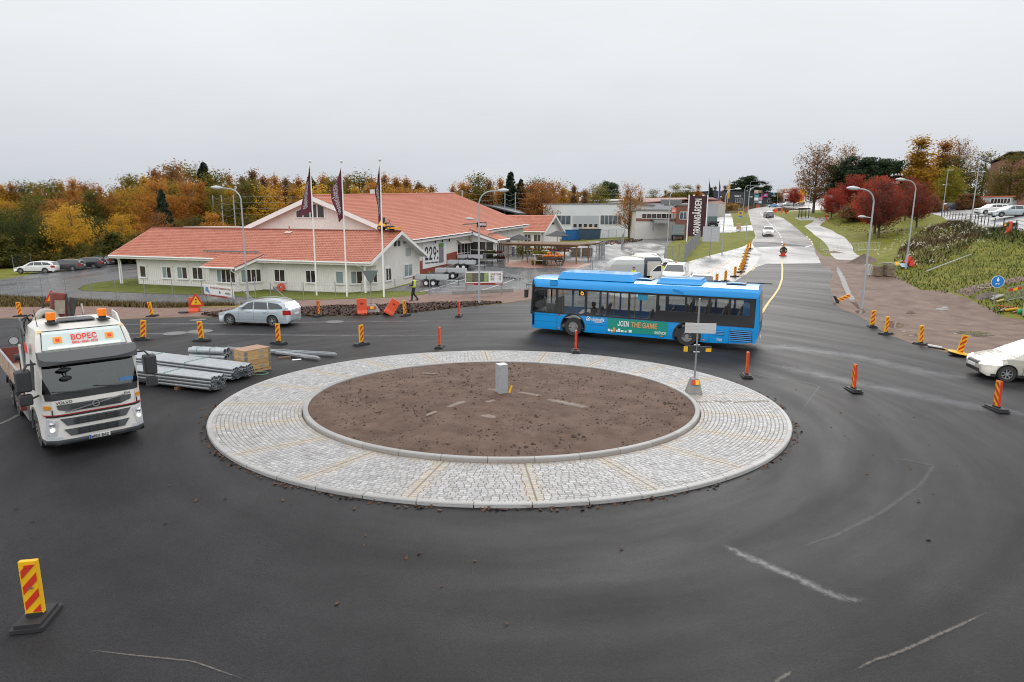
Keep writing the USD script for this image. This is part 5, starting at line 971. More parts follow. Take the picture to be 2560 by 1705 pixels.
CARS = {
 'estate': dict(L=4.70, W=1.76, side=[(.06, .30), (0., .48), (.05, .62), (.22, .70), (.62, .80), (1.12, .90), (1.28, .95), (1.98, 1.36), (2.35, 1.45), (2.9, 1.49), (3.6, 1.46), (4.15, 1.39), (4.30, 1.34), (4.55, 1.05), (4.64, .93), (4.68, .85), (4.70, .58), (4.66, .36)], bz=.95, wr=.325, fx=.92, rx=3.62, side_win=[[(1.62, .985), (2.12, 1.335), (2.42, 1.385), (2.42, .985)], [(2.48, .985), (2.48, 1.39), (3.24, 1.385), (3.36, .985)], [(3.42, .99), (3.32, 1.38), (3.92, 1.335), (4.22, 1.16), (4.28, 1.03)]], ws=(1.22, 2.02, .97, 1.38), rw=(4.18, 4.62, 1.0, 1.34)),
 'hatch': dict(L=4.15, W=1.74, side=[(.06, .30), (0., .48), (.05, .64), (.2, .72), (.55, .82), (.95, .92), (1.1, .97), (1.85, 1.38), (2.2, 1.46), (2.7, 1.49), (3.3, 1.45), (3.72, 1.37), (3.98, 1.08), (4.07, .95), (4.12, .85), (4.15, .58), (4.1, .36)], bz=.96, wr=.31, fx=.82, rx=3.38, side_win=[[(1.42, 1.0), (1.95, 1.345), (2.3, 1.395), (2.3, 1.0)], [(2.36, 1.0), (2.36, 1.4), (3.05, 1.385), (3.35, 1.24), (3.42, 1.05)]], ws=(1.05, 1.9, .99, 1.40), rw=(3.66, 4.06, 1.0, 1.36)),
 'suv': dict(L=4.55, W=1.84, side=[(.08, .34), (0., .55), (.04, .80), (.18, .92), (.6, 1.02), (1.05, 1.10), (1.2, 1.15), (1.85, 1.55), (2.2, 1.64), (2.8, 1.68), (3.5, 1.65), (4.05, 1.58), (4.2, 1.5), (4.42, 1.15), (4.5, 1.02), (4.54, .9), (4.55, .6), (4.5, .4)], bz=1.14, wr=.36, fx=.9, rx=3.6, side_win=[[(1.5, 1.17), (1.98, 1.50), (2.38, 1.56), (2.38, 1.17)], [(2.44, 1.17), (2.44, 1.565), (3.2, 1.56), (3.3, 1.17)], [(3.36, 1.18), (3.28, 1.555), (3.85, 1.51), (4.08, 1.33), (4.1, 1.22)]], ws=(1.14, 1.9, 1.18, 1.57), rw=(4.05, 4.5, 1.2, 1.52)),
 'van': dict(L=4.25, W=1.83, side=[(.08, .32), (0., .52), (.04, .82), (.16, .94), (.5, 1.05), (.78, 1.15), (.88, 1.2), (1.52, 1.66), (1.8, 1.78), (2.3, 1.83), (3.4, 1.83), (4.05, 1.80), (4.17, 1.70), (4.22, 1.2), (4.25, .6), (4.2, .36)], bz=1.2, wr=.32, fx=.80, rx=3.45, side_win=[[(1.02, 1.2), (1.5, 1.58), (1.95, 1.64), (1.95, 1.14)]], ws=(.82, 1.6, 1.22, 1.68), rw=(4.12, 4.24, 1.2, 1.66)),
}
def car(kind, name, label, pm, loc, yaw, cat='car', group=None, lamps_on=False, sc=1., rails=False, spokes=7, trim=None, plate=None, rx=0., ry=0.):
    d = CARS[kind]; L, W2 = d['L'], d['W'] / 2; bz = d['bz']; x0 = L / 2
    t = thing(name, label, cat, loc, yaw, group, rx=rx, ry=ry)
    if sc != 1: UsdGeom.Xformable(t).AddScaleOp().Set(Gf.Vec3f(sc, sc, sc))
    top = spline(d['side'], 5); sp = sg.Polygon(list(top) + [(L - .18, .20), (.2, .20)]).buffer(0)
    zr = max(p[1] for p in d['side'])
    sec = sg.Polygon([(-W2 * .93, .18), (-W2 * .985, .40), (-W2, .62), (-W2 * .985, bz - .08), (-W2 * .955, bz), (-W2 * .80, zr - .14), (-W2 * .74, zr - .045), (-W2 * .62, zr + .01), (W2 * .62, zr + .01), (W2 * .74, zr - .045), (W2 * .80, zr - .14), (W2 * .955, bz), (W2 * .985, bz - .08), (W2, .62), (W2 * .985, .40), (W2 * .93, .18)])
    pl_ = [(0., 0), (.02, .45), (.09, .70), (.28, .90), (.7, .985), (1.3, 1.)]; pr = [(1.3, 1.), (.8, .99), (.3, .93), (.1, .80), (.02, .55), (0, 0)]
    half = [(x, y * W2) for x, y in spline(pl_, 4)] + [(L - x, y * W2) for x, y in spline(pr, 4)]; plan = sg.Polygon(half + [(x, -y) for x, y in half[::-1]]).buffer(0)
    def solid(o): return m_side(sp.buffer(o), W2 + .2) ^ m_plan(plan.buffer(o), -.1, zr + .2) ^ m_front(sec.buffer(o), -.2, L + .2)
    def lo(m): return m.translate([-x0, 0, 0]).rotate([0, 0, 180]) 
    wr = d['wr']; arch = m_cyl(d['fx'], wr, wr * 1.16, -W2 - .1, W2 + .1) + m_cyl(d['rx'], wr, wr * 1.16, -W2 - .1, W2 + .1)
    body = solid(0) - arch; big = solid(.007); big2 = solid(.012)
    obj('body', lo(body), pm, t, smooth=28)
    obj('wheel_well', lo(arch ^ m_box((0, -W2 * .90, .1), (L, W2 * .90, .9)) ^ solid(-.02)), PLASTIC, t)
    for k, wn in enumerate(d['side_win']):
        for s in (-1, 1): obj('side_window', lo(big ^ m_side(sg.Polygon(wn), W2 + .3) ^ m_box((0, 0, 0), (L, s * 2, 3)) ^ m_box((0, s * W2 * .4, 0), (L, s * 2, 3))), CARGLASS, t)
    a, b, c, e = d['ws']; obj('windscreen', lo(big ^ m_front(sg.Polygon([(-W2 * .86, c), (W2 * .86, c), (W2 * .70, e), (-W2 * .70, e)]).buffer(.02), a - .06, b)), CARGLASS, t)
    if kind != 'van':
        a, b, c, e = d['rw']; obj('rear_window', lo(big ^ m_front(sg.Polygon([(-W2 * .78, c), (W2 * .78, c), (W2 * .64, e), (-W2 * .64, e)]).buffer(.02), a, b + .05)), CARGLASS, t)
    zh = d['side'][3][1]
    for s in (-1, 1):
        obj('headlight', lo(big ^ m_front(sg.Polygon([(s * W2 * .52, zh - .13), (s * W2 * .98, zh - .10), (s * W2 * .98, zh + .06), (s * W2 * .60, zh - .0)]), -.1, .62)), LAMPON if lamps_on else LAMPG, t)
        obj('tail_light', lo(big ^ m_front(sg.Polygon([(s * W2 * .66, bz - .26), (s * W2 * 1.02, bz - .26), (s * W2 * 1.02, bz + .0), (s * W2 * .70, bz - .02)]), L - .42, L + .1)), TAIL, t)
        for k in (d['fx'], d['rx']): wheel(t, -(k - x0), s * (W2 - .12), wr, .21, s, spokes=spokes)
        ax_ = d['side_win'][0][0][0] + .12; m = MB().box((-(ax_ - x0), s * (W2 + .07), bz + .09), (.12, .2, .13)); obj('mirror', m, pm, t)
        for k in range(2 if len(d['side_win']) > 1 else 1): obj('door_handle', MB().box((-(2.18 + k * .98 - x0), s * W2 * .997, bz - .13), (.2, .03, .035)), pm, t)
        if rails: p = [(1.95, zr - .10), (2.2, zr - .02), (3.0, zr + .03), (3.8, zr - .01), (4.1, zr - .1)]; obj('roof_rail', MB().tube([(-(x - x0), s * W2 * .70, z + .03) for x, z in p], .018, 5), CHROME, t)
    obj('front_grille', lo(big ^ m_front(sg.Polygon([(-W2 * .42, zh - .15), (W2 * .42, zh - .15), (W2 * .48, zh - .04), (-W2 * .48, zh - .04)]), -.1, .25)), PLASTIC, t)
    obj('lower_intake', lo(big ^ m_front(sg.Polygon([(-W2 * .62, .27), (W2 * .62, .27), (W2 * .55, .42), (-W2 * .55, .42)]), -.1, .3)), PLASTIC, t)
    obj('sill', lo((big2 ^ m_box((.3, -W2 - .1, .15), (L - .3, W2 + .1, .29))) - arch), trim or PLASTIC, t)
    for x, w in ((0, -1), (L, 1)):
        xs = x0 + .012 if x == 0 else -x0 - .012; z_ = .52 if x == 0 else bz - .24 if kind in ('estate', 'suv') else .55
        pt_ = obj('number_plate', MB().box((xs, 0, z_ if x == 0 else z_), (.03, .50, .11)), PLATE, t)
    # door gaps
    g = MB()
    for xx in ([d['side_win'][0][0][0] - .10] + [w[0][0] + .0 for w in d['side_win'][1:2]] + ([d['side_win'][1][-1][0] + .0] if len(d['side_win']) > 1 else [2.02])):
        for s in (-1, 1): gm = lo(solid(.002) ^ m_box((xx - .006, s * W2 * .6, .3), (xx + .006, s * 2, bz - .01))); g.add(gm)
    obj('door_gaps', g, PLASTIC, t, kind='stuff')
    return t
def yaw_of(a, b): return math.atan2(b[1] - a[1], b[0] - a[0])
def car_at(kind, name, label, pm, pr_, pf, **kw):
    """rear and front ground contact points as measured -> placed and turned"""
    a, b = np.asarray(pr_), np.asarray(pf); c = (a + b) / 2; pitch = math.atan2(float(T(*b[:2]) - T(*a[:2])), np.linalg.norm((b - a)[:2]))
    return car(kind, name, label, pm, on(c[0], c[1], .012), yaw_of(a, b), ry=-pitch, **kw)
SILVER = paint('silver_blue_paint', (.40, .46, .49), .3, .35); WCAR = paint('white_car_paint', (.72, .72, .71)); BCAR = paint('black_car_paint', (.012, .013, .016)); NAVY = paint('dark_blue_paint', (.015, .022, .034)); GREYC = paint('grey_car_paint', (.20, .215, .23), .3, .4); CHAMP = paint('champagne_paint', (.52, .49, .43), .3, .25); DARKG = paint('dark_grey_paint', (.05, .052, .055), .3, .2)
# silver estate passing in front of the lawn
wF, wR = G(577, 817), G(690, 817); dirn = (wF - wR) / np.linalg.norm(wF - wR); nrm_ = np.array([dirn[1], -dirn[0], 0]); yv = math.radians(8)
cdir = np.array([-math.cos(yv), -math.sin(yv) * -1, 0]); fw_ = G(577, 816)
cc = (G(577, 816) + G(690, 816)) / 2 + np.array([.05, .88, 0]); car('estate', 'estate_car', 'silver-blue estate car with roof rails driving past the lawn', SILVER, on(cc[0] - .02, cc[1], .012), math.radians(180 - 9), rails=True, trim=SILVER, spokes=8, sc=.93)
# cream hatchback cut by the right frame edge
p = G(2548, 960); car('hatch', 'hatchback', 'cream hatchback with lit headlamps entering at the right frame edge', CHAMP, on(p[0] + 1.05, p[1] + .75, .012), math.radians(180 - 12), lamps_on=True)
# white suv on the road and silver car ahead of it
p = G(1924, 591); car_at('suv', 'suv', 'white SUV with lit headlamps coming down the road', WCAR, p + [1.1, 3.9, 0], p + [-.4, -.4, 0], lamps_on=True)
p = G(1926, 544); car_at('hatch', 'hatchback', 'silver hatchback driving away up the road', GREYC, p + [0, 0, 0], p + [.7, 4.2, 0])
p = W(1770, 715, 45); car('hatch', 'hatchback', 'dark grey car hidden behind the rear of the blue bus', DARKG, on(p[0], p[1] + 1.6, .012), math.radians(258), rails=True)
# parked row at the left
row = [(80, 684, 'estate', WCAR, 'white estate car at the left end of the parked row', 'estate_car'), (150, 678, 'estate', DARKG, 'dark grey estate car parked between the white and the black estate', 'estate_car'), (204, 672, 'estate', BCAR, 'black estate car parked third in the row by the wood', 'estate_car'), (238, 664, 'hatch', GREYC, 'grey hatchback parked fourth in the row by the wood', 'hatchback'), (268, 659, 'suv', BCAR, 'black car parked fifth in the row with open tailgate side dark', 'suv'), (318, 655, 'estate', NAVY, 'dark car half hidden by the porch post of the office wing', 'estate_car')]
for px_, py_, k, pm, l, nm in row:
    p = G(px_, py_); car(k, nm, l.replace(' with open tailgate side dark', ' beside the wing roof'), pm, on(p[0], p[1] + .9, .012), math.radians(180 + (12 if k != 'hatch' else 4)), group='cars parked along the wood')
# cars parked on the bank road
for px_, py_, k, pm, l, nm, yw in [(2335, 521, 'hatch', WCAR, 'white hatchback parked on the bank behind the dark blue car', 'hatchback', 175), (2390, 526, 'hatch', NAVY, 'dark blue hatchback parked on the bank between the two lamp posts', 'hatchback', -3), (2488, 537, 'suv', WCAR, 'white car parked at the right on the bank, behind the grey one', 'suv', 176), (2538, 543, 'estate', SILVER, 'grey-blue estate car parked under the big maple on the bank', 'estate_car', 172), (2310, 516, 'hatch', GREYC, 'grey car behind the white hatchback on the bank', 'hatchback', 175), (2360, 519, 'hatch', DARKG, 'dark grey car tucked between the white and blue cars on the bank', 'hatchback', 175)]:
    p = G(px_, py_); car(k, nm, l, pm, on(p[0], p[1] + .9, .012), math.radians(yw), group='cars parked on the bank road')
# far parked cars by the retail block
for i, (px_, py_, pm, l) in enumerate([(1932, 511, paint('blue_car_paint', (.10, .30, .55)), 'small light blue car parked in front of the black retail block'), (1947, 510, WCAR, 'white car parked beside the light blue one before the retail block'), (1965, 507, SILVER, 'silver car parked before the white shop building'), (1982, 507, WCAR, 'white car parked nearest the petrol station'), (1999, 511, BCAR, 'dark car at the bend by the petrol station')]):
    p = W(px_, py_, 285 + i * 3); car('hatch', 'hatchback', l, pm, on(p[0], p[1], .0), math.radians(170 + 10 * (i % 3)), group='cars parked at the far shops')
# small white van with its door open and orange lamp
p = W(1692, 705, 52.); vy = math.radians(248)
vn = car('van', 'delivery_van', 'white delivery van with its driver door open and orange roof lamp', WCAR, on(p[0] + .15, p[1] + 1.1, .012), vy, cat='van')
obj('roof_lamp', MB().cyl((.2, 0, 1.83), (.2, 0, 1.98), .07), AMBERL, vn)
dm = MB().prism_xz([(-.0, .45), (-1.0, .45), (-1.05, 1.1), (-.95, 1.2), (-.45, 1.68), (-.1, 1.70), (0, 1.15)], -.03, .03); obj('open_door', dm.move((1.15, -.93, 0), math.radians(118)), WCAR, vn); obj('door_window', MB().prism_xz([(-.12, 1.18), (-.9, 1.18), (-.45, 1.6), (-.14, 1.62)], -.036, .036).move((1.15, -.93, 0), math.radians(118)), CARGLASS, vn)
# white car with raised tailgate behind the horse trailers
p = W(1635, 667, 66); sv = car('suv', 'suv', 'white SUV with its tailgate raised beside the horse trailers', WCAR, on(p[0], p[1] + .9, .012), math.radians(-12)); obj('tailgate', MB().slab([(-2.05, -.7, 1.62), (-2.05, .7, 1.62), (-2.75, .62, 2.05), (-2.75, -.62, 2.05)], .06), WCAR, sv); obj('tailgate_window', MB().slab([(-2.2, -.55, 1.735), (-2.2, .55, 1.735), (-2.62, .5, 1.99), (-2.62, -.5, 1.99)], .04), CARGLASS, sv)
# ================================================================ the blue city bus
BUSB = paint('bus_blue', (.004, .27, .66), .3, 0, .5); BUSD = mat('bus_black_band', (.012, .013, .015), .15, spec=.7); BGLASS = glassm('bus_window', (.86, .88, .88), .02); SEATM = mat('grey_seat', (.22, .235, .25), .7); FLOORM = mat('bus_floor', (.05, .05, .055), .6); YPOLE = mat('yellow_pole', (.62, .40, .03), .4); SKIN = mat('skin', (.45, .26, .19), .55); CLOTH = mat('dark_clothing', (.03, .03, .036), .9)
YB = math.radians(155.37); bo = np.array([3.608, 32.532]); bu = np.array([math.cos(YB), math.sin(YB), 0]); bl_ = np.array([-math.sin(YB), math.cos(YB), 0])
bus = thing('city_bus', 'bright blue low-floor city bus turning behind the roundabout island', 'bus', (bo[0], bo[1], .012), YB)
def bloc(zx, zy, y=1.275):
    px, py = 1290 + zx * .2845, 640 + zy * .2845; d = ray(px, py); o = np.array([bo[0], bo[1], 0]); t = ((o + bl_ * y - CAM) @ bl_) / (d @ bl_); p = CAM + d * t; return float((p - o) @ bu), float(p[2])
XF, XR, BW = 2.45, -8.80, 1.275
bsec = sg.Polygon([(-BW * .985, .26), (-BW, .45), (-BW, 2.45), (-BW * .975, 2.66), (-BW * .89, 2.82), (-BW * .70, 2.90), (0, 2.94), (BW * .70, 2.90), (BW * .89, 2.82), (BW * .975, 2.66), (BW, 2.45), (BW, .45), (BW * .985, .26)])
bplan = sg.Polygon([(XR, -1.2), (XR + .12, -BW), (XF - .45, -BW), (XF - .12, -1.1), (XF, -.6), (XF, .6), (XF - .12, 1.1), (XF - .45, BW), (XR + .12, BW), (XR, 1.2)])
def bsolid(o): return m_front(bsec.buffer(o), XR - .3, XF + .3) ^ m_plan(bplan.buffer(o), 0, 3.2) ^ m_side(sg.Polygon([(XR + .10, .40), (XR - .02, .9), (XR, 1.3), (XR + .12, 2.7), (XR + .2, 3), (XF - .28, 3), (XF - .14, 2.6), (XF, 1.1), (XF, .22), (XF - .3, .22), (-6.6, .24), (-8., .34)]).buffer(o), 1.6)
inner = m_front(sg.Polygon([(-1.2, .40), (-1.2, 2.5), (-1.05, 2.72), (1.05, 2.72), (1.2, 2.5), (1.2, .40)]), XR + .75, XF - .16)
archs = m_cyl(0, .50, .62, -1.4, 1.4) + m_cyl(-5.66, .50, .62, -1.4, 1.4)
panes = [(bloc(a, 400)[0], bloc(b, 400)[0], z) for a, b, z in ((165, 350, 1.17), (366, 605, 1.17), (622, 795, 1.17), (808, 985, 1.17), (1002, 1232, 1.17), (1256, 1485, 1.62), (1502, 1690, 1.62), (1712, 1870, 1.62), (1892, 2060, 1.62))]
ZT = 2.33
holes = m3.Manifold()
for a, b, z in panes:
    a, b = max(a, b), min(a, b); holes = holes + m_box((b, 1.0, z), (a, 1.5, ZT)) + m_box((b, -1.5, z), (a, -1.0, ZT))
wsh = m_box((XF - .6, -1.12, .98), (XF + .3, 1.12, 2.5))
body = bsolid(0) - inner - archs - holes - wsh
obj('body', body, BUSB, bus, smooth=30)
band = (bsolid(.012) - bsolid(-.05)) ^ (m_box((bloc(2112, 400)[0], 1.0, 1.10), (XF - .30, 1.5, 2.42)) + m_box((bloc(2112, 400)[0], -1.5, 1.10), (XF - .30, -1.0, 2.42)))
obj('window_band', band - holes - wsh, BUSD, bus, smooth=30)
for a, b, z in panes:
    for s in (1, -1): obj('window', MB().box(((a + b) / 2, s * 1.262, (z + ZT) / 2), (abs(a - b) + .02, .006, ZT - z + .02)), BGLASS, bus)
obj('windscreen', (bsolid(.004) - bsolid(-.01)) ^ wsh, BGLASS, bus, smooth=30)
obj('wheel_arch', (m_cyl(0, .50, .66, 1.255, 1.285) - m_cyl(0, .50, .615, 1.2, 1.3)) ^ m_box((-1, 1, .3), (1, 2, 2)), PLASTIC, bus); obj('wheel_arch', (m_cyl(-5.66, .50, .66, 1.255, 1.285) - m_cyl(-5.66, .50, .615, 1.2, 1.3)) ^ m_box((-7, 1, .3), (-5, 2, 2)), PLASTIC, bus)
for x in (0, -5.66):
    obj('axle_housing', m_box((x - .58, -.9, .25), (x + .58, .9, .85)), PLASTIC, bus)
    for s in (1, -1):
        w = wheel(bus, x, s * 1.08, .47, .27, s, mat('steel_rim', (.30, .30, .29), .5, .5), 0, .56)
        for k in range(8): a = k * PI / 4; obj('wheel_nut', MB().cyl((x + .17 * math.cos(a), s * 1.19, .47 + .17 * math.sin(a)), (x + .17 * math.cos(a), s * 1.215, .47 + .17 * math.sin(a)), .03, 6), CHROME, w)
obj('floor', MB().box2((XR + .8, -1.19, .40), (XF - .2, 1.19, .44)).box2((XR + .75, -1.19, .44), (-4.6, 1.19, .80)), FLOORM, bus)
# roof pods, hatches and vents
def pod(x0, x1, w, h, z=2.88, top=.86):
    base = sg.box(min(x0, x1), -w, max(x0, x1), w).buffer(.12, 4); a = m3.Manifold.extrude(m3.CrossSection([np.array(sg.polygon.orient(base).exterior.coords)[:-1].tolist()]).translate([-(x0 + x1) / 2, 0]), h, 0, 0, (top + .06, top)); return a.translate([(x0 + x1) / 2, 0, z])
def btop(zx, zy, z=2.93):
    d = ray(1290 + zx * .2845, 640 + zy * .2845); p = CAM + d * ((z - CAMH) / d[2]); q = p - [bo[0], bo[1], 0]; return float(q @ bu), float(q @ bl_)
obj('roof_pod', pod(btop(385, 190)[0], btop(1010, 225)[0], .95, .33), BUSB, bus, smooth=25); obj('roof_pod', pod(btop(1230, 240)[0], btop(1620, 250)[0], .9, .12) + pod(btop(1245, 240)[0], btop(1605, 250)[0], .78, .24), BUSB, bus, smooth=25)
for zx in (1125, 1930): x, y = btop(zx, 212 if zx < 1500 else 258); f = obj('roof_hatch', MB().box((x, .0, 2.955), (.85, .9, .05)), PLASTIC, bus); obj('hatch_lid', MB().box((x, .15, 2.985), (.5, .5, .03)), BUSB, f)
obj('roof_vent', MB().box((btop(1435, 195)[0], .0, 3.125), (1.3, .35, .012)), PLASTIC, bus); obj('roof_rail', MB().box((btop(1900, 230)[0], -.9, 2.93), (3.6, .05, .05)), PLASTIC, bus); obj('roof_plate', MB().box((btop(900, 150)[0], -.2, 3.215), (.25, .2, .03)), BUSB, bus)
obj('gutter_scoop', MB().prism_xz([(-.2, -.08), (.25, .10), (.25, .14), (-.2, .02)], -.03, .03).move((bloc(1430, 315)[0], 1.27, 2.55)), BUSB, bus)
# dark mask and mirrors at the front corner
obj('front_mask', (bsolid(.014) - bsolid(-.05)) ^ m_box((XF - .22, -1.3, 2.3), (XF + .2, 1.3, 2.8)), PLASTIC, bus); obj('mirror', MB().box((XF + .12, 1.32, 2.05), (.14, .22, .42)).tube([(XF - .15, 1.2, 2.5), (XF + .12, 1.32, 2.5), (XF + .12, 1.32, 2.2)], .025, 5), PLASTIC, bus)
obj('a_pillar', MB().tube([(XF - .12, 1.2, 1.0), (XF - .22, 1.2, 2.5)], .05, 6), PLASTIC, bus)
# interior seen through the panes
def person_bust(par, x, y, z, m=CLOTH):
    b = m3.Manifold.batch_hull([m3.Manifold.sphere(.13, 12).translate([x, y + k, z + .38]) for k in (-.14, .14)] + [m3.Manifold.sphere(.15, 12).translate([x, y, z - .05])]); a = MB().add(b).tube([(x, y, z + .4), (x, y, z + .56)], .06, 8).sph((x + .01, y, z + .66), .115, 2, (1, .85, 1.2))
    for k in (-.2, .2): a.tube([(x, y + k, z + .4), (x + .1, y + k * 1.1, z + .12), (x + .36, y + k * .8, z + .10)], [.06, .05, .04], 7)
    return a
seats = [(x, y) for x in (-1.0, -3.55, -4.3, -5.2, -6.1, -6.9, -7.6) for y in (.75, -.75)]
for x, y in seats:
    z = .44 if x > -4.6 else .80
    st = obj('seat', m_side(sg.Polygon([(x + .2, z + .45), (x + .2, z + .40), (x - .22, z + .36), (x - .36, z + 1.05), (x - .30, z + 1.08), (x - .16, z + .45)]), .38).translate([0, y, 0]) + m_box((x - .15, y - .06, z), (x + .05, y + .06, z + .4)), SEATM, bus); obj('grab_handle', MB().tube([(x - .33, y - .3, z + 1.04), (x - .35, y, z + 1.16), (x - .33, y + .3, z + 1.04)], .018, 5), YPOLE, st)
for zx in (880, 1060, 430, 1330, 1600): x = bloc(zx, 400, 0)[0]; obj('grab_pole', MB().cyl((x, .35, .44), (x, .35, 2.7), .02, 6), YPOLE, bus)
obj('handrail', MB().tube([(-6.8, .5, 2.45), (1.2, .5, 2.45)], .018, 5), mat('rail_grey', (.3, .3, .3), .4), bus); obj('handrail', MB().tube([(-6.8, -.5, 2.45), (1.2, -.5, 2.45)], .018, 5), MATS['rail_grey'], bus)
obj('driver_cab', MB().box2((.9, .1, .44), (.96, 1.15, 1.9)).box2((.96, .1, .44), (1.9, .14, 1.45)), mat('cab_grey', (.09, .095, .10), .6), bus); obj('dashboard', m_side(sg.Polygon([(XF - .25, .44), (XF - .25, 1.15), (XF - .75, 1.1), (XF - .7, .44)]), 1.1), PLASTIC, bus); obj('steering_wheel', MB().add(lathe_y([(.2, -.015), (.235, 0), (.2, .015), (.175, 0), (.2, -.015)], 16), loc=(0, 0, 0), R=rotm(0, 0, math.radians(65))).move((XF - .85, .62, 1.2)), PLASTIC, bus)
drv = obj('person', person_bust(None, XF - 1.35, .62, .98).get(), CLOTH, None, smooth=40, label='bus driver in dark clothes at the wheel of the blue bus', cat='person'); pas = obj('person', person_bust(None, bloc(690, 420, .5)[0], .6, .95).get(), CLOTH, None, smooth=40, label='dark silhouetted passenger sitting behind the front wheel of the blue bus', cat='person')
for p in (drv, pas):
    x = UsdGeom.Xformable(p); x.AddTranslateOp().Set(Gf.Vec3d(bo[0], bo[1], .012)); x.AddRotateZOp().Set(math.degrees(YB))
xs = bloc(600, 320)[0]; ld = obj('route_display', MB().box((bloc(580, 325)[0], 1.22, bloc(580, 325)[1]), (.34, .05, .36)), BUSD, bus)
def bus_text(s, zx, zy, h, m, w=None, y=1.282, par=bus, name='lettering', center=False):
    x, z = bloc(zx, zy); v, f = text_on(s, h, (x, y, z), (-1, 0, 0), (0, 0, 1), .006, True, w, center); return obj(name, (v, f), m, par)
bus_text('6', 566, 345, .25, mat('amber_led', (1., .42, .04), .5, emit=1.2), None, 1.272 - .02, ld, 'digit')
# advert, lettering, grilles, lamps
def bus_quad(pts, m, name='panel', o=.003, par=bus):
    P = [bloc(*p) for p in pts]; return obj(name, MB().slab([(x, BW + o, z) for x, z in P], o + .01), m, par)
ad = bus_quad([(805, 665), (1330, 705), (1335, 585), (805, 545)], mat('ad_green', (.012, .26, .20), .4), 'advert_panel', .006)
bus_text('JOIN', 893, 615, .25, WHITEB, .56, par=ad, y=1.284); bus_text('THE GAME', 1010, 626, .25, mat('ad_orange', (.75, .33, .10), .5), 1.27, par=ad, y=1.284); bus_text('SKÖVDE', 1216, 686, .12, WHITEB, .56, par=ad, y=1.284)
for k, (x0, x1, hh) in enumerate([(808, 828, .12), (832, 850, .08), (852, 872, .2), (880, 895, .1), (896, 915, .17), (920, 945, .1), (955, 972, .08), (990, 1018, .13)]): a, b = bloc(x0, 660 + k * 2)[0], bloc(x1, 660)[0]; z = bloc(x0, 662 + k * 1.6)[1]; obj('skyline_block', MB().box2((b, 1.282, z), (a, 1.287, z + hh)), WHITEB if k != 2 else MATS['ad_orange'], ad)
bus_text('västtrafik', 662, 572, .165, WHITEB, .68); lx, lz = bloc(636, 553); obj('logo', MB().add(m_cyl(lx, lz, .11, 1.278, 1.286) - m_cyl(lx, lz, .085, 1.2, 1.3)).box((lx, 1.284, lz), (.24, .008, .035), ry=.7).box((lx, 1.285, lz), (.14, .008, .03), ry=-.8), WHITEB, bus)
obj('web_address', MB().box2((bloc(690, 580)[0], 1.28, bloc(690, 584)[1] - .012), (bloc(760, 584)[0], 1.285, bloc(690, 584)[1] + .012)), WHITEB, bus); bus_text('7785', 1760, 748, .11, WHITEB, .24)
obj('notice', MB().box2((bloc(1070, 362)[0], 1.268, bloc(1070, 388)[1]), (bloc(1160, 362)[0], 1.272, bloc(1070, 338)[1])), mat('notice_blue', (.02, .22, .36), .4), bus)
def grille(x0, x1, y0, y1, n):
    fr = bus_quad([(x0, y1 - 2), (x1, y1 + 8), (x1, y0 + 8), (x0, y0 - 2)], PLASTIC, 'grille', .004); (xa, _), (xb, _) = bloc(x0, y0), bloc(x1, y0)
    for k in range(n): za = bloc(x0, y0 + (y1 - y0) * (k + .5) / n)[1]; zb_ = bloc(x1, y0 + 9 + (y1 - y0) * (k + .5) / n)[1]; z = (za + zb_) / 2; obj('slat', MB().box(((xa + xb) / 2, 1.287, z), (abs(xa - xb), .02, .035), rx=.5), BUSB, fr)
grille(1725, 1828, 655, 693, 3); grille(1880, 2075, 652, 752, 6)
bus_quad([(303, 262), (362, 262), (362, 213), (303, 213)], PLASTIC, 'hatch_seam', .002); bus_quad([(306, 259), (359, 259), (359, 216), (306, 216)], BUSB, 'side_hatch', .006)
for zx, zy in [(378, 635), (846, 672), (1281, 708), (1645, 738), (2050, 773)]: x, z = bloc(zx, zy); obj('marker_lamp', MB().box((x, 1.283, z), (.12, .02, .045)), AMBERL, bus)
x, z = bloc(380, 517); obj('side_repeater', MB().box((x, 1.283, z), (.12, .02, .06)), TAIL, bus)
sm = MB()
for zx, y0, y1 in [(140, 500, 640), (357, 520, 660), (583, 600, 685), (795, 665, 695), (975, 678, 710), (1230, 700, 730), (1635, 640, 760), (1690, 640, 770), (1865, 640, 785)]: (x, za), (_, zb_) = bloc(zx, y1), bloc(zx, y0); sm.box2((x - .006, 1.274, max(za, .27)), (x + .006, 1.279, zb_))
for x0, y0, x1 in [(140, 510, 355), (600, 600, 800), (140, 565, 405)]: (xa, z), (xb, _) = bloc(x0, y0), bloc(x1, y0); sm.box2((xb, 1.2755, z - .006), (xa, 1.278, z + .006))
obj('panel_seams', sm, mat('seam_blue', (.004, .07, .18), .6), bus, kind='stuff')
# rear end
obj('rear_window', (bsolid(.012) - bsolid(-.04)) ^ m_box((XR - .2, -1.05, 1.35), (XR + .3, 1.05, 2.55)), mat('rear_glass', (.03, .022, .020), .05, spec=.8), bus); obj('rear_trim', (bsolid(.02) - bsolid(-.04)) ^ m_box((XR - .2, -1.16, 1.27), (XR + .3, 1.16, 1.345)), PLASTIC, bus); obj('engine_cover', (bsolid(.012) - bsolid(-.04)) ^ m_box((XR - .2, -.85, .55), (XR + .3, .85, 1.2)), mat('engine_cover', (.05, .075, .075), .4), bus)
for s in (-1, 1): obj('tail_light', (bsolid(.014) - bsolid(-.04)) ^ m_box((XR - .2, s * .98 - .12, .62), (XR + .3, s * .98 + .12, 1.0)), TAIL, bus)
obj('rear_plate', MB().box((XR - .03, -.1, .48), (.03, .5, .11)), PLATE, bus)

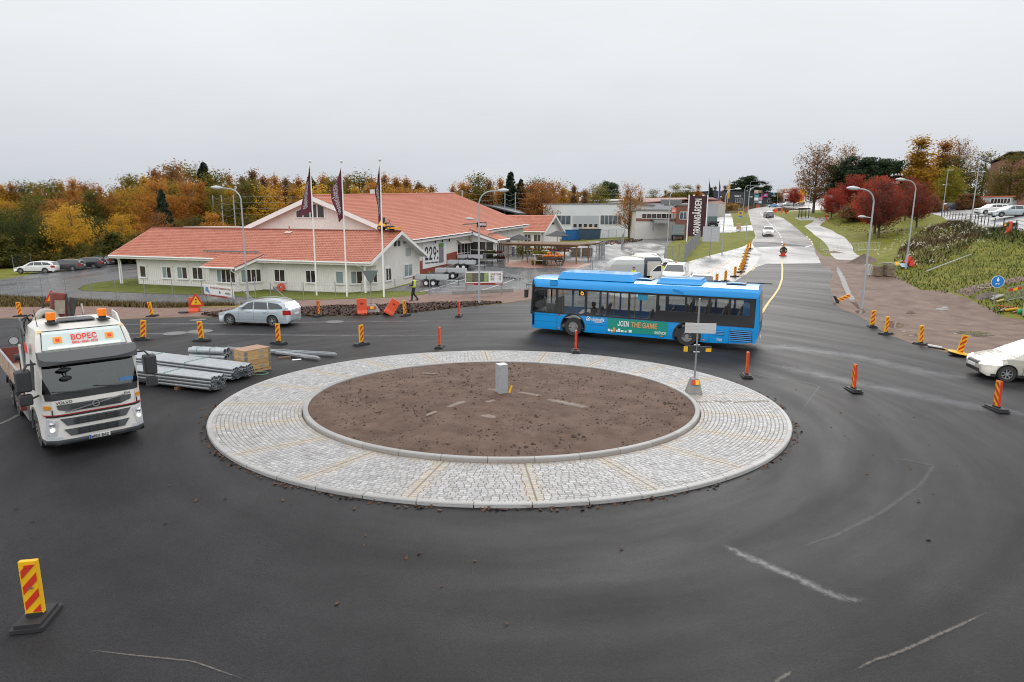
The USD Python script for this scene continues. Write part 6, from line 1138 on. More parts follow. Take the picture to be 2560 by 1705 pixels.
# ================================================================ the white crane truck
YT = math.radians(-45.5); S_ = .88
WTR = paint('truck_white', (.68, .66, .62), .35); TGREY = mat('truck_grey', (.075, .08, .085), .45); CRANE = mat('crane_red', (.20, .040, .032), .6, c2=(.12, .035, .028), scale=3); DKMET = mat('greasy_metal', (.035, .033, .033), .45, .4, c2=(.08, .075, .07), scale=6); REDT = mat('red_trim', (.42, .025, .03), .45); WGLASS = glassm('windscreen_glass', (.42, .50, .49), .02, ior=2.1)
tr = thing('crane_truck', 'white flatbed crane truck with lit roof sign facing the camera at left', 'truck', (-10.4, 15.05, .012), YT); UsdGeom.Xformable(tr).AddScaleOp().Set(Gf.Vec3f(S_, S_, S_))
cs = sg.Polygon([(-.10, .34), (0, .42), (.01, 1.0), (-.03, 1.5), (-.07, 1.85), (-.30, 2.66), (-.36, 2.9), (-.62, 3.34), (-.95, 3.56), (-1.5, 3.64), (-2.12, 3.62), (-2.2, 3.5), (-2.2, .95), (-1.95, .9), (-1.95, .42)])
cf = sg.Polygon([(-1.2, .34), (-1.25, .5), (-1.25, 1.2), (-1.245, 1.9), (-1.17, 2.75), (-1.12, 3.2), (-1.05, 3.45), (-.9, 3.58), (-.6, 3.64), (.6, 3.64), (.9, 3.58), (1.05, 3.45), (1.12, 3.2), (1.17, 2.75), (1.245, 1.9), (1.25, 1.2), (1.25, .5), (1.2, .34)])
cpn = sg.Polygon([(-2.2, -1.25), (-.55, -1.25), (-.22, -1.17), (-.06, -.98), (.0, -.6), (.02, 0), (0, .6), (-.06, .98), (-.22, 1.17), (-.55, 1.25), (-2.2, 1.25)])
def csolid(o): return m_side(cs.buffer(o), 1.5) ^ m_front(cf.buffer(o), -2.4, .2) ^ m_plan(cpn.buffer(o), 0, 4)
carch = m_cyl(-1.38, .50, .64, -1.4, 1.4); cin = m_front(sg.Polygon([(-1.1, 1.0), (-1.1, 1.9), (-1.02, 2.7), (1.02, 2.7), (1.1, 1.9), (1.1, 1.0)]), -2.1, -.2) ^ m_side(sg.Polygon([(-.2, 1.0), (-.18, 1.85), (-.42, 2.7), (-2.1, 2.7), (-2.1, 1.0)]), 1.4)
wsr = sg.Polygon([(-1.13, 1.80), (1.13, 1.80), (1.05, 2.62), (-1.05, 2.62)]).buffer(.03, join_style=1); wsc = m_front(wsr, -.7, .3)
sidew = [m_side(sg.Polygon([(-.62, 1.82), (-.72, 2.58), (-1.45, 2.6), (-1.45, 1.72)]), 1.5)]
obj('cab', csolid(0) - carch - cin - wsc - sidew[0], WTR, tr, smooth=28)
cpart = lambda name, shape, o, m, par=tr: obj(name, (csolid(o) - csolid(-.05)) ^ shape, m, par, smooth=28)
cpart('windscreen', wsc, -.004, WGLASS)
for s in (1, -1): cpart('side_window', sidew[0] ^ m_box((-3, 0, 0), (1, s * 2, 4)), -.004, WGLASS)
cpart('wiper_panel', m_front(sg.Polygon([(-1.12, 1.60), (1.12, 1.60), (1.14, 1.79), (-1.14, 1.79)]), -.5, .3), .010, PLASTIC)
cpart('front_panel', m_front(sg.Polygon([(-.95, 1.20), (.95, 1.20), (1.0, 1.58), (-1.0, 1.58)]).buffer(.01), -.3, .3), .018, WTR)
g = cpart('grille', m_front(sg.Polygon([(-.90, 1.47), (-.88, 1.34), (-.62, 1.26), (.62, 1.26), (.88, 1.34), (.90, 1.47)]), -.3, .3), .030, TGREY)
for k in range(3): obj('grille_bar', MB().box((.055, 0, 1.31 + k * .06), (.02, 1.2, .016)), PLASTIC, g)
obj('emblem_bar', MB().box((.068, 0, 1.39), (.018, 1.5, .028), rx=.17), CHROME, g); obj('emblem_ring', (m_cyl(0, 0, .095, -.015, .015) - m_cyl(0, 0, .065, -.1, .1)).rotate([0, 0, 90]).translate([.072, 0, 1.39]), CHROME, g)
def tr_text(s, y, z, h, m, w, x=.05, par=tr, tilt=(0, 0, 1), name='lettering'): v, f = text_on(s, h, (x, y, z), (0, 1, 0), tilt, .012, True, w); return obj(name, (v, f), m, par)
tr_text('VOLVO', -.92, 1.505, .075, INK, .38, .035, g); tr_text('FM', .72, 1.51, .06, INK, .14, .035, g)
cpart('red_line', m_front(sg.Polygon([(-1.2, 1.175), (1.2, 1.175), (1.2, 1.20), (-1.2, 1.20)]), -.6, .3), .022, REDT); cpart('gap', m_front(sg.Polygon([(-1.15, 1.12), (1.15, 1.12), (1.15, 1.17), (-1.15, 1.17)]), -.5, .3), .008, BLACK)
for z0, z1, w in ((.86, 1.07, .86), (.56, .76, .80)):
    gg = cpart('bumper_grille', m_front(sg.Polygon([(-w, z1), (w, z1), (w - .14, z0), (-w + .14, z0)]), -.4, .3), .014, TGREY)
    for k in range(3): obj('grille_bar', MB().box((.035, 0, z0 + .045 + k * .06), (.02, (w - .3) * 2, .018)), BLACK, gg)
    for k in range(5): obj('grille_rib', MB().box((.037, -.45 + k * .225, (z0 + z1) / 2), (.018, .02, (z1 - z0) * .8)), BLACK, gg)
cpart('bumper_lip', m_front(sg.Polygon([(-1.3, .30), (1.3, .30), (1.3, .47), (-1.3, .47)]), -1.0, .3), .03, TGREY)
pl = obj('number_plate', MB().box((.055, 0, .44), (.02, .52, .115)), PLATE, tr); tr_text('MSX 842', -.20, .40, .08, INK, .42, .067, pl); obj('country_band', MB().box((.058, -.235, .44), (.02, .045, .113)), mat('plate_blue', (.02, .08, .4), .5), pl)
for s in (-1, 1):
    hl_ = cpart('headlight', m_front(sg.Polygon([(s * .90, 1.03), (s * 1.15, 1.09), (s * 1.20, .62), (s * .98, .60)]), -.7, .3), .016, LAMPG); obj('reflector', MB().sph((-.06, s * 1.06, .78), .055, 2), LAMPON, hl_); obj('reflector', MB().sph((-.05, s * 1.05, .95), .07, 2), CHROME, hl_)
    cpart('fog_lamp', m_front(sg.Polygon([(s * .86, .56), (s * 1.2, .58), (s * 1.2, .47), (s * .84, .47)]), -.7, .3), .012, LAMPG)
    obj('grab_handle', MB().box((.03, s * 1.02, 1.28), (.03, .03, .16)), PLASTIC, tr); cpart('orange_sticker', m_front(sg.Polygon([(s * 1.03, 1.36), (s * 1.17, 1.36), (s * 1.17, 1.46), (s * 1.03, 1.46)]), -.7, .3), .022, mat('orange_sticker', (.72, .26, .01), .5))
    # mirrors on arms
    mx, my = -.12, s * 1.52
    mr = obj('mirror', m3.Manifold.batch_hull([m3.Manifold.sphere(.06, 10).translate([mx - .14, my + a, z]) for a in (-.12, .12) for z in (1.98, 2.48)] + [m3.Manifold.sphere(.06, 10).translate([mx, my + a * .9, z]) for a in (-.12, .12) for z in (2.0, 2.46)]), PLASTIC, tr, smooth=40); obj('lower_mirror', m3.Manifold.batch_hull([m3.Manifold.sphere(.05, 10).translate([mx - b, my + a, z]) for a in (-.1, .1) for z in (1.62, 1.82) for b in (0, .1)]), PLASTIC, mr, smooth=40)
    obj('mirror_arm', MB().tube([(-.45, s * 1.18, 2.62), (-.2, s * 1.4, 2.66), (mx, my, 2.5)], .03, 6).tube([(-.35, s * 1.22, 1.75), (-.2, s * 1.4, 1.72), (mx - .05, my, 1.75)], .03, 6), PLASTIC, mr)
    obj('wheel_arch', (m_cyl(-1.38, .5, .70, -.02, .02) - m_cyl(-1.38, .5, .635, -.1, .1)).translate([0, s * 1.25, 0]) ^ m_box((-3, -2, .42), (1, 2, 2)), TGREY, tr)
    obj('sun_screen_side', MB().box((-1.3, s * 1.255, 2.95), (.5, .01, .28)), mat('red_print', (.55, .05, .03), .5), tr) if s < 0 else None
    b = obj('beacon', MB().cyl((-1.1, s * .62, 3.70), (-1.1, s * .62, 3.90), .12, 14), ORANGEL, tr); obj('beacon_foot', MB().cyl((-1.1, s * .62, 3.60), (-1.1, s * .62, 3.70), .10, 10).box((-1.0, s * .62, 3.62), (.3, .3, .03)), PLASTIC, b)
    obj('position_lamp', MB().box((-.72, s * .98, 3.44), (.08, .1, .07)), mat('warm_lamp', (.8, .6, .35), .3, emit=.3), tr)
obj('corner_mirror', MB().sph((.02, -.62, 2.45), .16, 2, (.6, 1, .35)).tube([(-.3, -.65, 2.66), (.02, -.62, 2.5)], .02, 5), PLASTIC, tr); obj('corner_mirror', MB().sph((.0, -.60, 2.2), .13, 2, (.5, 1, .55)).tube([(.02, -.62, 2.4), (0, -.6, 2.25)], .018, 5), BLACK, tr)
v_ = m_side(sg.Polygon([(-.24, 2.60), (.16, 2.62), (.20, 2.70), (-.10, 2.95), (-.40, 2.93)]), 1.16); obj('sun_visor', v_ ^ m_plan(cpn.buffer(.20), 0, 4), TGREY, tr, smooth=30)
sp_ = m_front(sg.Polygon([(-.98, 2.98), (.98, 2.98), (.92, 3.40), (-.92, 3.40)]).buffer(.02, join_style=1), -.95, .2); cpart('roof_sign_frame', m_front(sg.Polygon([(-1.02, 2.95), (1.02, 2.95), (.96, 3.44), (-.96, 3.44)]), -.95, .2), .012, PLASTIC)
rs = cpart('roof_sign', sp_, .022, mat('lit_roof_sign', (.50, .58, .57), .3, emit=.22)); tl = np.array([-.26, 0, .44]); tl = tl / np.linalg.norm(tl); o_ = .028
def sign_x(z): return np.interp(z, [2.9, 3.34], [-.36, -.62]) + .03
tr_text('BOPEC', -.30, 3.17, .16, mat('sign_red', (.75, .04, .02), .5, emit=.15), .62, sign_x(3.17), rs, tl); tr_text('0501-6060-4070', -.30, 3.07, .07, MATS['sign_red'], .62, sign_x(3.07), rs, tl)
for s in (-1, 1): obj('sign_mark', MB().box((sign_x(3.2) + .008, s * .62, 3.2), (.015, .2, .18), ry=-.53), mat('sign_orange', (.8, .3, .03), .5, emit=.15), rs); obj('sign_arrow', MB().box((sign_x(3.2) + .018, s * .62, 3.2), (.012, .09, .09), ry=-.53), MATS['sign_red'], rs)
obj('sign_lamp', MB().box((sign_x(3.03) + .015, 0, 3.01), (.03, 1.7, .035)), mat('sign_glow', (1, .92, .7), .3, emit=1.6), rs)
obj('roof_hatch', pod(-1.15, -1.5, .34, .03, 3.63, .9), TGREY, tr); obj('antenna', MB().tube([(-1.1, -.95, 3.5), (-1.2, -.97, 4.0)], .012, 4), BLACK, tr)
for s in (-1, 1): obj('air_deflector', MB().prism_xz([(-1.7, 3.3), (-2.1, 3.62), (-2.6, 3.66), (-2.6, 1.4), (-2.25, 1.4), (-2.2, 3.4)], s * 1.2 - .02, s * 1.2 + .02), WTR if s > 0 else TGREY, tr)
# inside the cab
obj('dashboard', m_side(sg.Polygon([(-.24, 1.0), (-.24, 1.86), (-.7, 1.82), (-.75, 1.0)]), 1.08), BLACK, tr); obj('rear_wall', MB().box((-2.05, 0, 1.85), (.04, 2.1, 1.6)), mat('cab_cloth', (.16, .165, .16), .9), tr)
for s in (-1, 1): obj('seat', MB().box((-1.35, s * .6, 1.35), (.55, .55, .2)).box((-1.65, s * .6, 1.9), (.16, .52, 1.0)), mat('seat_cloth', (.06, .06, .065), .9), tr)
obj('wiper', MB().tube([(.03, -.15, 1.74), (-.03, -.95, 1.86)], .014, 4), BLACK, tr); obj('wiper', MB().tube([(.03, .85, 1.74), (-.03, .02, 1.88)], .014, 4), BLACK, tr)
obj('blue_sticker', MB().box((-.10, .85, 1.93), (.012, .34, .10), ry=-.27), mat('sticker_blue', (.05, .18, .42), .5), tr)
tdrv = obj('person', person_bust(None, -1.3, .60, 1.45).get(), mat('hi_vis_yellow', (.55, .68, .02), .7), None, smooth=40, label='truck driver in yellow high-visibility jacket behind the truck windscreen', cat='person'); x = UsdGeom.Xformable(tdrv); x.AddTranslateOp().Set(Gf.Vec3d(-10.4, 15.05, .012)); x.AddRotateZOp().Set(math.degrees(YT)); x.AddScaleOp().Set(Gf.Vec3f(S_, S_, S_))
# chassis, wheels, crane and flatbed
obj('chassis', MB().box2((-8.9, -.45, .62), (-1.2, .45, .92)), DKMET, tr)
SRIM = mat('worn_rim', (.34, .33, .31), .6, .3, c2=(.22, .21, .20), scale=6)
for x, w in ((-1.38, .32), (-5.5, .5), (-6.87, .5)):
    for s in (-1, 1):
        wn = wheel(tr, x, s * (1.06 if w < .4 else .98), .50, w, s, SRIM, 0, .55)
        for k in range(8): a = k * PI / 4; obj('wheel_nut', MB().cyl((x + .17 * math.cos(a), s * 1.10, .5 + .17 * math.sin(a)), (x + .17 * math.cos(a), s * 1.24, .5 + .17 * math.sin(a)), .035, 6), SRIM, wn)
for s in (-1, 1):
    for x in (-5.5, -6.87): obj('mudguard', (m_cyl(x, .5, .62, -.28, .28) - m_cyl(x, .5, .58, -.4, .4)).translate([0, s * 1.0, 0]) ^ m_box((-9, -2, .75), (0, 2, 2)), BLACK, tr)
    obj('fuel_tank', MB().box((-3.5, s * 1.0, .72), (1.4, .5, .55)), mat('tank_grey', (.25, .25, .25), .45, .5), tr)
BEDW = mat('bed_wood', (.26, .14, .10), .75, c2=(.42, .33, .24), scale=3.5, detail=6)
obj('bed_floor', MB().box((-6.3, 0, 1.06), (5.6, 2.44, .12)), BEDW, tr)
for s in (-1, 1):
    for k in range(4): ds = obj('drop_side', MB().box((-4.2 - k * 1.4, s * 1.23, 1.42), (1.37, .05, .62)), BEDW, tr); obj('side_rib', MB().box((-4.2 - k * 1.4 - .66, s * 1.262, 1.42), (.07, .03, .64)), mat('cream_rib', (.48, .40, .28), .6), ds)
    obj('top_rail', MB().box((-6.3, s * 1.23, 1.745), (5.6, .07, .03)), GALV, tr)
obj('tail_board', MB().box((-9.1, 0, 1.42), (.05, 2.44, .62)), CRANE, tr); obj('head_board', MB().box((-3.52, .0, 1.75), (.06, 2.44, 1.3)), CRANE, tr); obj('locker', MB().box((-3.0, -1.02, 1.9), (.42, .4, 1.7)), mat('locker_white', (.6, .6, .58), .5), tr)
cr = obj('crane_column', MB().box((-2.95, 0, 1.4), (.6, .9, .9)).cyl((-2.95, .0, 1.6), (-2.95, 0, 3.2), .22, 14), CRANE, tr)
ax_ = MB().add(m3.Manifold.batch_hull([m3.Manifold.sphere(.05, 8).translate([-2.95 + a, b, z]) for a, b, z in [(-.2, -.18, 2.2), (.2, -.18, 2.2), (-.2, .18, 2.2), (.2, .18, 2.2), (-.05, .05, 4.25), (.15, .05, 4.25), (-.05, .35, 4.2), (.15, .35, 4.2)]]), loc=(0, -.30, 0)); obj('crane_boom', ax_, CRANE, cr)
obj('crane_boom', MB().box((-3.05, .12, 3.45), (.22, .2, 1.3), rx=-.25), DKMET, cr); obj('crane_plate', MB().box((-2.70, -.14, 3.85), (.03, .26, .42), rx=-.1), mat('worn_plate', (.32, .29, .24), .7, c2=(.2, .16, .12), scale=5), cr); obj('crane_plate', MB().box((-2.66, -.12, 3.42), (.05, .42, .22)), mat('faded_red', (.42, .10, .08), .6), cr)
for k, (a, b) in enumerate([((-2.75, -.62, 2.1), (-2.7, -.55, 4.2)), ((-2.72, .12, 2.1), (-2.68, .05, 4.25)), ((-2.8, .55, 2.3), (-2.7, .42, 3.9))]): obj('crane_ram', MB().tube([a, tuple((np.array(a) + b) / 2)], .055, 8).tube([tuple((np.array(a) + b) / 2), b], .032, 8), CHROME if k == 2 else DKMET, cr)
for k in range(9):
    r2 = random.Random(k); y = -1.05 + k * .13; obj('hose', MB().tube(spline([(-2.8, y, 2.2 + r2.random() * .3), (-2.75, y - .15, 3.0 + r2.random() * .4), (-2.85, y + .1, 3.5 + r2.random() * .2), (-3.0, y + .25, 2.9)], 5), .022, 5), BLACK, cr)
obj('crane_arm', MB().tube([(-2.9, -.45, 2.5), (-3.1, -1.0, 3.05), (-3.2, -.55, 3.4)], .09, 8), DKMET, cr); obj('white_hose', MB().tube(spline([(-2.55, -.9, 3.3), (-2.5, -.65, 3.75), (-2.6, -.35, 3.7), (-2.7, -.2, 3.3)], 5), .09, 8), mat('pale_hose', (.45, .42, .38), .6), cr); obj('crane_motor', MB().cyl((-2.9, .10, 3.3), (-2.6, .10, 3.3), .16, 14), BLACK, cr)
obj('work_lamp', MB().cyl((-2.9, -1.35, 2.95), (-2.78, -1.35, 2.95), .13, 14), PLASTIC, tr); obj('work_lamp_lens', MB().cyl((-2.779, -1.35, 2.95), (-2.76, -1.35, 2.95), .11, 14), LAMPG, tr)
obj('outrigger', MB().box((-3.1, -.2, .9), (.35, 2.4, .3)), CRANE, tr); obj('grapple', MB().add(m3.Manifold.batch_hull([m3.Manifold.sphere(.12, 8).translate(p) for p in ([-4.4, -.5, 1.35], [-4.4, .1, 1.4], [-5.2, -.4, 1.3], [-4.8, -.2, 1.75])])), mat('grapple_red', (.34, .05, .03), .5), tr)
for k in range(10): r2 = random.Random(k + 40); p = (r2.uniform(-8.6, -4), r2.uniform(-1, 1), 1.18); obj('load_piece', MB().box(p, (r2.uniform(.3, 1.2), r2.uniform(.1, .3), r2.uniform(.06, .25)), rz=r2.uniform(0, 3)), [DKMET, WOOD_, GALV, BLACK][k % 4], tr)
obj('exhaust', MB().tube([(-3.3, -1.35, 2.35), (-3.3, -.95, 2.35)], .11, 10), DKMET, tr)
# ================================================================ street furniture and site equipment
RED = mat('signal_red', (.58, .035, .015), .45, c2=(.48, .03, .015), scale=3); YEL = mat('signal_yellow', (.80, .46, .01), .45, c2=(.70, .38, .01), scale=3); ORNG = mat('barrier_orange', (.72, .09, .025), .5, c2=(.60, .07, .02), scale=2); POLE = mat('pole_grey', (.40, .425, .45), .45, .5); WIRE = mat('wire', (.25, .26, .27), .5, .4); TIMB = mat('pale_timber', (.46, .31, .16), .7, c2=(.36, .23, .11), scale=5, stretch='o')
def stripes(par, w, z0, z1, y, n=3, m=None, slope=1.1):
    """red diagonals on a yellow plate, each its own piece"""
    h = z1 - z0; p = h / (n + .0)
    for k in range(-1, n + 1):
        zc = z0 + (k + .15) * p; q = sg.Polygon([(-w / 2, zc), (w / 2, zc + w * slope), (w / 2, zc + w * slope + p * .5), (-w / 2, zc + p * .5)]).intersection(sg.box(-w / 2, z0, w / 2, z1))
        if q.is_empty or q.area < 1e-4: continue
        obj('stripe', MB().prism_xz(q, y - .004, y + .004), m or RED, par)
def marker(kind, loc, rz, label, group=None, rx=0., ry=0.):
    if kind in TPROTO: return dup(TPROTO[kind], loc, rz, label, group, rx=rx, ry=ry)
    t = thing('marker_panel', label, 'road marker', loc, rz, group, rx=rx, ry=ry); TPROTO[kind] = t
    bw, bd = (.44, .62) if kind == 'deep' else (.80, .38); b = sg.box(-bw / 2, -bd / 2, bw / 2, bd / 2).buffer(-.05).buffer(.05, 4)
    ft = obj('rubber_foot', MB().prism(b, .0, .055).prism(b.buffer(-.05), .055, .10).box((0, 0, .12), (.20, .13, .05)), BLACK, t)
    if kind == 'yellow': obj('foot_plate', MB().add(lathe_y([(0, -.02), (.42, -.02), (.44, 0), (.40, .03), (0, .05)], 24), R=rotm(0, 0, PI / 2), loc=(0, 0, .12)), YEL, ft)
    pl = obj('panel', MB().prism(sg.box(-.11, -.028, .11, .028).buffer(.008), .13, .95), RED if kind == 'edge' else YEL, t)
    for y in (-.037, .037): obj('face_sheet', MB().box((0, y, .54), (.205, .004, .80)), YEL, pl); stripes(pl, .19, .16, .90, y * 1.13)
    obj('grip', MB().box((0, -.042, .88), (.09, .02, .035)), RED, pl); obj('slot', MB().box((0, -.046, .54), (.07, .008, .02)), GREYM, pl); return t
def mk(kind, px, py, rz, label, group=None, rx=0., ry=0., dz=0.):
    g = G(px, py); return marker(kind, (g[0], g[1], g[2] + .012 + dz), math.radians(rz), label, group, math.radians(rx), math.radians(ry))
mk('deep', 93, 1552, 12, 'red and yellow marker panel alone in the near left foreground')
rowl = 'red and yellow marker panels along the carriageway'
for px, py, rz, ry, l in [(358, 850, 8, 6, 'marker panel between the white truck and the estate car, leftmost of the middle row'), (505, 853, -6, -3, 'marker panel beside the end of the galvanised pipes, second of the middle row'), (697, 860, -20, -1, 'marker panel in front of the rear wheel of the silver estate car'), (904, 863, 55, 0, 'narrow marker panel in the middle row, right of the estate car')]: mk('wide', px, py, rz, l, rowl, 0, ry)
for px, py, rz, ry, l in [(51, 792, 30, -2, 'marker panel at the far left on the gravel path edge'), (166, 790, -10, -10, 'leaning marker panel just right of the truck crane'), (381, 792, -8, -9, 'leaning marker panel left of the roadwork triangle'), (1013, 790, 60, -5, 'yellow leaning marker panel right of the tipped red barrier')]: mk('wide', px, py, rz, l, 'marker panels along the gravel path', 0, ry)
for px, py, rz, ry, l in [(797, 791, 72, 0, 'red narrow marker panel behind the rear of the estate car'), (1148, 791, 84, 0, 'thin red marker panel seen edge-on below the street lamp'), (1099, 869, 86, 0, 'thin red marker panel seen edge-on left of the bus'), (1866, 942, 78, 3, 'red marker panel seen edge-on behind the island, right of the sign foot'), (2133, 978, 84, 4, 'thin red marker panel on the asphalt, second from the right edge'), (2490, 1026, 86, 3, 'thin red marker panel nearest the cream hatchback'), (2556, 905, 85, 6, 'red marker panel cut by the right frame edge behind the cream hatchback')]: mk('edge', px, py, rz, l, None, 0, ry)
p = GZ(1439, 880, .10); marker('edge', (p[0], p[1], .11), math.radians(88), 'dark marker panel edge-on standing on the paving behind the soil, before the bus wheel')
for k, rz, rx, px, py, ry, l in [('deep', -14, 0, 2180, 818, 0, 'marker panel at the dirt edge below the tall lamp post, leftmost of four'), ('wide', 20, 0, 2214, 836, 0, 'marker panel second from left at the dirt edge'), ('deep', 12, 0, 2301, 862, -4, 'yellow framed marker panel third at the dirt edge beside white kerb pieces'), ('yellow', -22, 0, 2396, 889, 10, 'leaning marker panel on a round yellow foot at the dirt edge')]: mk(k, px, py, rz, l, None, rx, ry)
mk('wide', 2090, 757, -20, 'dark marker panel fallen over at the asphalt edge', None, -8, 62, .1)
for i, (px, py) in enumerate([(1777, 721), (1791, 713), (1813, 704), (1837, 692.5), (1852, 681), (1855.5, 673.5), (1858.5, 666.5), (1861, 659), (1863, 651), (1865, 643), (1867, 635), (1869, 628.5), (1875, 623)]):
    mk('wide', px, py, 10 + 4 * (i % 3), ['marker panel in the lane row just behind the bus roof', 'marker panel in the closed-up row curving up the side lane'][i > 3], 'row of marker panels up the side lane')
def barrier(px, py, label, rz=0., ry=0., dz=0., name='plastic_barrier', hgt=.98, m=ORNG):
    g = G(px, py); t = thing(name, label, 'road barrier', (g[0], g[1], g[2] + .012 + dz), math.radians(rz), ry=math.radians(ry))
    b = MB().prism_yz([(-.30, 0), (.30, 0), (.30, .12), (.18, .30), (.12, hgt), (-.12, hgt), (-.18, .30), (-.30, .12)], -.28, .28); obj('shell', b, m, t)
    for z in (.35, .7): obj('recess', MB().box((0, -.17 + z * .04, z), (.16, .03, .10)), mat('deep_red', (.25, .02, .01), .6), t)
    return t
barrier(905, 787, 'upright red plastic barrier left of the give-way sign', 20); barrier(970, 787, 'red plastic barrier tipped over to the right of the concrete foot', 15, 32, .06)
bt = barrier(487, 781, 'red plastic barrier carrying a roadwork warning triangle', 10); obj('rubber_foot', MB().box((0, 0, .03), (1.9, .4, .06)), BLACK, bt)
def triangle(par, c, s, flip=1, m=None):
    h = s * .866; T_ = lambda q: [(c[0] - q / 2, c[2] - q * .289 * flip), (c[0] + q / 2, c[2] - q * .289 * flip), (c[0], c[2] + q * .577 * flip)]; pp = sg.Polygon(T_(s * .86)).buffer(s * .05)
    pl = obj('triangle_plate', MB().prism_xz(pp, c[1] - .012, c[1] + .012), RED if m is None else m, par)
    if m is None: obj('yellow_face', MB().prism_xz(sg.Polygon(T_(s * .66)), c[1] - .02, c[1] - .013), YEL, pl); obj('symbol', MB().box((c[0], c[1] - .024, c[2] - .05 * s), (.07 * s, .006, .12 * s)).box((c[0], c[1] - .024, c[2] + .15 * s), (.1 * s, .006, .1 * s)), INK, pl)
    return pl
triangle(bt, (.20, -.22, .72), 1.0)
g = G(133, 770); ts = thing('warning_triangle', 'roadwork warning triangle seen obliquely behind the truck crane', 'sign', (g[0], g[1], g[2]), math.radians(58)); obj('post', MB().cyl((0, .03, 0), (0, .03, 1.1), .03), GALV, ts); triangle(ts, (0, 0, .75), 1.0)
def conc_foot(par, h, w): return obj('concrete_foot', m3.Manifold.batch_hull([m3.Manifold.cube([w, w * .8, .04], True).translate([0, 0, .02]), m3.Manifold.cube([w * .52, w * .45, .04], True).translate([0, 0, h - .02])]), CONC, par)
g = G(929, 783); gy = thing('give_way_sign', 'grey back of a give-way sign in a concrete foot in front of the office wing', 'sign', (g[0], g[1], g[2] + .03), .1); f = conc_foot(gy, .5, 1.0); obj('post', MB().cyl((0, 0, .4), (0, 0, 2.9), .03, 8), GALV, gy); triangle(gy, (0, -.06, 2.35), .98, -1, mat('sign_back', (.13, .16, .155), .5)); obj('reflector_plate', MB().box((-.15, -.30, .36), (.24, .02, .16), rx=-.35).box((.27, -.30, .36), (.12, .02, .16), rx=-.35), RED, f); obj('reflector_plate', MB().box((.06, -.305, .36), (.2, .02, .16), rx=-.35), YEL, f)
p = GZ(1734, 983, .11); ks = thing('direction_sign', 'grey slatted sign board on a pole in a concrete foot standing on the island paving', 'sign', (p[0], p[1], .115), -.08); f = conc_foot(ks, .52, .50); obj('post', MB().cyl((0, 0, .5), (0, 0, 3.22), .032, 10), GALV, ks)
for k in range(3): obj('slat', MB().box((.07, -.06, 2.12 + k * .115), (1.0, .025, .105)), mat('pale_grey_board', (.50, .50, .49), .55), ks)
obj('reflector_plate', MB().box((-.06, -.145, .41), (.12, .012, .17), rx=-.42), RED, f); obj('reflector_plate', MB().box((.07, -.145, .41), (.12, .012, .17), rx=-.42), YEL, f)
bp = obj('dark_board', MB().box((.05, -.02, 1.54), (.86, .02, .17)), PLASTIC, ks); obj('yellow_end', MB().box((-.36, -.045, 1.52), (.13, .03, .17)), YEL, bp); obj('yellow_end', MB().box((.38, -.045, 1.50), (.18, .03, .12), rz=.1), YEL, bp)
for z in (1.42, 1.66): obj('clamp', MB().box((0, -.03, z), (.2, .06, .02)), GALV, ks)
p = GZ(1254, 983, .26); cp = thing('steel_post', 'square galvanised steel post in the middle of the soil island', 'post', (p[0], p[1], .24), math.radians(28)); obj('post', MB().prism(sg.box(-.14, -.14, .14, .14).buffer(.012), 0, .99), mat('zinc', (.42, .44, .46), .45, .45, c2=(.34, .36, .38), scale=12), cp); obj('cap', MB().prism(sg.box(-.15, -.15, .15, .15), .985, 1.0), mat('zinc_cap', (.55, .56, .58), .4, .4), cp); obj('yellow_tube', MB().tube([(.17, -.16, -.02), (.28, -.17, .28)], .035, 8), YEL, cp)
# ---- pipes, profiles and the crate
def pipe(mb, a, b, r, n=12):
    """an open-ended tube"""
    a, b = np.asarray(a, float), np.asarray(b, float); d = (b - a) / np.linalg.norm(b - a); s_ = np.cross(d, [0, 0, 1.]); s_ /= np.linalg.norm(s_); u_ = np.cross(s_, d); an = np.arange(n) * 2 * PI / n; c = np.cos(an)[:, None] * s_ + np.sin(an)[:, None] * u_
    V = np.vstack([a + c * r, b + c * r, b + c * r * .82, b - d * .5 + c * r * .82, a + c * r * .82]); F = []
    for k in (0, 1, 2):
        for i in range(n): j = (i + 1) % n; F += [(k * n + i, k * n + j, (k + 1) * n + j), (k * n + i, (k + 1) * n + j, (k + 1) * n + i)]
    for i in range(n): j = (i + 1) % n; F += [(4 * n + i, 4 * n + j, j), (4 * n + i, j, i)]
    k = len(V); V = np.vstack([V, b - d * .5]); F += [(3 * n + i, 3 * n + (i + 1) % n, k) for i in range(n)]
    F = np.array(F)[:, ::-1]; return mb.raw(V, F)
ZINC = mat('pipe_zinc', (.44, .46, .48), .36, .7, c2=(.34, .365, .385), scale=5)
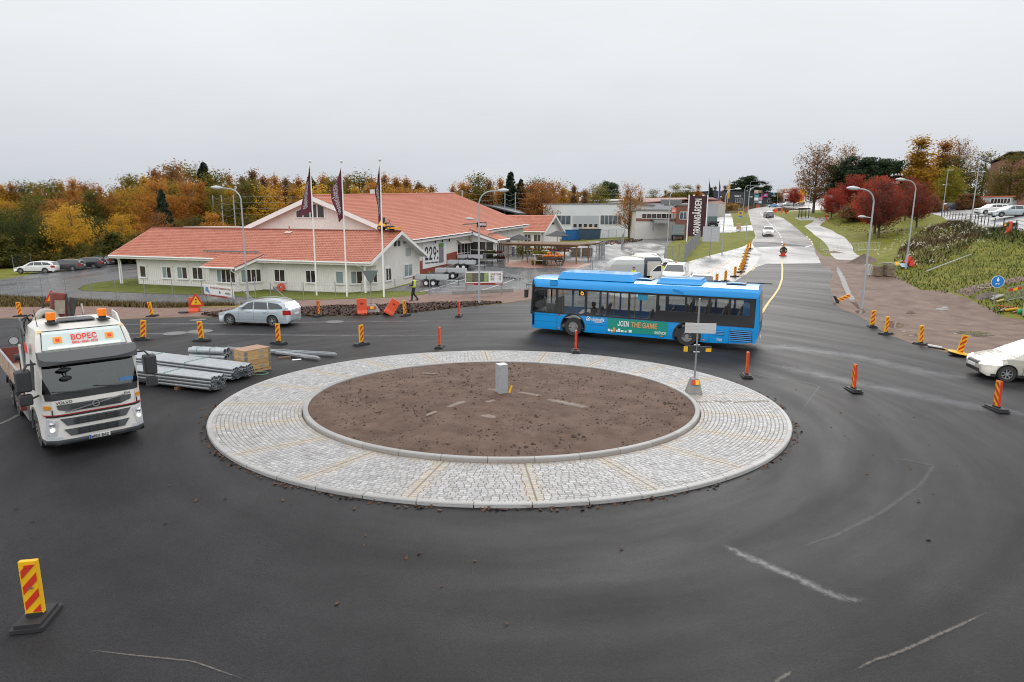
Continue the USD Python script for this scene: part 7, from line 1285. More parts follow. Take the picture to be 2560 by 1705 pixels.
def bundle(label, A, B, rows, cols, r, name='pipe_bundle', zz=.1, jit=.08, flange=False, seed=1):
    A, B = np.asarray(A, float), np.asarray(B, float); d = (B - A); L = np.linalg.norm(d); d /= L; s_ = np.array([-d[1], d[0], 0]); t = thing(name, label, 'pipes', A); r2 = random.Random(seed)
    for i in range(rows):
        for j in range(cols):
            o = s_ * (j * 2.06 * r + (i % 2) * 0) + np.array([0, 0, zz + r + i * 2.04 * r]); e = r2.uniform(-jit, jit); pp = pipe(MB(), o + d * e, o + d * (L + e), r)
            if flange: pipe(pp, o + d * (L + e - .12), o + d * (L + e + .004), r * 1.12)
            obj('pipe', pp, ZINC, t, smooth=50)
    for f in (.08, .72): q = d * L * f + s_ * (cols - 1) * r; obj('timber_block', MB().box(q + [0, 0, zz / 2], (.12, cols * 2.06 * r + .1, zz - .005), rz=math.atan2(d[1], d[0])), BROWNW, t)
    for f in (.25, .62):
        q = d * L * f; h = zz + rows * 2.04 * r; w_ = s_ * ((cols - 1) * 2.06 * r + r); obj('strap', MB().tube([q - s_ * r * 1.03 + [0, 0, zz], q - s_ * r * 1.03 + [0, 0, h + .004], q + w_ + [0, 0, h + .004], q + w_ + [0, 0, zz]], .012, 4), mat('strap_green', (.12, .32, .24), .6), t)
    return t
a, b = G(318, 958), G(530, 984); dd = (b - a) / np.linalg.norm(b - a)
bundle('front bundle of long galvanised pipes lying left of the roundabout beside the truck', on(*(b - dd * 5.2)[:2]), on(*b[:2]), 4, 6, .056)
a2, b2 = G(345, 925), G(585, 957); dd = (b2 - a2) / np.linalg.norm(b2 - a2); bundle('rear bundle of long galvanised pipes behind the front pipe bundle', on(*(b2 - dd * 6.)[:2]), on(*b2[:2]), 4, 9, .054, jit=.1, seed=4)
a, b = G(478, 919), G(566, 924); bundle('stack of thick galvanised pipes in three layers behind the wooden crate', a, b, 3, 2, .115, flange=True, zz=.12, seed=7)
pf = thing('steel_profiles', 'long thin galvanised profiles lying behind the wooden crate', 'pipes', G(570, 880))
for (x0, y0, x1, y1, k) in [(566, 880, 842, 893, 0), (570, 876, 838, 890, 1), (690, 888, 800, 903, 0), (676, 884, 796, 900, 1), (640, 888, 686, 884, 0)]: o = G(570, 880); q0, q1 = G(x0, y0) - o, G(x1, y1) - o; obj('profile', MB().tube([q0 + [0, 0, .12], q1 + [0, 0, .12]], .055, 4), ZINC, pf)
obj('timber_block', MB().box(G(712, 896) - G(570, 880) + [0, 0, .035], (.5, .12, .07), rz=.3), BROWNW, pf)
obj('paper_sheet', MB().box(G(742, 900) + [0, 0, .02], (.35, .2, .008), rz=.3), WHITEB, kind='stuff', label='white sheet of paper lying beside the steel profiles', cat='paper')
c0, c1, c2 = G(617, 938), G(581, 929), G(670, 926); ex_ = c2 - c0; Lx = np.linalg.norm(ex_); an = math.atan2(ex_[1], ex_[0]); Ly = .80
cr8 = thing('wooden_crate', 'pale wooden crate of four pallet collars on a pallet beside the pipes', 'crate', (c0[0], c0[1], .012), an); Lx = 1.08; Ly = .78
for k in range(3): obj('pallet_runner', MB().box((Lx / 2, .06 + k * (Ly - .12) / 2, .06), (Lx, .10, .10)), TIMB, cr8)
for k in range(5): obj('pallet_board', MB().box((Lx * (.06 + .22 * k), Ly / 2, .125), (.13, Ly, .022)), TIMB, cr8)
for k in range(4):
    z = .14 + k * .185 + .09; cm = mat(f'collar_wood_{k}', [(.52, .34, .14), (.44, .28, .13), (.54, .36, .16), (.50, .32, .13)][k], .65, c2=[(.42, .26, .10), (.34, .2, .09), (.44, .28, .11), (.40, .25, .1)][k], scale=4, stretch=(1, 1, 6))
    for q, (c, d_) in enumerate((((Lx / 2, .012, z), (Lx, .024, .176)), ((Lx / 2, Ly - .012, z), (Lx, .024, .176)), ((.012, Ly / 2, z), (.024, Ly - .05, .176)), ((Lx - .012, Ly / 2, z), (.024, Ly - .05, .176)))):
        bd = obj('collar_board', MB().box(c, d_), cm, cr8)
        if q in (0, 2) and k != 1: obj('stamp', MB().box((Lx * .62, -.003, z) if q == 0 else (-.003, Ly * .5, z), (.22, .004, .07) if q == 0 else (.004, .18, .07)), mat('stamp_ink', (.24, .24, .26), .8), bd)
    for xx, yy in ((0, 0), (Lx, 0), (0, Ly)): obj('hinge', MB().box((xx + (.04 if xx == 0 else -.04), yy - .006 if yy == 0 else yy + .006, z), (.09, .008, .14)).box((xx - .006 if xx == 0 else xx + .006, yy + (.04 if yy == 0 else -.04), z), (.008, .09, .14)), GREYM, cr8)
obj('lid', MB().box((Lx / 2, Ly / 2, .14 + 4 * .185 + .01), (Lx + .01, Ly + .01, .02)), mat('lid_board', (.40, .25, .16), .7, c2=(.30, .18, .11), scale=3), cr8); obj('loose_plank', MB().box((-.55, .35, .03), (.7, .13, .05)), BROWNW, cr8)
def ring_hose(name, label, c, r, m, th=.02, dz=.03):
    t = np.linspace(0, 2 * PI, 25); obj(name, MB().tube([(c[0] + r * math.cos(a), c[1] + r * .8 * math.sin(a), float(T(c[0] + r * math.cos(a), c[1] + r * .8 * math.sin(a))) + dz) for a in t], th, 5, cap=False), m, label=label, cat=name.replace('_', ' '))
ring_hose('strap_coil', 'green plastic strap lying at the foot of the crate', G(650, 935), .3, MATS['strap_green'], .012)
ring_hose('cable_ring', 'pale hose ring lying on the grass left of the blue sign', G(2466, 716), .55, mat('pale_hose2', (.42, .38, .24), .7), .035)

# ---- lamp posts
def lamp(px, py, ytop, ang, label, arm=1.4, low=None, head='curve', group='street lamps'):
    g = G(px, py); h = W(px, ytop, g[1])[2] - g[2]; t = thing('street_lamp', label, 'street lamp', g, ang, group)
    pr = [(0, 0, 0), (0, 0, h * .5), (0, 0, h - .95)]; r0 = .085
    if head == 'curve':
        obj('pole', MB().tube([(0, 0, -.1), (0, 0, 1.2)], r0, 8).tube([(0, 0, 1.2), (0, 0, h - .9)], [.065, .05], 8), POLE, t); cv = [(0, 0, h - .9)] + [(.85 * (1 - math.cos(a)), 0, h - .9 + .85 * math.sin(a)) for a in np.linspace(.15, PI / 2, 8)] + [(arm, 0, h - .02)]
        obj('arm', MB().tube(cv, .045, 8), POLE, t); hd = m3.Manifold.batch_hull([m3.Manifold.sphere(.07, 10).translate([arm - .1 + a, b, h + c]) for a, b, c in ((0, -.06, 0), (0, .06, 0), (.62, -.12, .02), (.62, .12, .02), (.35, 0, .09))]); obj('lamp_head', hd, mat('lamp_grey', (.50, .53, .55), .4), t, smooth=40); obj('lamp_glass', MB().box((arm + .22, 0, h - .075), (.45, .2, .03)), LAMPG, t)
    else:
        obj('pole', MB().tube([(0, 0, -.1), (0, 0, h)], [.07, .05], 8), POLE, t); obj('lamp_head', MB().box((.35, 0, h + .02), (.8, .2, .07)), MATS.get('lamp_grey') or mat('lamp_grey', (.50, .53, .55), .4), t)
    if low is not None:
        for z, a in low: L = MB().tube([(0, 0, 0), (.42, 0, .03)], .03, 6); obj('lower_arm', L.move((0, 0, z), a), POLE, t); obj('lower_head', MB().sph((.66, 0, .06), .26, 2, (1, .45, .3)).move((0, 0, z), a), MATS['lamp_grey'], t)
    return t
lamp(621, 756, 470, PI + .05, 'tall curved street lamp in front of the office wing, arm to the left')
lamp(1198, 761, 476, -.05, 'curved street lamp before the opening-hours board, with a second lower head', low=[(5.75, PI)])
lamp(1666, 654, 474, 0, 'curved street lamp beside the white delivery van', arm=1.6); lamp(2153.6, 772, 471, PI, 'tall curved street lamp at the dirt edge with a second lower head', low=[(5.95, 0)], arm=1.2)
lamp(2264, 672, 449, PI, 'curved street lamp on the grass slope beside the timber stack', arm=1.2); lamp(1804.6, 632, 472, 0, 'curved street lamp on the verge right of the tall banner', arm=1.2)
lamp(1864, 601, 466, 0, 'curved street lamp at the left kerb of the road beside the marker row', arm=1.4); lamp(1857, 545, 463, 0, 'straight-armed street lamp farther up the left kerb', arm=4.5); lamp(1871, 522, 453, 0, 'street lamp with the longest arm over the far road', arm=9.5)
lamp(1942, 519, 463, 0, 'small far street lamp at the bend of the road', arm=4.); lamp(2020, 540, 470, PI, 'street lamp beside the bus shelter', head='led')
lamp(2355, 540, 425, 0, 'straight street lamp on the bank beside the start of the black railing', head='led', low=[(5.2, PI / 2)]); lamp(2427, 556, 406, -.1, 'tall straight street lamp on the bank with two lower heads', head='led', low=[(6.4, 0), (6.4, PI)]); lamp(2306, 500, 439, 0, 'far straight street lamp among the shrubs on the bank', head='led'); lamp(2053, 530, 468, 0, 'far thin lamp post between the bare tree and the pines', head='led')
# ---- flagpoles with flags
MFLAG = mat('maroon_flag', (.105, .012, .030), .75, c2=(.075, .009, .022), scale=1.5)
def flagpole(px, py, ytop, label, wprof, flen, text=True, side=-1, seed=0, m=None, cat='flagpole', group=None, pole=None, wav=.10):
    g = G(px, py); h = W(px, ytop, g[1])[2] - g[2]; t = thing('flagpole', label, cat, g, 0, group); obj('pole', MB().tube([(0, 0, -.1), (0, 0, h - .12)], [.075, .045], 10), pole or WHITE, t); obj('ball', MB().sph((0, 0, h - .05), .11, 2), mat('ball_grey', (.6, .6, .6), .3), t)
    nv, nu = 26, 9
    def surf(u, v): w = np.interp(v, *zip(*wprof)); return np.stack([side * (u * w + .02), .03 + wav * np.sin(u * 5 + v * 6 + seed) * u + .12 * np.sin(v * 4 + seed) * u, h - .45 - v * flen - u * np.interp(v, [0, .15, 1], [.0, .75, .45])], -1)
    U, Vv = np.meshgrid(np.linspace(0, 1, nu), np.linspace(0, 1, nv)); P = surf(U, Vv).reshape(-1, 3); F = []
    for i in range(nv - 1):
        for j in range(nu - 1): a = i * nu + j; F += [(a, a + 1, a + nu + 1), (a, a + nu + 1, a + nu)]
    F = np.array(F); fl = obj('flag', (np.vstack([P, P + [0, .008, 0]]), np.vstack([F, F[:, ::-1] + len(P)])), m or MFLAG, t, smooth=True)
    if text:
        tx = meshkit.text_mesh('GRANNGÅRDEN', 1., .01, True); v = np.array(tx.vertices); v[:, 0] -= v[:, 0].min(); Lx_ = v[:, 0].max(); tm = trimesh.Trimesh(v, tx.faces).subdivide_to_size(.6); v = np.array(tm.vertices)
        S = surf(.42 + .36 * v[:, 1], .86 - v[:, 0] / Lx_ * .62); S[:, 1] -= .012 + v[:, 2]; obj('lettering', (S, np.array(tm.faces)), mat('flag_white', (.50, .44, .45), .7), fl)
    return t
wp1 = [(0, .03), (.25, .5), (.6, .85), (1, 1.0)]; flagpole(792, 739, 402, 'white flagpole with a drooping maroon flag, leftmost of three before the office wing', wp1, 3.6, seed=0); flagpole(867.5, 742, 402, 'white flagpole with a creased maroon flag, middle of three before the office wing', [(0, .03), (.25, .95), (.5, .85), (.8, .42), (1, .4)], 3.9, seed=2.2); flagpole(960, 743.5, 398, 'white flagpole with a tightly furled maroon flag, rightmost of three', [(0, .03), (.3, .42), (.6, .26), (1, .3)], 4.0, seed=4)
BLUEF = mat('blue_flag', (.04, .06, .25), .7); 
for px, py, yt, c, l in [(1768, 523, 446, mat('dark_flag', (.03, .03, .07), .7), 'far flagpole with a dark and yellow flag, left of three'), (1793, 525, 445, BLUEF, 'far flagpole with a dark blue flag, middle of three'), (1817, 522, 443, mat('yellow_flag', (.65, .33, .02), .7), 'far flagpole with a blue and yellow flag, right of three')]: flagpole(px, py, yt, l, [(0, .1), (.3, .9), (1, .7)], 8.5, False, 1, 1., c)
p = on(W(1287, 560, 150)[0], 150); flagpole(1285, 575, 470, 'white flagpole with a hanging white, purple and yellow flag behind the garden shop', [(0, .05), (.5, .35), (1, .4)], 4.2, False, -1, 2., mat('pale_flag', (.62, .60, .58), .7, c2=(.30, .16, .35), scale=.7))
# ---- tall banner, boards and signs
b0, b1 = G(1716, 604), G(1753.5, 601); b1 = np.array([b1[0], b0[1] - .6, float(T(b1[0], b0[1] - .6))]); tb = thing('tall_banner', 'tall dark maroon banner between two white posts beside the road', 'banner', b0); hB = W(1717, 487, b0[1])[2] - b0[2]; dv = b1 - b0; wB = np.linalg.norm(dv[:2])
for q in (0, 1): obj('post', MB().box(dv * q * [1, 1, 0] + [0, 0, hB / 2 - .1], (.16, .16, hB + .2)), WHITE, tb)
zb_ = W(1717, 591, b0[1])[2] - b0[2]; e_ = dv * [1, 1, 0] / wB; bs = obj('banner_sheet', MB().slab([e_ * .1 + [0, -.1, zb_], e_ * (wB - .1) + [0, -.1, zb_], e_ * (wB - .1) + [0, -.1, hB - .15], e_ * .1 + [0, -.1, hB - .15]], .03), mat('banner_maroon', (.045, .009, .018), .6), tb)
v, f = text_on('GRANNGÅRDEN', 1.0, e_ * (wB * .68) + [0, -.105, zb_ + .3], (0, 0, 1), -e_, .01, True, (hB - zb_) * .86); obj('lettering', (v, f), WHITEB, bs)
for q in (.25, .75): obj('clip', MB().box(e_ * wB * q + [0, -.1, hB - .1], (.3, .1, .2)), WHITE, tb)
def board(name, label, x0, x1, y0, y1, yb, cat='sign'):
    """framed advertising board; returns its thing and a wall plane in measured directions"""
    a, b = G(x0, yb[0]), G(x1, yb[1]); P = Pl(a, b, a); t = thing(name, label, cat, a); r = P.rect(x0, y0, x1, y1); obj('panel', P.box(MB(), r[0], r[1], r[2], r[3], -.03, .03), WHITEB, t)
    for q in (r[0] + .1, r[1] - .1): obj('leg', P.box(MB(), q - .03, q + .03, min(a[2], b[2]) - .1, r[2] + .3, -.09, -.035), GALV, t)
    return t, P, r
def ptext(t, P, s, a, z, h, m, w=None, o=.035): v, f = text_on(s, h, P.pt(a, z, o) - P.loc, P.e, (0, 0, 1), .006, True, w); obj('lettering', (v, f), m, t)
t, P, r = board('rental_board', 'white horse-trailer rental board with red foot strip on the left fence', 510, 585, 715, 743, (759, 759)); w = r[1] - r[0]; h = r[3] - r[2]; MAR2 = mat('board_red', (.26, .035, .03), .5)
obj('foot_strip', P.box(MB(), r[0], r[1], r[2], r[2] + h * .16, .031, .036), MAR2, t); ptext(t, P, 'HYR DIN HÄSTTRANSPORT HÄR!', r[0] + w * .23, r[2] + h * .72, h * .13, MAR2, w * .68); ptext(t, P, '495:-', r[0] + w * .73, r[2] + h * .32, h * .2, INK, w * .2); ptext(t, P, 'granngarden.se', r[0] + w * .03, r[2] + h * .06, h * .05, WHITEB, w * .2, .038); ptext(t, P, 'GRANNGÅRDEN', r[0] + w * .80, r[2] + h * .05, h * .07, WHITEB, w * .17, .038)
obj('trailer_picture', P.poly(MB(), [(r[0] + w * .05, r[2] + h * .42), (r[0] + w * .15, r[2] + h * .36), (r[0] + w * .23, r[2] + h * .24), (r[0] + w * .16, r[2] + h * .55), (r[0] + w * .16, r[2] + h * .80), (r[0] + w * .07, r[2] + h * .82)], .031, .036), mat('picture_blue', (.10, .26, .46), .5), t); obj('round_badge', MB().cyl(P.pt(r[0] + w * .55, r[2] + h * .45, .03) - P.loc, P.pt(r[0] + w * .55, r[2] + h * .45, .037) - P.loc, h * .12, 18), MAR2, t)
t, P, r = board('opening_hours_board', 'white opening-hours board with a garden picture at the car park fence', 1162.5, 1257, 679, 712.5, (740, 736)); w = r[1] - r[0]; h = r[3] - r[2]
obj('foot_strip', P.box(MB(), r[0], r[1], r[2], r[2] + h * .16, .031, .036), MAR2, t); ptext(t, P, 'ÖPPETTIDER', r[0] + w * .67, r[2] + h * .74, h * .12, MAR2, w * .28); ptext(t, P, 'granngarden.se', r[0] + w * .03, r[2] + h * .06, h * .05, WHITEB, w * .2, .038); ptext(t, P, 'GRANNGÅRDEN', r[0] + w * .80, r[2] + h * .05, h * .07, WHITEB, w * .17, .038)
for k, (a_, b_) in enumerate((('Mån-Fre', '9-19'), ('Lördag', '10-16'), ('Söndag', '10-16'))): ptext(t, P, a_, r[0] + w * .67, r[2] + h * (.60 - k * .12), h * .07, INK, w * .1); ptext(t, P, b_, r[0] + w * .89, r[2] + h * (.60 - k * .12), h * .07, INK, w * .06)
for k, (u0, u1, c, c2) in enumerate([(.03, .18, (.30, .24, .17), (.10, .20, .06)), (.18, .34, (.07, .05, .035), (.16, .14, .10)), (.34, .50, (.10, .11, .12), (.05, .08, .03)), (.50, .62, (.12, .22, .05), (.34, .42, .14))]): obj('garden_picture', P.box(MB(), r[0] + w * u0, r[0] + w * u1, r[2] + h * .24, r[3] - h * .08, .031, .036), mat(f'picture_{k}', c, .6, c2=c2, scale=3.5), t)
def roadsign(px, py, ytop, label, build, rz=0., name='road_sign'):
    g = G(px, py); h = W(px, ytop, g[1])[2] - g[2]; t = thing(name, label, 'sign', g, rz); obj('post', MB().cyl((0, .04, -.1), (0, .04, h * .97), .03, 8), GALV, t); build(t, h); return t
def disc(t, c, r, m, o=0., th=.012, name='disc'): return obj(name, MB().cyl((c[0], c[1] - o, c[2]), (c[0], c[1] - o - th, c[2]), r, 28), m, t)
SBLUE = mat('sign_blue', (.010, .19, .58), .4)
def bluesign(t, h):
    z = h - .40; disc(t, (0, 0, z), .40, WHITEB); disc(t, (0, 0, z), .375, SBLUE, .012, .004, 'blue_face'); s = MB().sph((0, -.022, z + .25), .035, 1, (1, .2, 1)).prism_xz([(-.05, z + .02), (-.075, z + .17), (-.03, z + .22), (.03, z + .22), (.085, z + .12), (.06, z + .02)], -.024, -.018); obj('walker_symbol', s, WHITEB, t); b = MB()
    for x in (-.09, .09): b.add(m_cyl(x, z - .15, .055, -.024, -.018, 16) - m_cyl(x, z - .15, .040, -.1, .1, 16))
    b.tube([(-.09, -.021, z - .15), (-.02, -.021, z - .09), (.06, -.021, z - .09), (.09, -.021, z - .15)], .01, 4).tube([(-.02, -.021, z - .09), (.0, -.021, z - .16), (.06, -.021, z - .09)], .01, 4); obj('bicycle_symbol', b, WHITEB, t)
roadsign(2483, 775, 689, 'round blue foot and cycle path sign at the lower edge of the grass slope', bluesign, -.15)
def orsign(t, h): obj('plate', MB().box((0, 0, h - .45), (1., .03, .9)), YEL, t); disc(t, (0, 0, h - .40), .30, RED, .016); disc(t, (0, 0, h - .40), .22, SBLUE, .029, .004); obj('sub_plate', MB().box((0, 0, h - 1.1), (.8, .03, .25)), SBLUE, t)
roadsign(1849, 563, 528, 'square yellow no-parking sign with blue sub-plate on the left verge', orsign)
g = G(1774, 639); t = thing('road_sign', 'large pale grey slatted back of a road sign on the grass verge', 'sign', g, -.05); hS = W(1774, 566, g[1])[2] - g[2]; w = 41 / 1564.4 * g[1]
for k in range(9): obj('slat', MB().box((.0, -.05, hS - .1 - k * .20), (w, .03, .185)), mat('alu_back', (.46, .475, .49), .5, .3), t)
obj('post', MB().cyl((0, 0, -.1), (0, 0, hS), .07), GALV, t)
g = G(1846, 576); t = thing('a_board', 'small standing pavement board at the driveway on the left verge', 'sign', g); obj('panel', MB().box((0, 0, .75), (.9, .06, 1.1), rx=-.12), mat('aboard', (.45, .36, .26), .6, c2=(.5, .2, .1), scale=1.5), t); obj('frame', MB().box((-.42, .1, .3), (.06, .06, .6)).box((.42, .1, .3), (.06, .06, .6)).box((0, .1, 1.3), (.9, .08, .1)), WHITE, t)
# retail pylon by the far shops
a = on(W(1890, 512, 300)[0], 300); t = thing('retail_pylon', 'tall retail sign pylon with white, turquoise and pink panels', 'sign', a)
for px in (1886.5, 1896.5, 1904): x = W(px, 500, 300)[0] - a[0]; obj('post', MB().cyl((x, .3, -1), (x, .3, W(px, 476, 300)[2] - a[2]), .15), GREYM, t)
for x0, x1, y0, y1, m in [(1886, 1896, 475, 483, WHITEB), (1888, 1896, 487, 493, mat('turquoise', (.03, .38, .42), .5)), (1886, 1896, 494, 501, WHITEB), (1897, 1906, 493, 500, mat('pink_panel', (.55, .22, .34), .5)), (1896.5, 1904.5, 502, 508, mat('pale_panel', (.6, .62, .64), .5)), (1898, 1904, 475, 482, mat('ochre_panel', (.35, .2, .05), .5))]:
    A_2, B_2 = W(x0, y1, 299.6) - a, W(x1, y0, 299.6) - a; obj('panel', MB().box2((A_2[0], -.4, A_2[2]), (B_2[0], -.1, B_2[2])), m, t)
A_2 = W(1887.5, 481.3, 299) - a; v, f = text_on('ICA', 1.1, (A_2[0], -.75 + .3, A_2[2]), (1, 0, 0), (0, 0, 1), .05, True, 1.4); obj('lettering', (v, f), RED, t)
# ---- fences
def fence(name, label, pts, h, mesh=True, vert=.0, rails=(), pr=.03, brace=(), m=None, wstep=.2, cat='fence'):
    """posts at measured feet; wires or bars between them"""
    P = [G(*p) for p in pts]; o = P[0]; t = thing(name, label, cat, o)
    for q in P: obj('post', MB().cyl(q - o - [0, 0, .1], q - o + [0, 0, h], pr, 6), m or GALV, t)
    w = MB()
    for a, b in zip(P[:-1], P[1:]):
        L = np.linalg.norm(b - a)
        for r_ in rails: w.tube([a - o + [0, 0, r_ * h], b - o + [0, 0, r_ * h]], .018 if not vert else .025, 4, cap=False)
        if mesh:
            for z in np.arange(.08, h, .24): w.tube([a - o + [0, 0, z], b - o + [0, 0, z]], .0035, 3, cap=False)
            for k in np.arange(wstep, L, wstep): q = a + (b - a) * k / L - o; w.tube([q + [0, 0, .08], q + [0, 0, h - .05]], .0035, 3, cap=False)
        if vert:
            for k in np.arange(vert, L, vert): q = a + (b - a) * k / L - o; w.tube([q + [0, 0, .05], q + [0, 0, h - .03]], .012, 4, cap=False)
    if len(w.v): obj('bars' if vert else 'wire_mesh', w, m or WIRE, t, kind='stuff')
    for i, s, z0, z1, L in brace: q = P[i] - o; d = (P[i + (1 if s > 0 else -1)] - P[i]); d /= np.linalg.norm(d); obj('brace', MB().tube([q + [0, 0, z1], q + d * L + [0, 0, z0]], .025, 5), m or GALV, t)
    return t
fence('wire_fence', 'galvanised wire fence along the dry grass in front of the left car park', [(-15, 743), (47, 744.5), (107, 746), (167, 748), (230, 752), (292, 754), (364, 756), (434, 758), (508, 760), (583, 759.5), (640, 757)], 1.85, brace=((9, 1, .1, 1.6, 2.0),)); fence('wire_fence', 'galvanised wire fence between the lawn and the gravel path by the flagpoles', [(678, 748), (759.6, 751), (839, 748), (905, 745.5), (988, 737.5)], 1.35, brace=((0, 1, .02, 1.25, 2.3),))
fence('wire_fence', 'galvanised wire fence at the store car park with long diagonal braces', [(1074, 738), (1165, 741), (1257, 737), (1322, 732), (1400, 715), (1480, 702)], 1.95, brace=((1, -1, .02, 1.8, 4.0), (2, 1, .02, 1.85, 3.6)), wstep=.25); fence('wire_fence', 'wire fence with grey posts at the wood edge behind the parked cars', [(35, 676), (79, 668), (121, 662), (167, 656), (209, 651), (250, 646.5), (291, 643)], 2.2, wstep=.6)
fence('steel_fence', 'grey steel bar fence beside the banner along the grass verge', [(1661, 656), (1680, 656), (1697, 655), (1711, 654), (1722, 638), (1735, 624), (1749, 609)], 1.9, False, .14, (.05, .96), .045); fence('steel_fence', 'grey steel bar fence and gate at the drive before the workshop', [(1500, 602), (1520, 602), (1540, 602), (1560, 601), (1558, 612), (1553, 624)], 2.1, False, .2, (.05, .96), .05); fence('steel_gate', 'grey sheet and bar gate standing open behind the pergola', [(1476, 652), (1490, 650), (1503, 645), (1511, 640)], 2.0, False, .22, (.05, .96), .05, cat='gate')
BLK = mat('black_railing', (.012, .013, .015), .5); fence('railing', 'black post-and-rail railing along the crest of the bank', [(2353, 542), (2360, 543), (2367, 544.5), (2374, 546), (2381, 547), (2388, 548.5), (2396, 550), (2404, 551.5), (2413, 553.5), (2424, 556), (2436, 558.5), (2444, 560), (2452, 562), (2460, 563.5), (2469, 565), (2485, 569), (2507, 573.5), (2538, 580), (2575, 588)], 1.12, False, 0, (.35, .68, .97), .05, m=BLK, cat='railing')
ob_ = [G(1130, 737), G(1283, 729.5)]; obj('kerb_wall', MB().add(bar(ob_[0] + [0, 0, .28], ob_[1] + [0, 0, .28], .14, .4, np.zeros(3))), CONC, label='low concrete edge between the gravel path and the store car park', cat='kerb')
def crowd_barrier(a, b, label, h=1.05, group=None, m=None):
    a, b = np.asarray(a), np.asarray(b); t = thing('crowd_barrier', label, 'barrier', a, group=group); d = b - a; m = m or GALV; up = np.array([0, 0, 1.]); obj('frame', MB().tube([up * .15, up * h, d + up * h, d + up * .15, up * .15], .02, 5), m, t)
    for k in range(1, 16): obj('bar', MB().tube([d * k / 16 + up * .15, d * k / 16 + up * h], .009, 4), m, t)
    for q in (.12, .88): n_ = np.cross(d, up); n_ /= np.linalg.norm(n_); obj('foot', MB().tube([d * q + n_ * .28, d * q + up * .18, d * q - n_ * .28], .018, 4), m, t)
PALEG = mat('pale_galv', (.58, .60, .60), .45, .3)
for k, (a, b) in enumerate((((2050, 627), (2093, 627)), ((2094, 628), (2144, 628)), ((2145, 628), (2198, 627)))): crowd_barrier(G(*a), G(*b), ['left', 'middle', 'right'][k] + ' pale steel barrier of three closing the footpath', group='barriers across the footpath', m=PALEG)
t = crowd_barrier(G(2513, 757), G(2556, 748), 'galvanised barrier with a red and yellow reflective board beside the white site container'); a, b = G(2513, 757), G(2556, 748)
rb_ = thing('reflector_board', 'red and yellow board fixed to the steel barrier at the right', 'sign', a)
for k, m in enumerate((RED, YEL, RED)): q0, q1 = (b - a) * (.08 + .25 * k), (b - a) * (.08 + .25 * (k + 1)); obj('field', MB().slab([q0 + [0, -.05, .75], q1 + [0, -.05, .75], q1 + [0, -.05, .93], q0 + [0, -.05, .93]], .02), m, rb_)
# ---- right-hand earthworks: stacks, pile, scrap
a = G(2222, 690); ps_ = thing('timber_stack', 'stack of grey weathered pallet collars and timber at the foot of the slope', 'timber stack', a, .25); UsdGeom.Xformable(ps_).AddScaleOp().Set(Gf.Vec3f(.66, .66, .66)); r2 = random.Random(2)
for k in range(9): obj('pallet_collar', MB().box((-.1 + r2.uniform(-.06, .06), r2.uniform(-.05, .05), .10 + k * .16), (1.15, .8, .145), rz=r2.uniform(-.05, .05)), WOOD_, ps_)
for k in range(8): obj('pallet_collar', MB().box((-1.35 + r2.uniform(-.06, .06), .5 + r2.uniform(-.05, .05), .10 + k * .16), (1.0, .8, .145), rz=.2 + r2.uniform(-.05, .05)), WOOD_, ps_)
for k in range(6): obj('beam', MB().box((-.3 + r2.uniform(-.4, .4), .2 + r2.uniform(-.3, .3), 1.56 + (k % 3) * .09), (2.0, .14, .09), rz=r2.uniform(-.3, .3)), mat('grey_beam', (.38, .36, .31), .8), ps_)
for k in range(4): obj('beam', MB().box((-2.4 + k * .3, 1.3, .75), (.14, .14, 1.6), rx=-.5, ry=r2.uniform(-.2, .2)), MATS['grey_beam'], ps_)
def heap(name, label, c, rx, ry, h, m, seed=0):
    V, F, n = [], [], 28
    for i in range(12):
        for j in range(n):
            s = i / 11; a = 2 * PI * j / n; k = 1 + .16 * math.sin(3 * a + seed) + .08 * math.sin(7 * a + seed * 2); x, y = c[0] + rx * s * k * math.cos(a), c[1] + ry * s * k * math.sin(a); V.append((x, y, float(T(x, y)) + h * (1 - s) ** 1.2 * (1 + .1 * math.sin(5 * a)) - .03 * s))
    for i in range(11):
        for j in range(n): a, b = i * n + j, i * n + (j + 1) % n; F += [(a, a + n, b + n), (a, b + n, b)]
    V = np.array(V); V[:, 2] += (meshkit.noise(V * 5, seed) - .5) * .12 * h; return obj(name, (V, np.array(F)), m, smooth=True, label=label, cat=name.replace('_', ' '))
heap('sand_heap', 'brown heap of sand at the end of the footpath', G(2158, 655), 1.5, 1.1, .75, mat('heap_sand', (.12, .085, .065), .9, c2=(.17, .125, .1), scale=3)); heap('rubble_heap', 'small heap of stones and soil left of the blue sign', G(2468, 741), 1.0, .6, .35, mat('rubble', (.16, .13, .12), .9, c2=(.10, .075, .06), scale=4), 3); heap('earth_heap', 'earth heap on the bank of the dirt area at the right', G(2085, 632), 1.2, 2.2, .25, DIRT, 5)
a, b = G(2316, 681), G(2426, 640); obj('lamp_pole', MB().tube([a + [0, 0, .12], b + [0, 0, .15]], [.05, .035], 6), POLE, label='grey lamp pole lying on the grass slope', cat='pole')
a = G(2270, 668); t = thing('sign_pile', 'red and blue signs and lamps piled at the foot of the slope lamp', 'signs', a); obj('plate', MB().box((-.5, -.1, .18), (.8, .04, .5), rx=-.9, rz=.4), mat('pale_blue_plate', (.35, .48, .6), .4), t); obj('plate', MB().box((-.9, .2, .3), (.4, .04, .35), rx=-.5), YEL, t); obj('red_bucket', MB().cyl((.3, .1, .02), (.45, .2, .55), .26, 14), RED, t); obj('red_bucket', MB().cyl((-.1, .3, .3), (.3, .3, .85), .22, 14), RED, t); obj('dark_base', MB().box((-.2, .2, .12), (.6, .4, .2)), BLACK, t)
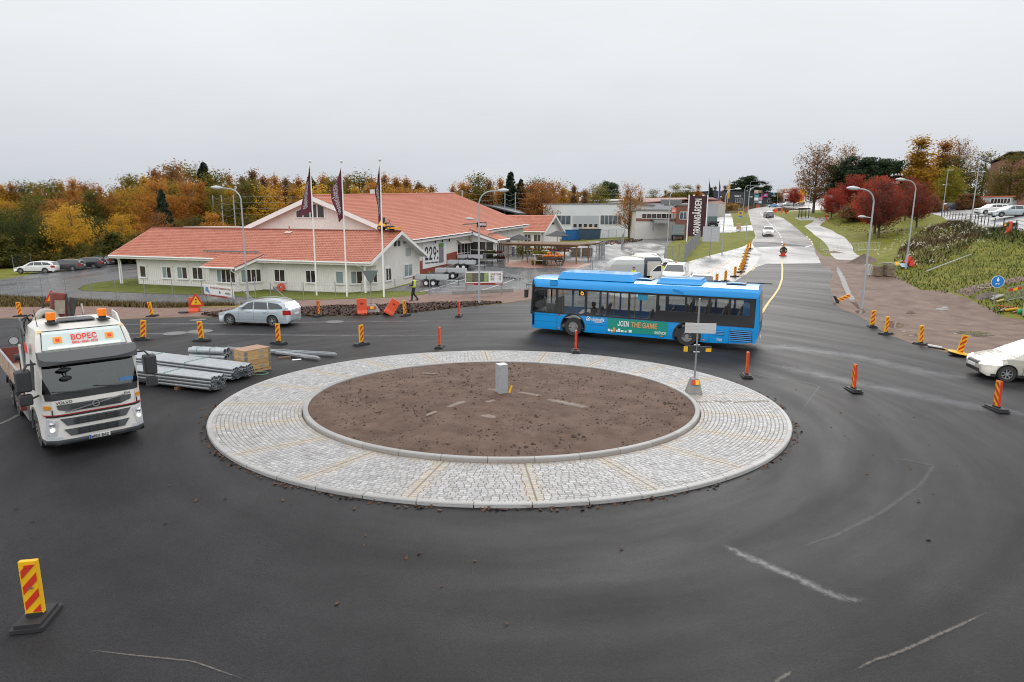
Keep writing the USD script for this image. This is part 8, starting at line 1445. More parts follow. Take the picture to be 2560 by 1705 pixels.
t = thing('site_container', 'pale site container with an orange stripe cut by the right frame edge', 'container', G(2562, 792), -.68); obj('shell', MB().prism(sg.box(-.05, -.2, 2.5, 1.8).buffer(.1), .1, 2.35), mat('container_cream', (.56, .52, .44), .6, c2=(.36, .30, .23), scale=1.2), t); obj('stripe', MB().box2((-.16, -.31, .9), (2.5, -.302, 1.0)), ORNG, t)
o = G(2520, 775); t = thing('pipe_scrap', 'yellow and grey plastic pipe pieces lying in the grass by the site container', 'pipes', o)
for k, (x0, y0, x1, y1, r_, m) in enumerate([(2510, 779, 2544, 775, .085, YEL), (2499, 781, 2512, 774, .07, mat('grey_pipe', (.26, .22, .2), .6)), (2476, 752, 2502, 743, .09, mat('kerb_grey', (.36, .35, .33), .8)), (2480, 745, 2508, 741, .09, MATS['kerb_grey']), (2496, 765, 2540, 771, .03, ORNG), (2490, 757, 2508, 752, .07, mat('straw_bag', (.5, .42, .16), .8)), (2530, 784, 2549, 777, .05, mat('brown_pipe', (.4, .2, .12), .6))]): obj('pipe_piece', pipe(MB(), G(x0, y0) - o + [0, 0, r_], G(x1, y1) - o + [0, 0, r_], r_), m, t)
obj('can', MB().sph(G(2549, 785) - o + [0, 0, .16], .17, 2, (1, 1, 1.1)), mat('green_can', (.02, .36, .17), .4), t)
o = G(2330, 868); t = thing('kerb_scrap', 'white and yellow edge profiles lying along the dirt edge', 'profiles', o)
for x0, y0, x1, y1, m in [(2316, 864, 2354, 871, WHITEB), (2358, 874, 2392, 885, YELP), (2418, 888, 2447, 893, YELP), (2320, 869, 2360, 876, BLACK)]: obj('profile', MB().tube([G(x0, y0) - o + [0, 0, .05], G(x1, y1) - o + [0, 0, .05]], .05, 4), m, t)
def lampblock(px, py, label, s=1.):
    g = G(px, py); t = thing('warning_block', label, 'road barrier', g); UsdGeom.Xformable(t).AddScaleOp().Set(Gf.Vec3f(s, s, s)); obj('body', MB().prism_xz([(-.28, 0), (.28, 0), (.15, .25), (.13, 1.0), (-.13, 1.0), (-.15, .25)], -.12, .12), ORNG, t)
    for q in (-1, 1): obj('side_plate', MB().box((q * .38, -.1, .72), (.5, .04, .34)), PLASTIC, t); obj('yellow_mark', MB().box((q * .48, -.125, .72), (.16, .02, .22)), YEL, t)
lampblock(2066, 549, 'red warning block with black and yellow side plates on the footpath'); lampblock(2521, 583, 'red warning block with yellow lamps behind the railing on the bank', 1.1); lampblock(1965, 535, 'small far red warning block at the side road mouth')
am = thing('arrow_marker', 'marker panel with a black and yellow arrow disc in the middle of the road', 'road marker', G(1957, 640)); obj('red_foot', MB().prism(sg.Point(0, 0).buffer(.4), 0, .12).box((0, 0, .25), (.4, .3, .3)), RED, am); obj('panel', MB().box((0, 0, .85), (.24, .06, 1.1)), YEL, am); stripes(am, .22, .3, 1.38, -.036); disc(am, (0, -.05, .62), .42, PLASTIC, 0, .02)
for q in (-1, 1): obj('yellow_chevron', MB().prism_xz([(q * .14, .48), (q * .38, .62), (q * .14, .76), (q * .2, .62)] if q > 0 else [(q * .14, .48), (q * .2, .62), (q * .14, .76), (q * .38, .62)], -.085, -.075), YEL, am)
for k, (px, py) in enumerate([(1937, 532), (1941, 531), (1954, 531), (1897, 518), (1892, 519), (1864, 527), (1870, 523), (1935, 514)]): barrier(px, py, 'small far orange barrier along the road at the bend', 20 * k, name='far_barrier', hgt=1.3).SetCustomDataByKey('group', 'far orange barriers')
# bus shelter
a = G(2012, 546); t = thing('bus_shelter', 'dark framed bus shelter on a pale slab beside the bare tree', 'bus shelter', a); h = W(2012, 521, a[1])[2] - a[2]; w = 17 / 1564.4 * a[1]
for x in (-w / 2, w / 2):
    for y in (0, 1.4): obj('post', MB().box((x, y, h / 2), (.12, .12, h)), PLASTIC, t)
obj('roof', MB().box((0, .7, h), (w + .4, 2., .18)), PLASTIC, t); obj('glass', MB().box((0, 1.42, h * .55), (w - .2, .03, h * .7)), BGLASS, t); obj('bench', MB().box((0, 1.1, .5), (w * .6, .4, .06)), BROWNW, t)
# ================================================================ people
HIV = MATS['hi_vis_yellow']; HAIR = mat('brown_hair', (.06, .035, .02), .7); REFL = mat('reflective_band', (.55, .56, .56), .35)
def person(label, loc, yaw, pose, top=CLOTH, vest=True, head=None, h=1.78):
    """one continuous body from joints; clothes, hair and shoes follow it"""
    t = thing('person', label, 'person', loc, yaw); k = h / 1.8; J = {}
    if pose == 'walk': leg = {1: [(0, .09, .94), (.10, .10, .52), (.12, .10, .09)], -1: [(0, -.09, .94), (.06, -.10, .52), (-.26, -.10, .13)]}; tz = 0.
    else: leg = {1: [(0, .10, .94), (.02, .12, .50), (-.02, .13, .09)], -1: [(0, -.10, .94), (.04, -.12, .50), (.02, -.14, .09)]}; tz = 0.
    arm = {s: [(-.01, s * .19, 1.44), (.0, s * .27, 1.17), (.25, s * .15, 1.13)] for s in (1, -1)}
    def ball(p, r): return m3.Manifold.sphere(r * k, 12).translate([c * k for c in p])
    def bone(a, b, ra, rb): return m3.Manifold.batch_hull([ball(a, ra), ball(b, rb)])
    def limbs(g): 
        torso = m3.Manifold.batch_hull([ball((-.02, s * .13, 1.43), .075 + g) for s in (1, -1)] + [ball((0, s * .09, 1.05), .09 + g) for s in (1, -1)])
        return torso
    def legm(s, g): a, b, c = leg[s]; return bone(a, b, .085 + g, .06 + g) + bone(b, c, .06 + g, .042 + g)
    def armm(s, g): a, b, c = arm[s]; return bone(a, b, .052 + g, .042 + g) + bone(b, c, .042 + g, .03 + g)
    body = limbs(0) + bone((0, .09, .96), (0, -.09, .96), .10, .10) + bone((-.01, 0, 1.45), (.01, 0, 1.58), .055, .05) + m3.Manifold.batch_hull([ball((.015, 0, 1.70), .092), ball((.03, 0, 1.62), .07), ball((-.01, 0, 1.72), .085)])
    for s in (1, -1):
        w = np.array(arm[s][2]); body = body + legm(s, 0) + armm(s, 0) + bone(w, w + [.07, -s * .01, -.01], .028, .03)
        for f in range(4): o = w + [.075, -s * .01 + (f - 1.5) * .02, -.01]; body = body + bone(o, o + [.045 - .004 * abs(f - 1), 0, -.012], .0095, .009) + bone(o + [.045, 0, -.012], o + [.06, 0, -.035], .009, .008)
        body = body + bone(w + [.03, -s * .035, .0], w + [.075, -s * .055, .01], .011, .009)
    body = body + bone((.10, 0, 1.67), (.118, 0, 1.655), .012, .014)
    for s in (1, -1): body = body + ball((.0, s * .092, 1.67), .022)
    obj('body', body.refine_to_length(.05), SKIN, t, smooth=50)
    for s in (1, -1): obj('eye', MB().sph((.098 * k, s * .033 * k, 1.69 * k), .012, 1), INK, t)
    obj('mouth', MB().box((.094 * k, 0, 1.625 * k), (.012, .04, .008)), mat('lip', (.3, .12, .1), .6), t)
    obj('trousers', legm(1, .018) + legm(-1, .018) + bone((0, .09, .97), (0, -.09, .97), .118, .118), mat('dark_trousers', (.018, .02, .028), .9), t, smooth=50)
    obj('jacket', limbs(.014) + armm(1, .016) + armm(-1, .016), top, t, smooth=50)
    if vest: obj('vest', limbs(.03), HIV, t, smooth=50); obj('reflective_band', (limbs(.034) - limbs(.02)) ^ m_box((-1, -1, 1.12 * k), (1, 1, 1.17 * k)), REFL, t)
    for s in (1, -1): a = np.array(leg[s][2]) + [0, 0, -.05]; obj('shoe', m3.Manifold.batch_hull([ball(a, .05), ball(a + [.15, 0, -.0], .038)]), BLACK if pose != 'walk' else mat('shoe', (.05, .05, .055), .6), t, smooth=50)
    hr = m3.Manifold.batch_hull([ball((-.005, 0, 1.735), .098), ball((-.03, 0, 1.68), .088)]); obj('helmet' if head else 'hair', hr ^ m_box((-1, -1, 1.60), (.06 if not head else 1, 1, 3)), head or HAIR, t, smooth=50); return t
g = G(1035, 752); person('person in a yellow high-visibility vest and dark clothes walking left along the gravel path', g, PI - .15, 'walk')
def worker(px, pt, Y, label, yaw, head): x = W(px, 700, Y)[0]; p = on(x, Y); person(label, p, yaw, 'stand', HIV, True, head, min(1.85, W(px, pt, Y)[2] - p[2]))
worker(1583, 667, 50, 'worker in a yellow jacket and dark cap standing by the horse trailers', -2.6, mat('dark_cap', (.05, .03, .025), .8)); worker(1653, 658, 54.5, 'worker in a yellow jacket and white helmet beside the van door', -1.3, WHITEB); worker(1628, 688, 49, 'low worker in a yellow jacket beside the front of the white van', -2, mat('cap_yellow', (.6, .55, .03), .6))
# ================================================================ trailers, lorries, containers, mower
def box_trailer(label, loc, yaw, L=3.2):
    if 'bt' in TPROTO: return dup(TPROTO['bt'], loc, yaw, label)
    t = TPROTO['bt'] = thing('box_trailer', label, 'trailer', loc, yaw, 'trailers for sale in the store yard')
    obj('floor', MB().box((0, 0, .62), (L, 1.5, .08)), GALV, t)
    for s in (1, -1):
        sd = obj('side', MB().box((0, s * .75, .85), (L, .04, .40)), mat('trailer_alu', (.52, .54, .56), .35, .5), t); obj('rib', MB().box((-.3, s * .775, .85), (.05, .02, .42)), BLACK, sd); obj('mudguard', (m_cyl(-.35, .34, .40, -.12, .12) + m_cyl(.35, .34, .40, -.12, .12) - m_cyl(-.35, .34, .36, -1, 1) - m_cyl(.35, .34, .36, -1, 1)).translate([0, s * .92, 0]) ^ m_box((-2, -2, .4), (2, 2, 2)), BLACK, t)
        for x in (-.35, .35): wheel(t, x, s * .92, .31, .17, s, WHITE, 0, .6)
    for x in (L / 2, -L / 2): obj('end_board', MB().box((x, 0, .85), (.04, 1.5, .40)), MATS['trailer_alu'], t)
    obj('drawbar', MB().tube([(L / 2, .5, .5), (L / 2 + 1.3, 0, .5)], .04, 5).tube([(L / 2, -.5, .5), (L / 2 + 1.3, 0, .5)], .04, 5), GALV, t); obj('jockey_wheel', MB().cyl((L / 2 + 1.1, 0, .05), (L / 2 + 1.1, 0, .8), .03).cyl((L / 2 + 1.1, -.04, .1), (L / 2 + 1.1, .04, .1), .1), BLACK, t); return t
for i, (px, py, Y, a, l) in enumerate([(1078, 702, 62, -.05, 'nearest twin-axle aluminium trailer beside the end of the office wing'), (1128, 690, 68, -.1, 'second aluminium trailer in front of the sale banner'), (1155, 676, 75, -.1, 'third aluminium trailer below the lattice window'), (1178, 668, 80, -.12, 'farthest aluminium trailer below the store entrance glass')]): x = W(px, py, Y)[0]; box_trailer(l, on(x, Y), a)
def horse_trailer(label, px, Y, yaw, m):
    x = W(px, 700, Y)[0]; t = thing('horse_trailer', label, 'trailer', on(x, Y), yaw); s_ = sg.Polygon(spline([(-1.7, .45), (-1.72, 1.3), (-1.55, 2.0), (-.9, 2.25), (.2, 2.3), (1.0, 2.1), (1.5, 1.6), (1.68, 1.0), (1.6, .5), (1.4, .42)], 5)).buffer(0); f_ = sg.Polygon([(-.85, .4), (-.87, 1.7), (-.75, 2.1), (-.4, 2.32), (.4, 2.32), (.75, 2.1), (.87, 1.7), (.85, .4)]); sol = m_side(s_, 1) ^ m_front(f_, -2, 2); obj('shell', sol, m, t, smooth=35)
    obj('rear_frame', (m_side(s_.buffer(.015), 1) ^ m_front(f_.buffer(.015), -2, 2)) ^ m_box((-1.8, -1, .4), (-1.45, 1, 2.5)), NAVY, t); obj('rear_ramp', MB().box((-1.74, 0, 1.1), (.04, 1.4, 1.3)), mat('ramp_cream', (.55, .52, .46), .6), t); obj('emblem', MB().box((.35, -.88, 1.35), (.3, .02, .32)).box((.2, -.88, 1.2), (.2, .022, .16), ry=.5), NAVY, t)
    for s in (1, -1):
        for x_ in (-.35, .3): wheel(t, x_, s * .86, .31, .17, s, WHITE, 0, .6)
    obj('drawbar', MB().tube([(1.5, .3, .5), (2.6, 0, .5)], .04, 5).tube([(1.5, -.3, .5), (2.6, 0, .5)], .04, 5), GALV, t)
horse_trailer('pale grey rounded horse trailer nearest the bus roof', 1562, 56, PI + .1, mat('pearl_grey', (.46, .47, .46), .35, .1)); horse_trailer('cream and blue horse trailer behind the pale grey one', 1606, 58.5, PI * .62, MATS['ramp_cream'])
def skip(px, py, Y, w, label, m):
    a = on(W(px, py, Y)[0], Y); t = thing('skip_container', label, 'container', a, -.12); obj('tub', m3.Manifold.batch_hull([m3.Manifold.cube([w - .5, 2., .1], True).translate([0, 0, .15]), m3.Manifold.cube([w, 2.3, .1], True).translate([0, 0, 2.3])]), m, t); obj('rim', MB().box((0, -1.17, 2.33), (w + .1, .1, .14)), m, t)
    for k in range(5): obj('rib', MB().box((-w / 2 + .6 + k * (w - 1.2) / 4, -1.12, 1.25), (.12, .12, 2.0), rx=-.07), m, t)
    return t
CB = mat('container_blue', (.012, .13, .36), .5, c2=(.010, .10, .30), scale=1); skip(1428, 600, 140, 4.6, 'bright blue waste skip left of the dark one before the workshop', CB); t = skip(1474, 601, 138, 4.9, 'blue and dark grey waste skip full of cardboard before the workshop', mat('container_dark', (.03, .065, .11), .6)); obj('load', MB().sph((.2, 0, 2.35), 1., 2, (1.9, .9, .35)), mat('cardboard', (.36, .24, .14), .8, c2=(.48, .36, .24), scale=2), t)
def lorry(px, py, Y, yaw, label, L, m, flat=False, cabm=None, s=1.):
    t = thing('lorry', label, 'lorry', on(W(px, py, Y)[0], Y), yaw); UsdGeom.Xformable(t).AddScaleOp().Set(Gf.Vec3f(s, s, s)); obj('cab', m_side(sg.Polygon([(L / 2 - 1.9, .5), (L / 2, .5), (L / 2, 1.6), (L / 2 - .25, 2.7), (L / 2 - .6, 2.9), (L / 2 - 1.9, 2.9)]), 1.2), cabm or WHITE, t); obj('windscreen', MB().slab([(L / 2 + .02, -1.05, 1.7), (L / 2 + .02, 1.05, 1.7), (L / 2 - .2, 1., 2.62), (L / 2 - .2, -1., 2.62)], .05), CARGLASS, t); obj('side_window', MB().box((L / 2 - .9, -1.21, 2.1), (.9, .03, .7)), CARGLASS, t)
    obj('body', MB().box((-1., 0, 2.1 if not flat else 1.25), (L - 2.1, 2.4, 2.6 if not flat else .5)), m, t)
    for x in (-L / 2 + 1.2, L / 2 - 1.2):
        for q in (1, -1): wheel(t, x, q * 1.0, .45, .28, q, GREYM, 0, .55)
lorry(1308, 560, 150, .05, 'white box lorry showing above the garden shop roof', 8., WHITE); lorry(1783, 550, 145, 1.45, 'small dark flatbed lorry parked on the drive left of the road', 5., mat('flat_dark', (.05, .03, .035), .6), True, mat('cab_green', (.10, .16, .15), .5), .8); lorry(1695, 578, 112, 1.3, 'grey tipper trailer parked left of the tall banner', 5.5, mat('tipper_grey', (.20, .24, .24), .5), True, MATS['tipper_grey'], .9)
# ride-on mower on the roof ridge
a = W(972, 578, 61.7); a[2] = R1[2] + .10; t = thing('ride_on_mower', 'yellow ride-on mower displayed on the ridge of the office wing roof', 'mower', a, -.25); MY = mat('mower_yellow', (.72, .36, .02), .4)
obj('body', m3.Manifold.batch_hull([m3.Manifold.sphere(.12, 10).translate(p) for p in ([-.9, -.25, .45], [-.9, .25, .45], [-.3, -.25, .45], [-.3, .25, .45], [-.8, 0, .75], [-.4, 0, .7])]), MY, t, smooth=40); obj('deck', MB().box((.75, 0, .25), (.7, 1., .16)), MY, t); obj('seat', MB().box((-.25, 0, .72), (.4, .42, .12)).box((-.48, 0, 1.0), (.1, .4, .5)), BLACK, t); obj('steering_column', MB().tube([(.25, 0, .4), (.05, 0, 1.0)], .03).add(lathe_y([(.15, -.01), (.18, 0), (.15, .01), (.13, 0), (.15, -.01)], 14), loc=(.05, 0, 1.02), R=rotm(0, 0, 1.2)), BLACK, t); obj('chassis', MB().box((.1, 0, .35), (.9, .4, .14)), BLACK, t)
for x in (-.75, .2):
    for s in (1, -1): wheel(t, x, s * .42, .24, .18, s, MY, 0, .5)
ring = G(706, 727); t = thing('hose_reel', 'orange hose reel standing on the lawn against the office wing', 'hose reel', on(ring[0], ring[1] - .3), .1); obj('reel', MB().add(lathe_y([(.13, -.1), (.34, -.1), (.36, -.08), (.30, 0), (.36, .08), (.34, .1), (.13, .1)], 20), loc=(0, 0, .36)), ORNG, t); obj('box', MB().box((-.5, 0, .2), (.35, .3, .4)), GREYM, t)
# ================================================================ pergola and garden goods
pa, pb, pc = G(1258, 655), G(1440.6, 659), G(1472, 651); hP = W(1440.6, 614, pb[1])[2]; t = thing('pergola', 'brown wooden sales pergola with a slatted roof in front of the garden shop', 'pergola', pb); bk = np.array([pc[0] - pb[0], pc[1] - pb[1], 0]) * 1.9; fr = (pa - pb) * [1, 1, 0]; z0 = hP - pb[2]
for u in (0, .33, .66, .93):
    for v in (0, .5, 1): q = fr * u + bk * v; obj('post', MB().box2(q - [.07, .07, .6], q + [.07, .07, z0]), BROWNW, t)
for v in (0, .5, 1): obj('beam', bar(bk * v - fr * .02 + [0, 0, z0 + .02], bk * v + fr * 1.02 + [0, 0, z0 + .02], .1, .2, np.zeros(3)), BROWNW, t)
sl = MB()
for k in range(64): q = fr * (k / 63.); sl.add(bar(q - bk * .06 + [0, 0, z0 + .13], q + bk * 1.06 + [0, 0, z0 + .13], .07, .09, np.zeros(3)))
obj('roof_slats', sl, mat('slat_brown', (.26, .165, .095), .7, c2=(.19, .115, .065), scale=3), t, kind='stuff')
PUMP = mat('pumpkin', (.62, .17, .015), .5, c2=(.50, .12, .01), scale=4); rp = random.Random(9)
def pumpkins(par, pts, r):
    for p in pts: q = r * rp.uniform(.8, 1.2); u = obj('pumpkin', MB().sph(np.asarray(p) + [0, 0, q * .8], q, 2, (1, 1, .82)), PUMP, par); obj('stalk', MB().cyl(np.asarray(p) + [0, 0, q * 1.55], np.asarray(p) + [.02, 0, q * 1.85], .03, 5), BROWNW, u)
def px_at(px, py, Y=None): return G(px, py) if Y is None else on(W(px, py, Y)[0], Y)
a = px_at(1380, 664); t = thing('pumpkin_cart', 'small dark wooden cart heaped with orange pumpkins', 'cart', a); obj('bed', MB().box((0, 0, .85), (2.4, 1.1, .3)), mat('cart_dark', (.06, .035, .025), .7), t)
for x, r in ((-.8, .36), (.9, .50)):
    for s in (1, -1): obj('wheel', MB().add(lathe_y([(r * .82, -.03), (r, -.03), (r, .03), (r * .82, .03), (r * .82, -.03)], 20), loc=(x, s * .6, r)).box((x, s * .6, r), (r * 1.8, .03, .04)).box((x, s * .6, r), (.04, .03, r * 1.8)), DKMET, t)
pumpkins(t, [(-1 + .36 * k, rp.uniform(-.35, .35), 1.0) for k in range(7)] + [(-.4, 0, 1.3), (.6, 0, 1.3)], .21)
a = px_at(1353, 640, 93); t = thing('pumpkin_shelf', 'long shelf with rows of orange pumpkins under the pergola', 'shelf', a)
for z in (.7, 1.35): obj('board', MB().box((0, 0, z), (4.2, .5, .05)), BROWNW, t); pumpkins(t, [(-1.9 + .42 * k, rp.uniform(-.1, .1), z + .02) for k in range(10)], .16)
for x in (-2, 2): obj('upright', MB().box((x, 0, .75), (.06, .5, 1.6)), BROWNW, t)
a = px_at(1407, 645, 92); t = thing('log_shelf', 'dark bundles and logs stacked on racks under the pergola', 'shelf', a)
for k in range(3): obj('board', MB().box((k * .4 - .3, 0, .5 + .55 * (2 - k) * .8), (2.6, .5, .05)), BROWNW, t); obj('bundle', MB().tube([(k * .4 - 1.5, 0, .68 + .55 * (2 - k) * .8), (k * .4 + .9, 0, .68 + .55 * (2 - k) * .8)], .17, 8), mat('dark_bundle', (.07, .04, .035), .8, c2=(.14, .08, .07), scale=5), t)
a = px_at(1390, 656, 87.5); t = thing('white_table', 'white trestle table with red plants behind the pumpkin cart', 'table', a); obj('top', MB().box((0, 0, .85), (4.2, .9, .05)), WHITEB, t)
for x in (-1.9, 0, 1.9): obj('leg', MB().box((x, 0, .42), (.08, .7, .84)), WHITEB, t)
rgp = np.random.default_rng(8)
def plants(name, label, c, sx, sy, h, m, n=700, dz=0., par=None, size=.16): C = np.stack([rgp.uniform(-sx, sx, n), rgp.uniform(-sy, sy, n), np.abs(rgp.normal(h * .45, h * .25, n))], 1) + np.asarray(c) + [0, 0, dz]; return obj(name, leaves(C, size, rgp, .4), m, par, label=label if par is None else None, cat=None if par else 'plants', kind='stuff' if par else None)
plants('plants', None, (.4, 0, .88), 1.4, .3, .25, LM['darkred'], 500, 0, t)
for px, py, Y, sx, h, m, l in [(1322, 650, 90, 1.5, 1.1, 'green', 'row of dark green potted conifers under the pergola'), (1361, 646, 90, .9, 1.3, 'green', 'clipped green hedge block on a table under the pergola'), (1300, 652, 89, .5, 2.2, 'lime', 'yellow-leaved plant in a dark tub at the pergola entrance'), (1347, 671, 77, .9, .6, 'olive', 'low green and brown plants on the front white stand')]: plants('plant', l, px_at(px, py, Y), sx, .4, h, LM[m])
for k, (px, py, Y, l) in enumerate([(1238, 660, 79, 'tiered flower rack with dark red heathers before the entrance'), (1362, 672, 76.5, 'white tiered stand with yellow-green plants in the car park')]):
    a = px_at(px, py, Y); t = thing('flower_rack', l, 'rack', a, -.15)
    for z, x in ((.55, .2), (1.2, -.2)): obj('shelf', MB().box((x, 0, z), (2.6, .6, .05)), WHITEB if k else GALV, t); plants('plants', None, (x - .5, 0, z), .7, .28, .45, LM['olive' if k else 'green'], 350, 0, t); plants('plants', None, (x + .6, 0, z), .5, .28, .4, LM['lime' if k else 'darkred'], 300, 0, t)
    for x in (-1.2, 1.3): obj('upright', MB().box((x, 0, .6), (.05, .5, 1.2)), WHITEB if k else GALV, t)
for px, py, Y, yt, l in [(1297, 650, 92, 586, 'dark grey market parasol at the left end of the pergola'), (1392, 640, 97, 577, 'dark grey market parasol beside the garden shop gable')]:
    a = px_at(px, py, Y); h = W(px, yt, Y)[2] - a[2]; t = thing('parasol', l, 'parasol', a); obj('pole', MB().cyl((0, 0, 0), (0, 0, h), .04), BROWNW, t); obj('canopy', m3.Manifold.batch_hull([m3.Manifold.cube([3.4, 3.4, .06], True).translate([0, 0, h - .75]), m3.Manifold.sphere(.06, 8).translate([0, 0, h])]), mat('parasol_grey', (.045, .048, .055), .8), t)
    for q in range(4): obj('rib', MB().tube([(0, 0, h - .9), (1.6 * math.cos(q * PI / 2 + .78), 1.6 * math.sin(q * PI / 2 + .78), h - .8)], .02, 4), BROWNW, t)
a = px_at(1283, 652, 92); t = thing('sack_stack', 'stack of white and violet sacks in the pergola entrance', 'sacks', a)
for k in range(14): obj('sack', MB().sph((-.5 + .5 * (k % 3), .2 * (k % 2), .12 + .22 * (k // 3)), .25, 2, (1.05, .8, .45)), [WHITEB, mat('violet_sack', (.30, .27, .42), .6)][k % 3 == 1], t)
a = px_at(1447, 657, 90); t = thing('wire_cage', 'wire cages with firewood at the right end of the pergola', 'cage', a)
for k in range(2): x = k * 1.7 - .5; obj('load', MB().box((x, .6, .62), (1.45, 1.1, 1.1)), mat('firewood', (.20, .15, .11), .9, c2=(.08, .06, .05), scale=7), t); obj('frame', MB().tube([(x - .8, 0, 0), (x - .8, 0, 1.4), (x + .8, 0, 1.4), (x + .8, 0, 0)], .03, 4).tube([(x - .8, 0, .7), (x + .8, 0, .7)], .02, 4), GALV, t)
a = px_at(1337, 656, 88); t = thing('pallet_bench', 'pale yellow pallet bench before the green plants', 'bench', a); obj('top', MB().box((0, 0, .45), (1.3, .7, .1)), TIMB, t); obj('leg', MB().box((-.5, 0, .2), (.1, .6, .4)), TIMB, t); obj('leg', MB().box((.5, 0, .2), (.1, .6, .4)), TIMB, t)
# shopping trolleys nested in a row
a0_, a1_ = G(1226, 690), G(1298, 698); pt_ = None
for k in range(12):
    p = a0_ + (a1_ - a0_) * k / 11; p[2] = float(T(p[0], p[1])); yw = yaw_of(a0_, a1_)
    if pt_ is None:
        pt_ = t = thing('shopping_trolley', 'nested shopping trolley in the row behind the opening-hours board', 'trolley', p, yw, 'row of shopping trolleys'); bk_ = MB()
        for z in np.linspace(.5, .95, 5): bk_.tube([(-.4, -.27, z), (.4, -.22, z), (.4, .22, z), (-.4, .27, z)], .008, 4)
        for x in np.linspace(-.35, .4, 6): bk_.tube([(x, -.26, .5), (x, -.26, .95)], .006, 4).tube([(x, .26, .5), (x, .26, .95)], .006, 4)
        obj('basket', bk_, GALV, t); obj('frame', MB().tube([(-.45, -.27, 1.02), (-.3, -.27, .15), (.4, -.2, .12)], .016, 5).tube([(-.45, .27, 1.02), (-.3, .27, .15), (.4, .2, .12)], .016, 5), GALV, t); obj('handle', MB().tube([(-.47, -.28, 1.03), (-.47, .28, 1.03)], .025, 6), BLACK, t)
        for x, y in ((-.3, -.26), (-.3, .26), (.4, -.2), (.4, .2)): obj('castor', MB().cyl((x, y - .015, .06), (x, y + .015, .06), .06, 10), BLACK, t)
    else: dup(pt_, p, yw)
# ================================================================ wires, chips, grasses
PW_ = [(-60, 128), (W(557, 540, 124)[0], 124), (W(587, 540, 122)[0], 122), (-10, 126), (W(1262, 540, 150)[0], 150), (W(1288, 540, 150)[0], 150), (W(1456, 540, 160)[0], 160), (W(1600, 540, 190)[0], 190)]
for i, (x, y) in enumerate(PW_): obj('line_pole', MB().tube([(x, y, float(T(x, y)) - .2), (x, y, float(T(x, y)) + 11)], [.14, .10], 6), POLE, label=['grey line pole left of the store in the wood', 'grey line pole, left of two close together by the curved lamp', 'grey line pole, right of two close together by the curved lamp', 'grey line pole behind the store roof', 'grey line pole left of the hanging flag', 'grey line pole beside the hanging flag', 'grey line pole behind the workshop', 'far grey line pole behind the red hall'][i], cat='pole')
wr_ = thing('power_lines', 'thin overhead power lines crossing in front of the wood', 'wires', (0, 0, 0))
for k in range(4):
    for (x0, y0), (x1, y1) in zip(PW_[:-1], PW_[1:]): z0, z1 = float(T(x0, y0)), float(T(x1, y1)); obj('wire', MB().tube([(x0 + (x1 - x0) * s, y0 + (y1 - y0) * s, z0 + (z1 - z0) * s + 10.8 - k * 1.1 - 2. * s * (1 - s)) for s in np.linspace(0, 1, 7)], .022, 3, cap=False), mat('wire_grey', (.30, .30, .30), .6), wr_)
mulp = sg.Polygon(Gp([(500, 788), (540, 781), (753, 771), (847, 766), (977, 763), (1100, 758), (1200, 756), (1262, 757.5), (1131, 770.5), (1000, 784.5), (903, 790), (759, 791.5), (540, 793)])).buffer(0)
lay('bark_bed', mulp, 3, mat('bark_bed', (.09, .052, .04), .9), kind='structure')
def scatter(poly, n, rg):
    x0, y0, x1, y1 = poly.bounds; q = rg.uniform([x0, y0], [x1, y1], (int(n * 4.), 2)); return q[shapely.contains_xy(poly, q[:, 0], q[:, 1])][:n]
q = scatter(mulp, 9000, rgp); C = np.column_stack([q, T(q[:, 0], q[:, 1]) + .03 + rgp.uniform(0, .10, len(q))]); obj('bark_chips', leaves(C, .17, rgp, 1.2), mat('bark_chip', (.21, .125, .098), .85, isl=.6), kind='stuff', label='brown bark chips spread in the bed between road and gravel path', cat='bark chips')
def blades(name, label, poly, n, h, w, m, seed, lean=.5):
    rg_ = np.random.default_rng(seed); q = scatter(poly, n, rg_); n = len(q); b = np.column_stack([q, T(q[:, 0], q[:, 1])]); a = rg_.uniform(0, 2 * PI, n); d = np.column_stack([np.cos(a), np.sin(a), 0 * a]); hh = h * rg_.uniform(.5, 1.4, n)[:, None]; ln = rg_.normal(0, lean, (n, 3)) * hh * .6; ln[:, 2] = 0
    V = np.stack([b - d * w, b + d * w, b + ln + [0, 0, 1] * hh], 1).reshape(-1, 3); N = np.repeat(terr_n(b[:, 0], b[:, 1]), 3, axis=0); return obj(name, (V, np.arange(3 * n).reshape(-1, 3)), m, smooth=N, kind='stuff', label=label, cat='grass')
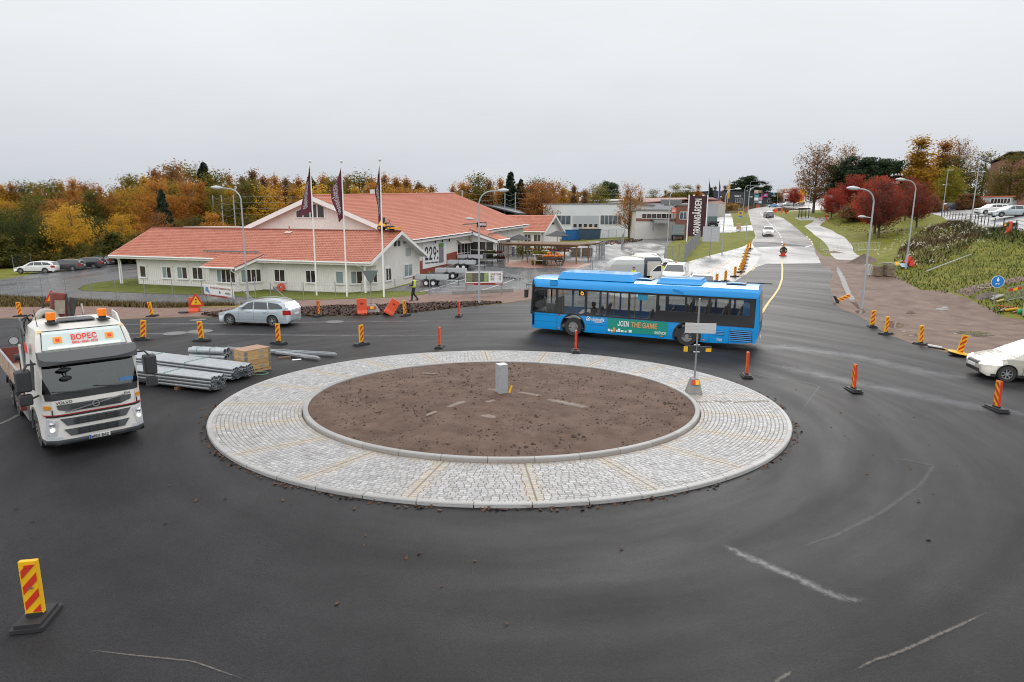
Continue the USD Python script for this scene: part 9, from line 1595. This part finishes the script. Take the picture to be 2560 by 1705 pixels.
blades('dry_grass', 'straw-coloured dry grass along the wire fence on the left', sg.Polygon(Gp([(-90, 741), (0, 743), (250, 755), (500, 762), (620, 764), (500, 767), (250, 766), (-90, 768)])).buffer(0), 16000, .30, .02, mat('straw', (.30, .22, .08), .9, isl=.4), 1)
weed = sg.Polygon(Gp([(2235, 655), (2262, 610), (2300, 580), (2370, 556), (2440, 572), (2460, 590), (2420, 622), (2360, 655), (2300, 668)])).buffer(0)
blades('brown_weeds', 'tall withered brown weeds on the grass slope', weed, 7000, .42, .03, mat('weed_brown', (.24, .15, .075), .9, isl=.5), 2); blades('rough_grass', 'rough uneven green grass on the slope', sg.Polygon(Gp([(2200, 672), (2290, 640), (2420, 600), (2480, 575), (2600, 600), (2640, 740), (2500, 790), (2420, 742), (2300, 724)])).buffer(0), 7000, .14, .03, mat('rough_green', (.115, .145, .022), .9, isl=.5), 3)
q = scatter(weed.buffer(1.5), 150, rgp); q = np.repeat(q, 5, axis=0) + rgp.normal(0, .09, (750, 2)); obj('pale_weeds', leaves(np.column_stack([q, T(q[:, 0], q[:, 1]) + .5 + rgp.normal(0, .08, len(q))]), .16, rgp, .5), mat('pale_fluff', (.55, .52, .42), .9), kind='stuff', label='pale fluffy weed heads above the brown weeds', cat='weeds'); blades('verge_grass', 'longer green grass below the railing on the bank', sg.Polygon(Gp([(2370, 552), (2450, 566), (2560, 592), (2600, 625), (2460, 600), (2380, 575)])).buffer(0), 9000, .45, .03, mat('pale_green', (.15, .18, .06), .9, isl=.5), 5)
for k, (pts, n) in enumerate([([(1495, 605), (1570, 598), (1620, 592), (1600, 604), (1540, 612), (1500, 612)], 900), ([(2030, 545), (2130, 545), (2200, 560), (2300, 575), (2230, 600), (2100, 570)], 500)]): q = scatter(sg.Polygon(Gp(pts)).buffer(0), n, rgp); obj('leaf_litter', leaves(np.column_stack([q, T(q[:, 0], q[:, 1]) + .05]), .3, rgp, 1.5), LEAFD, kind='stuff', label=['orange fallen leaves around the solo maple', 'fallen leaves under the red trees on the bank'][k], cat='leaves')
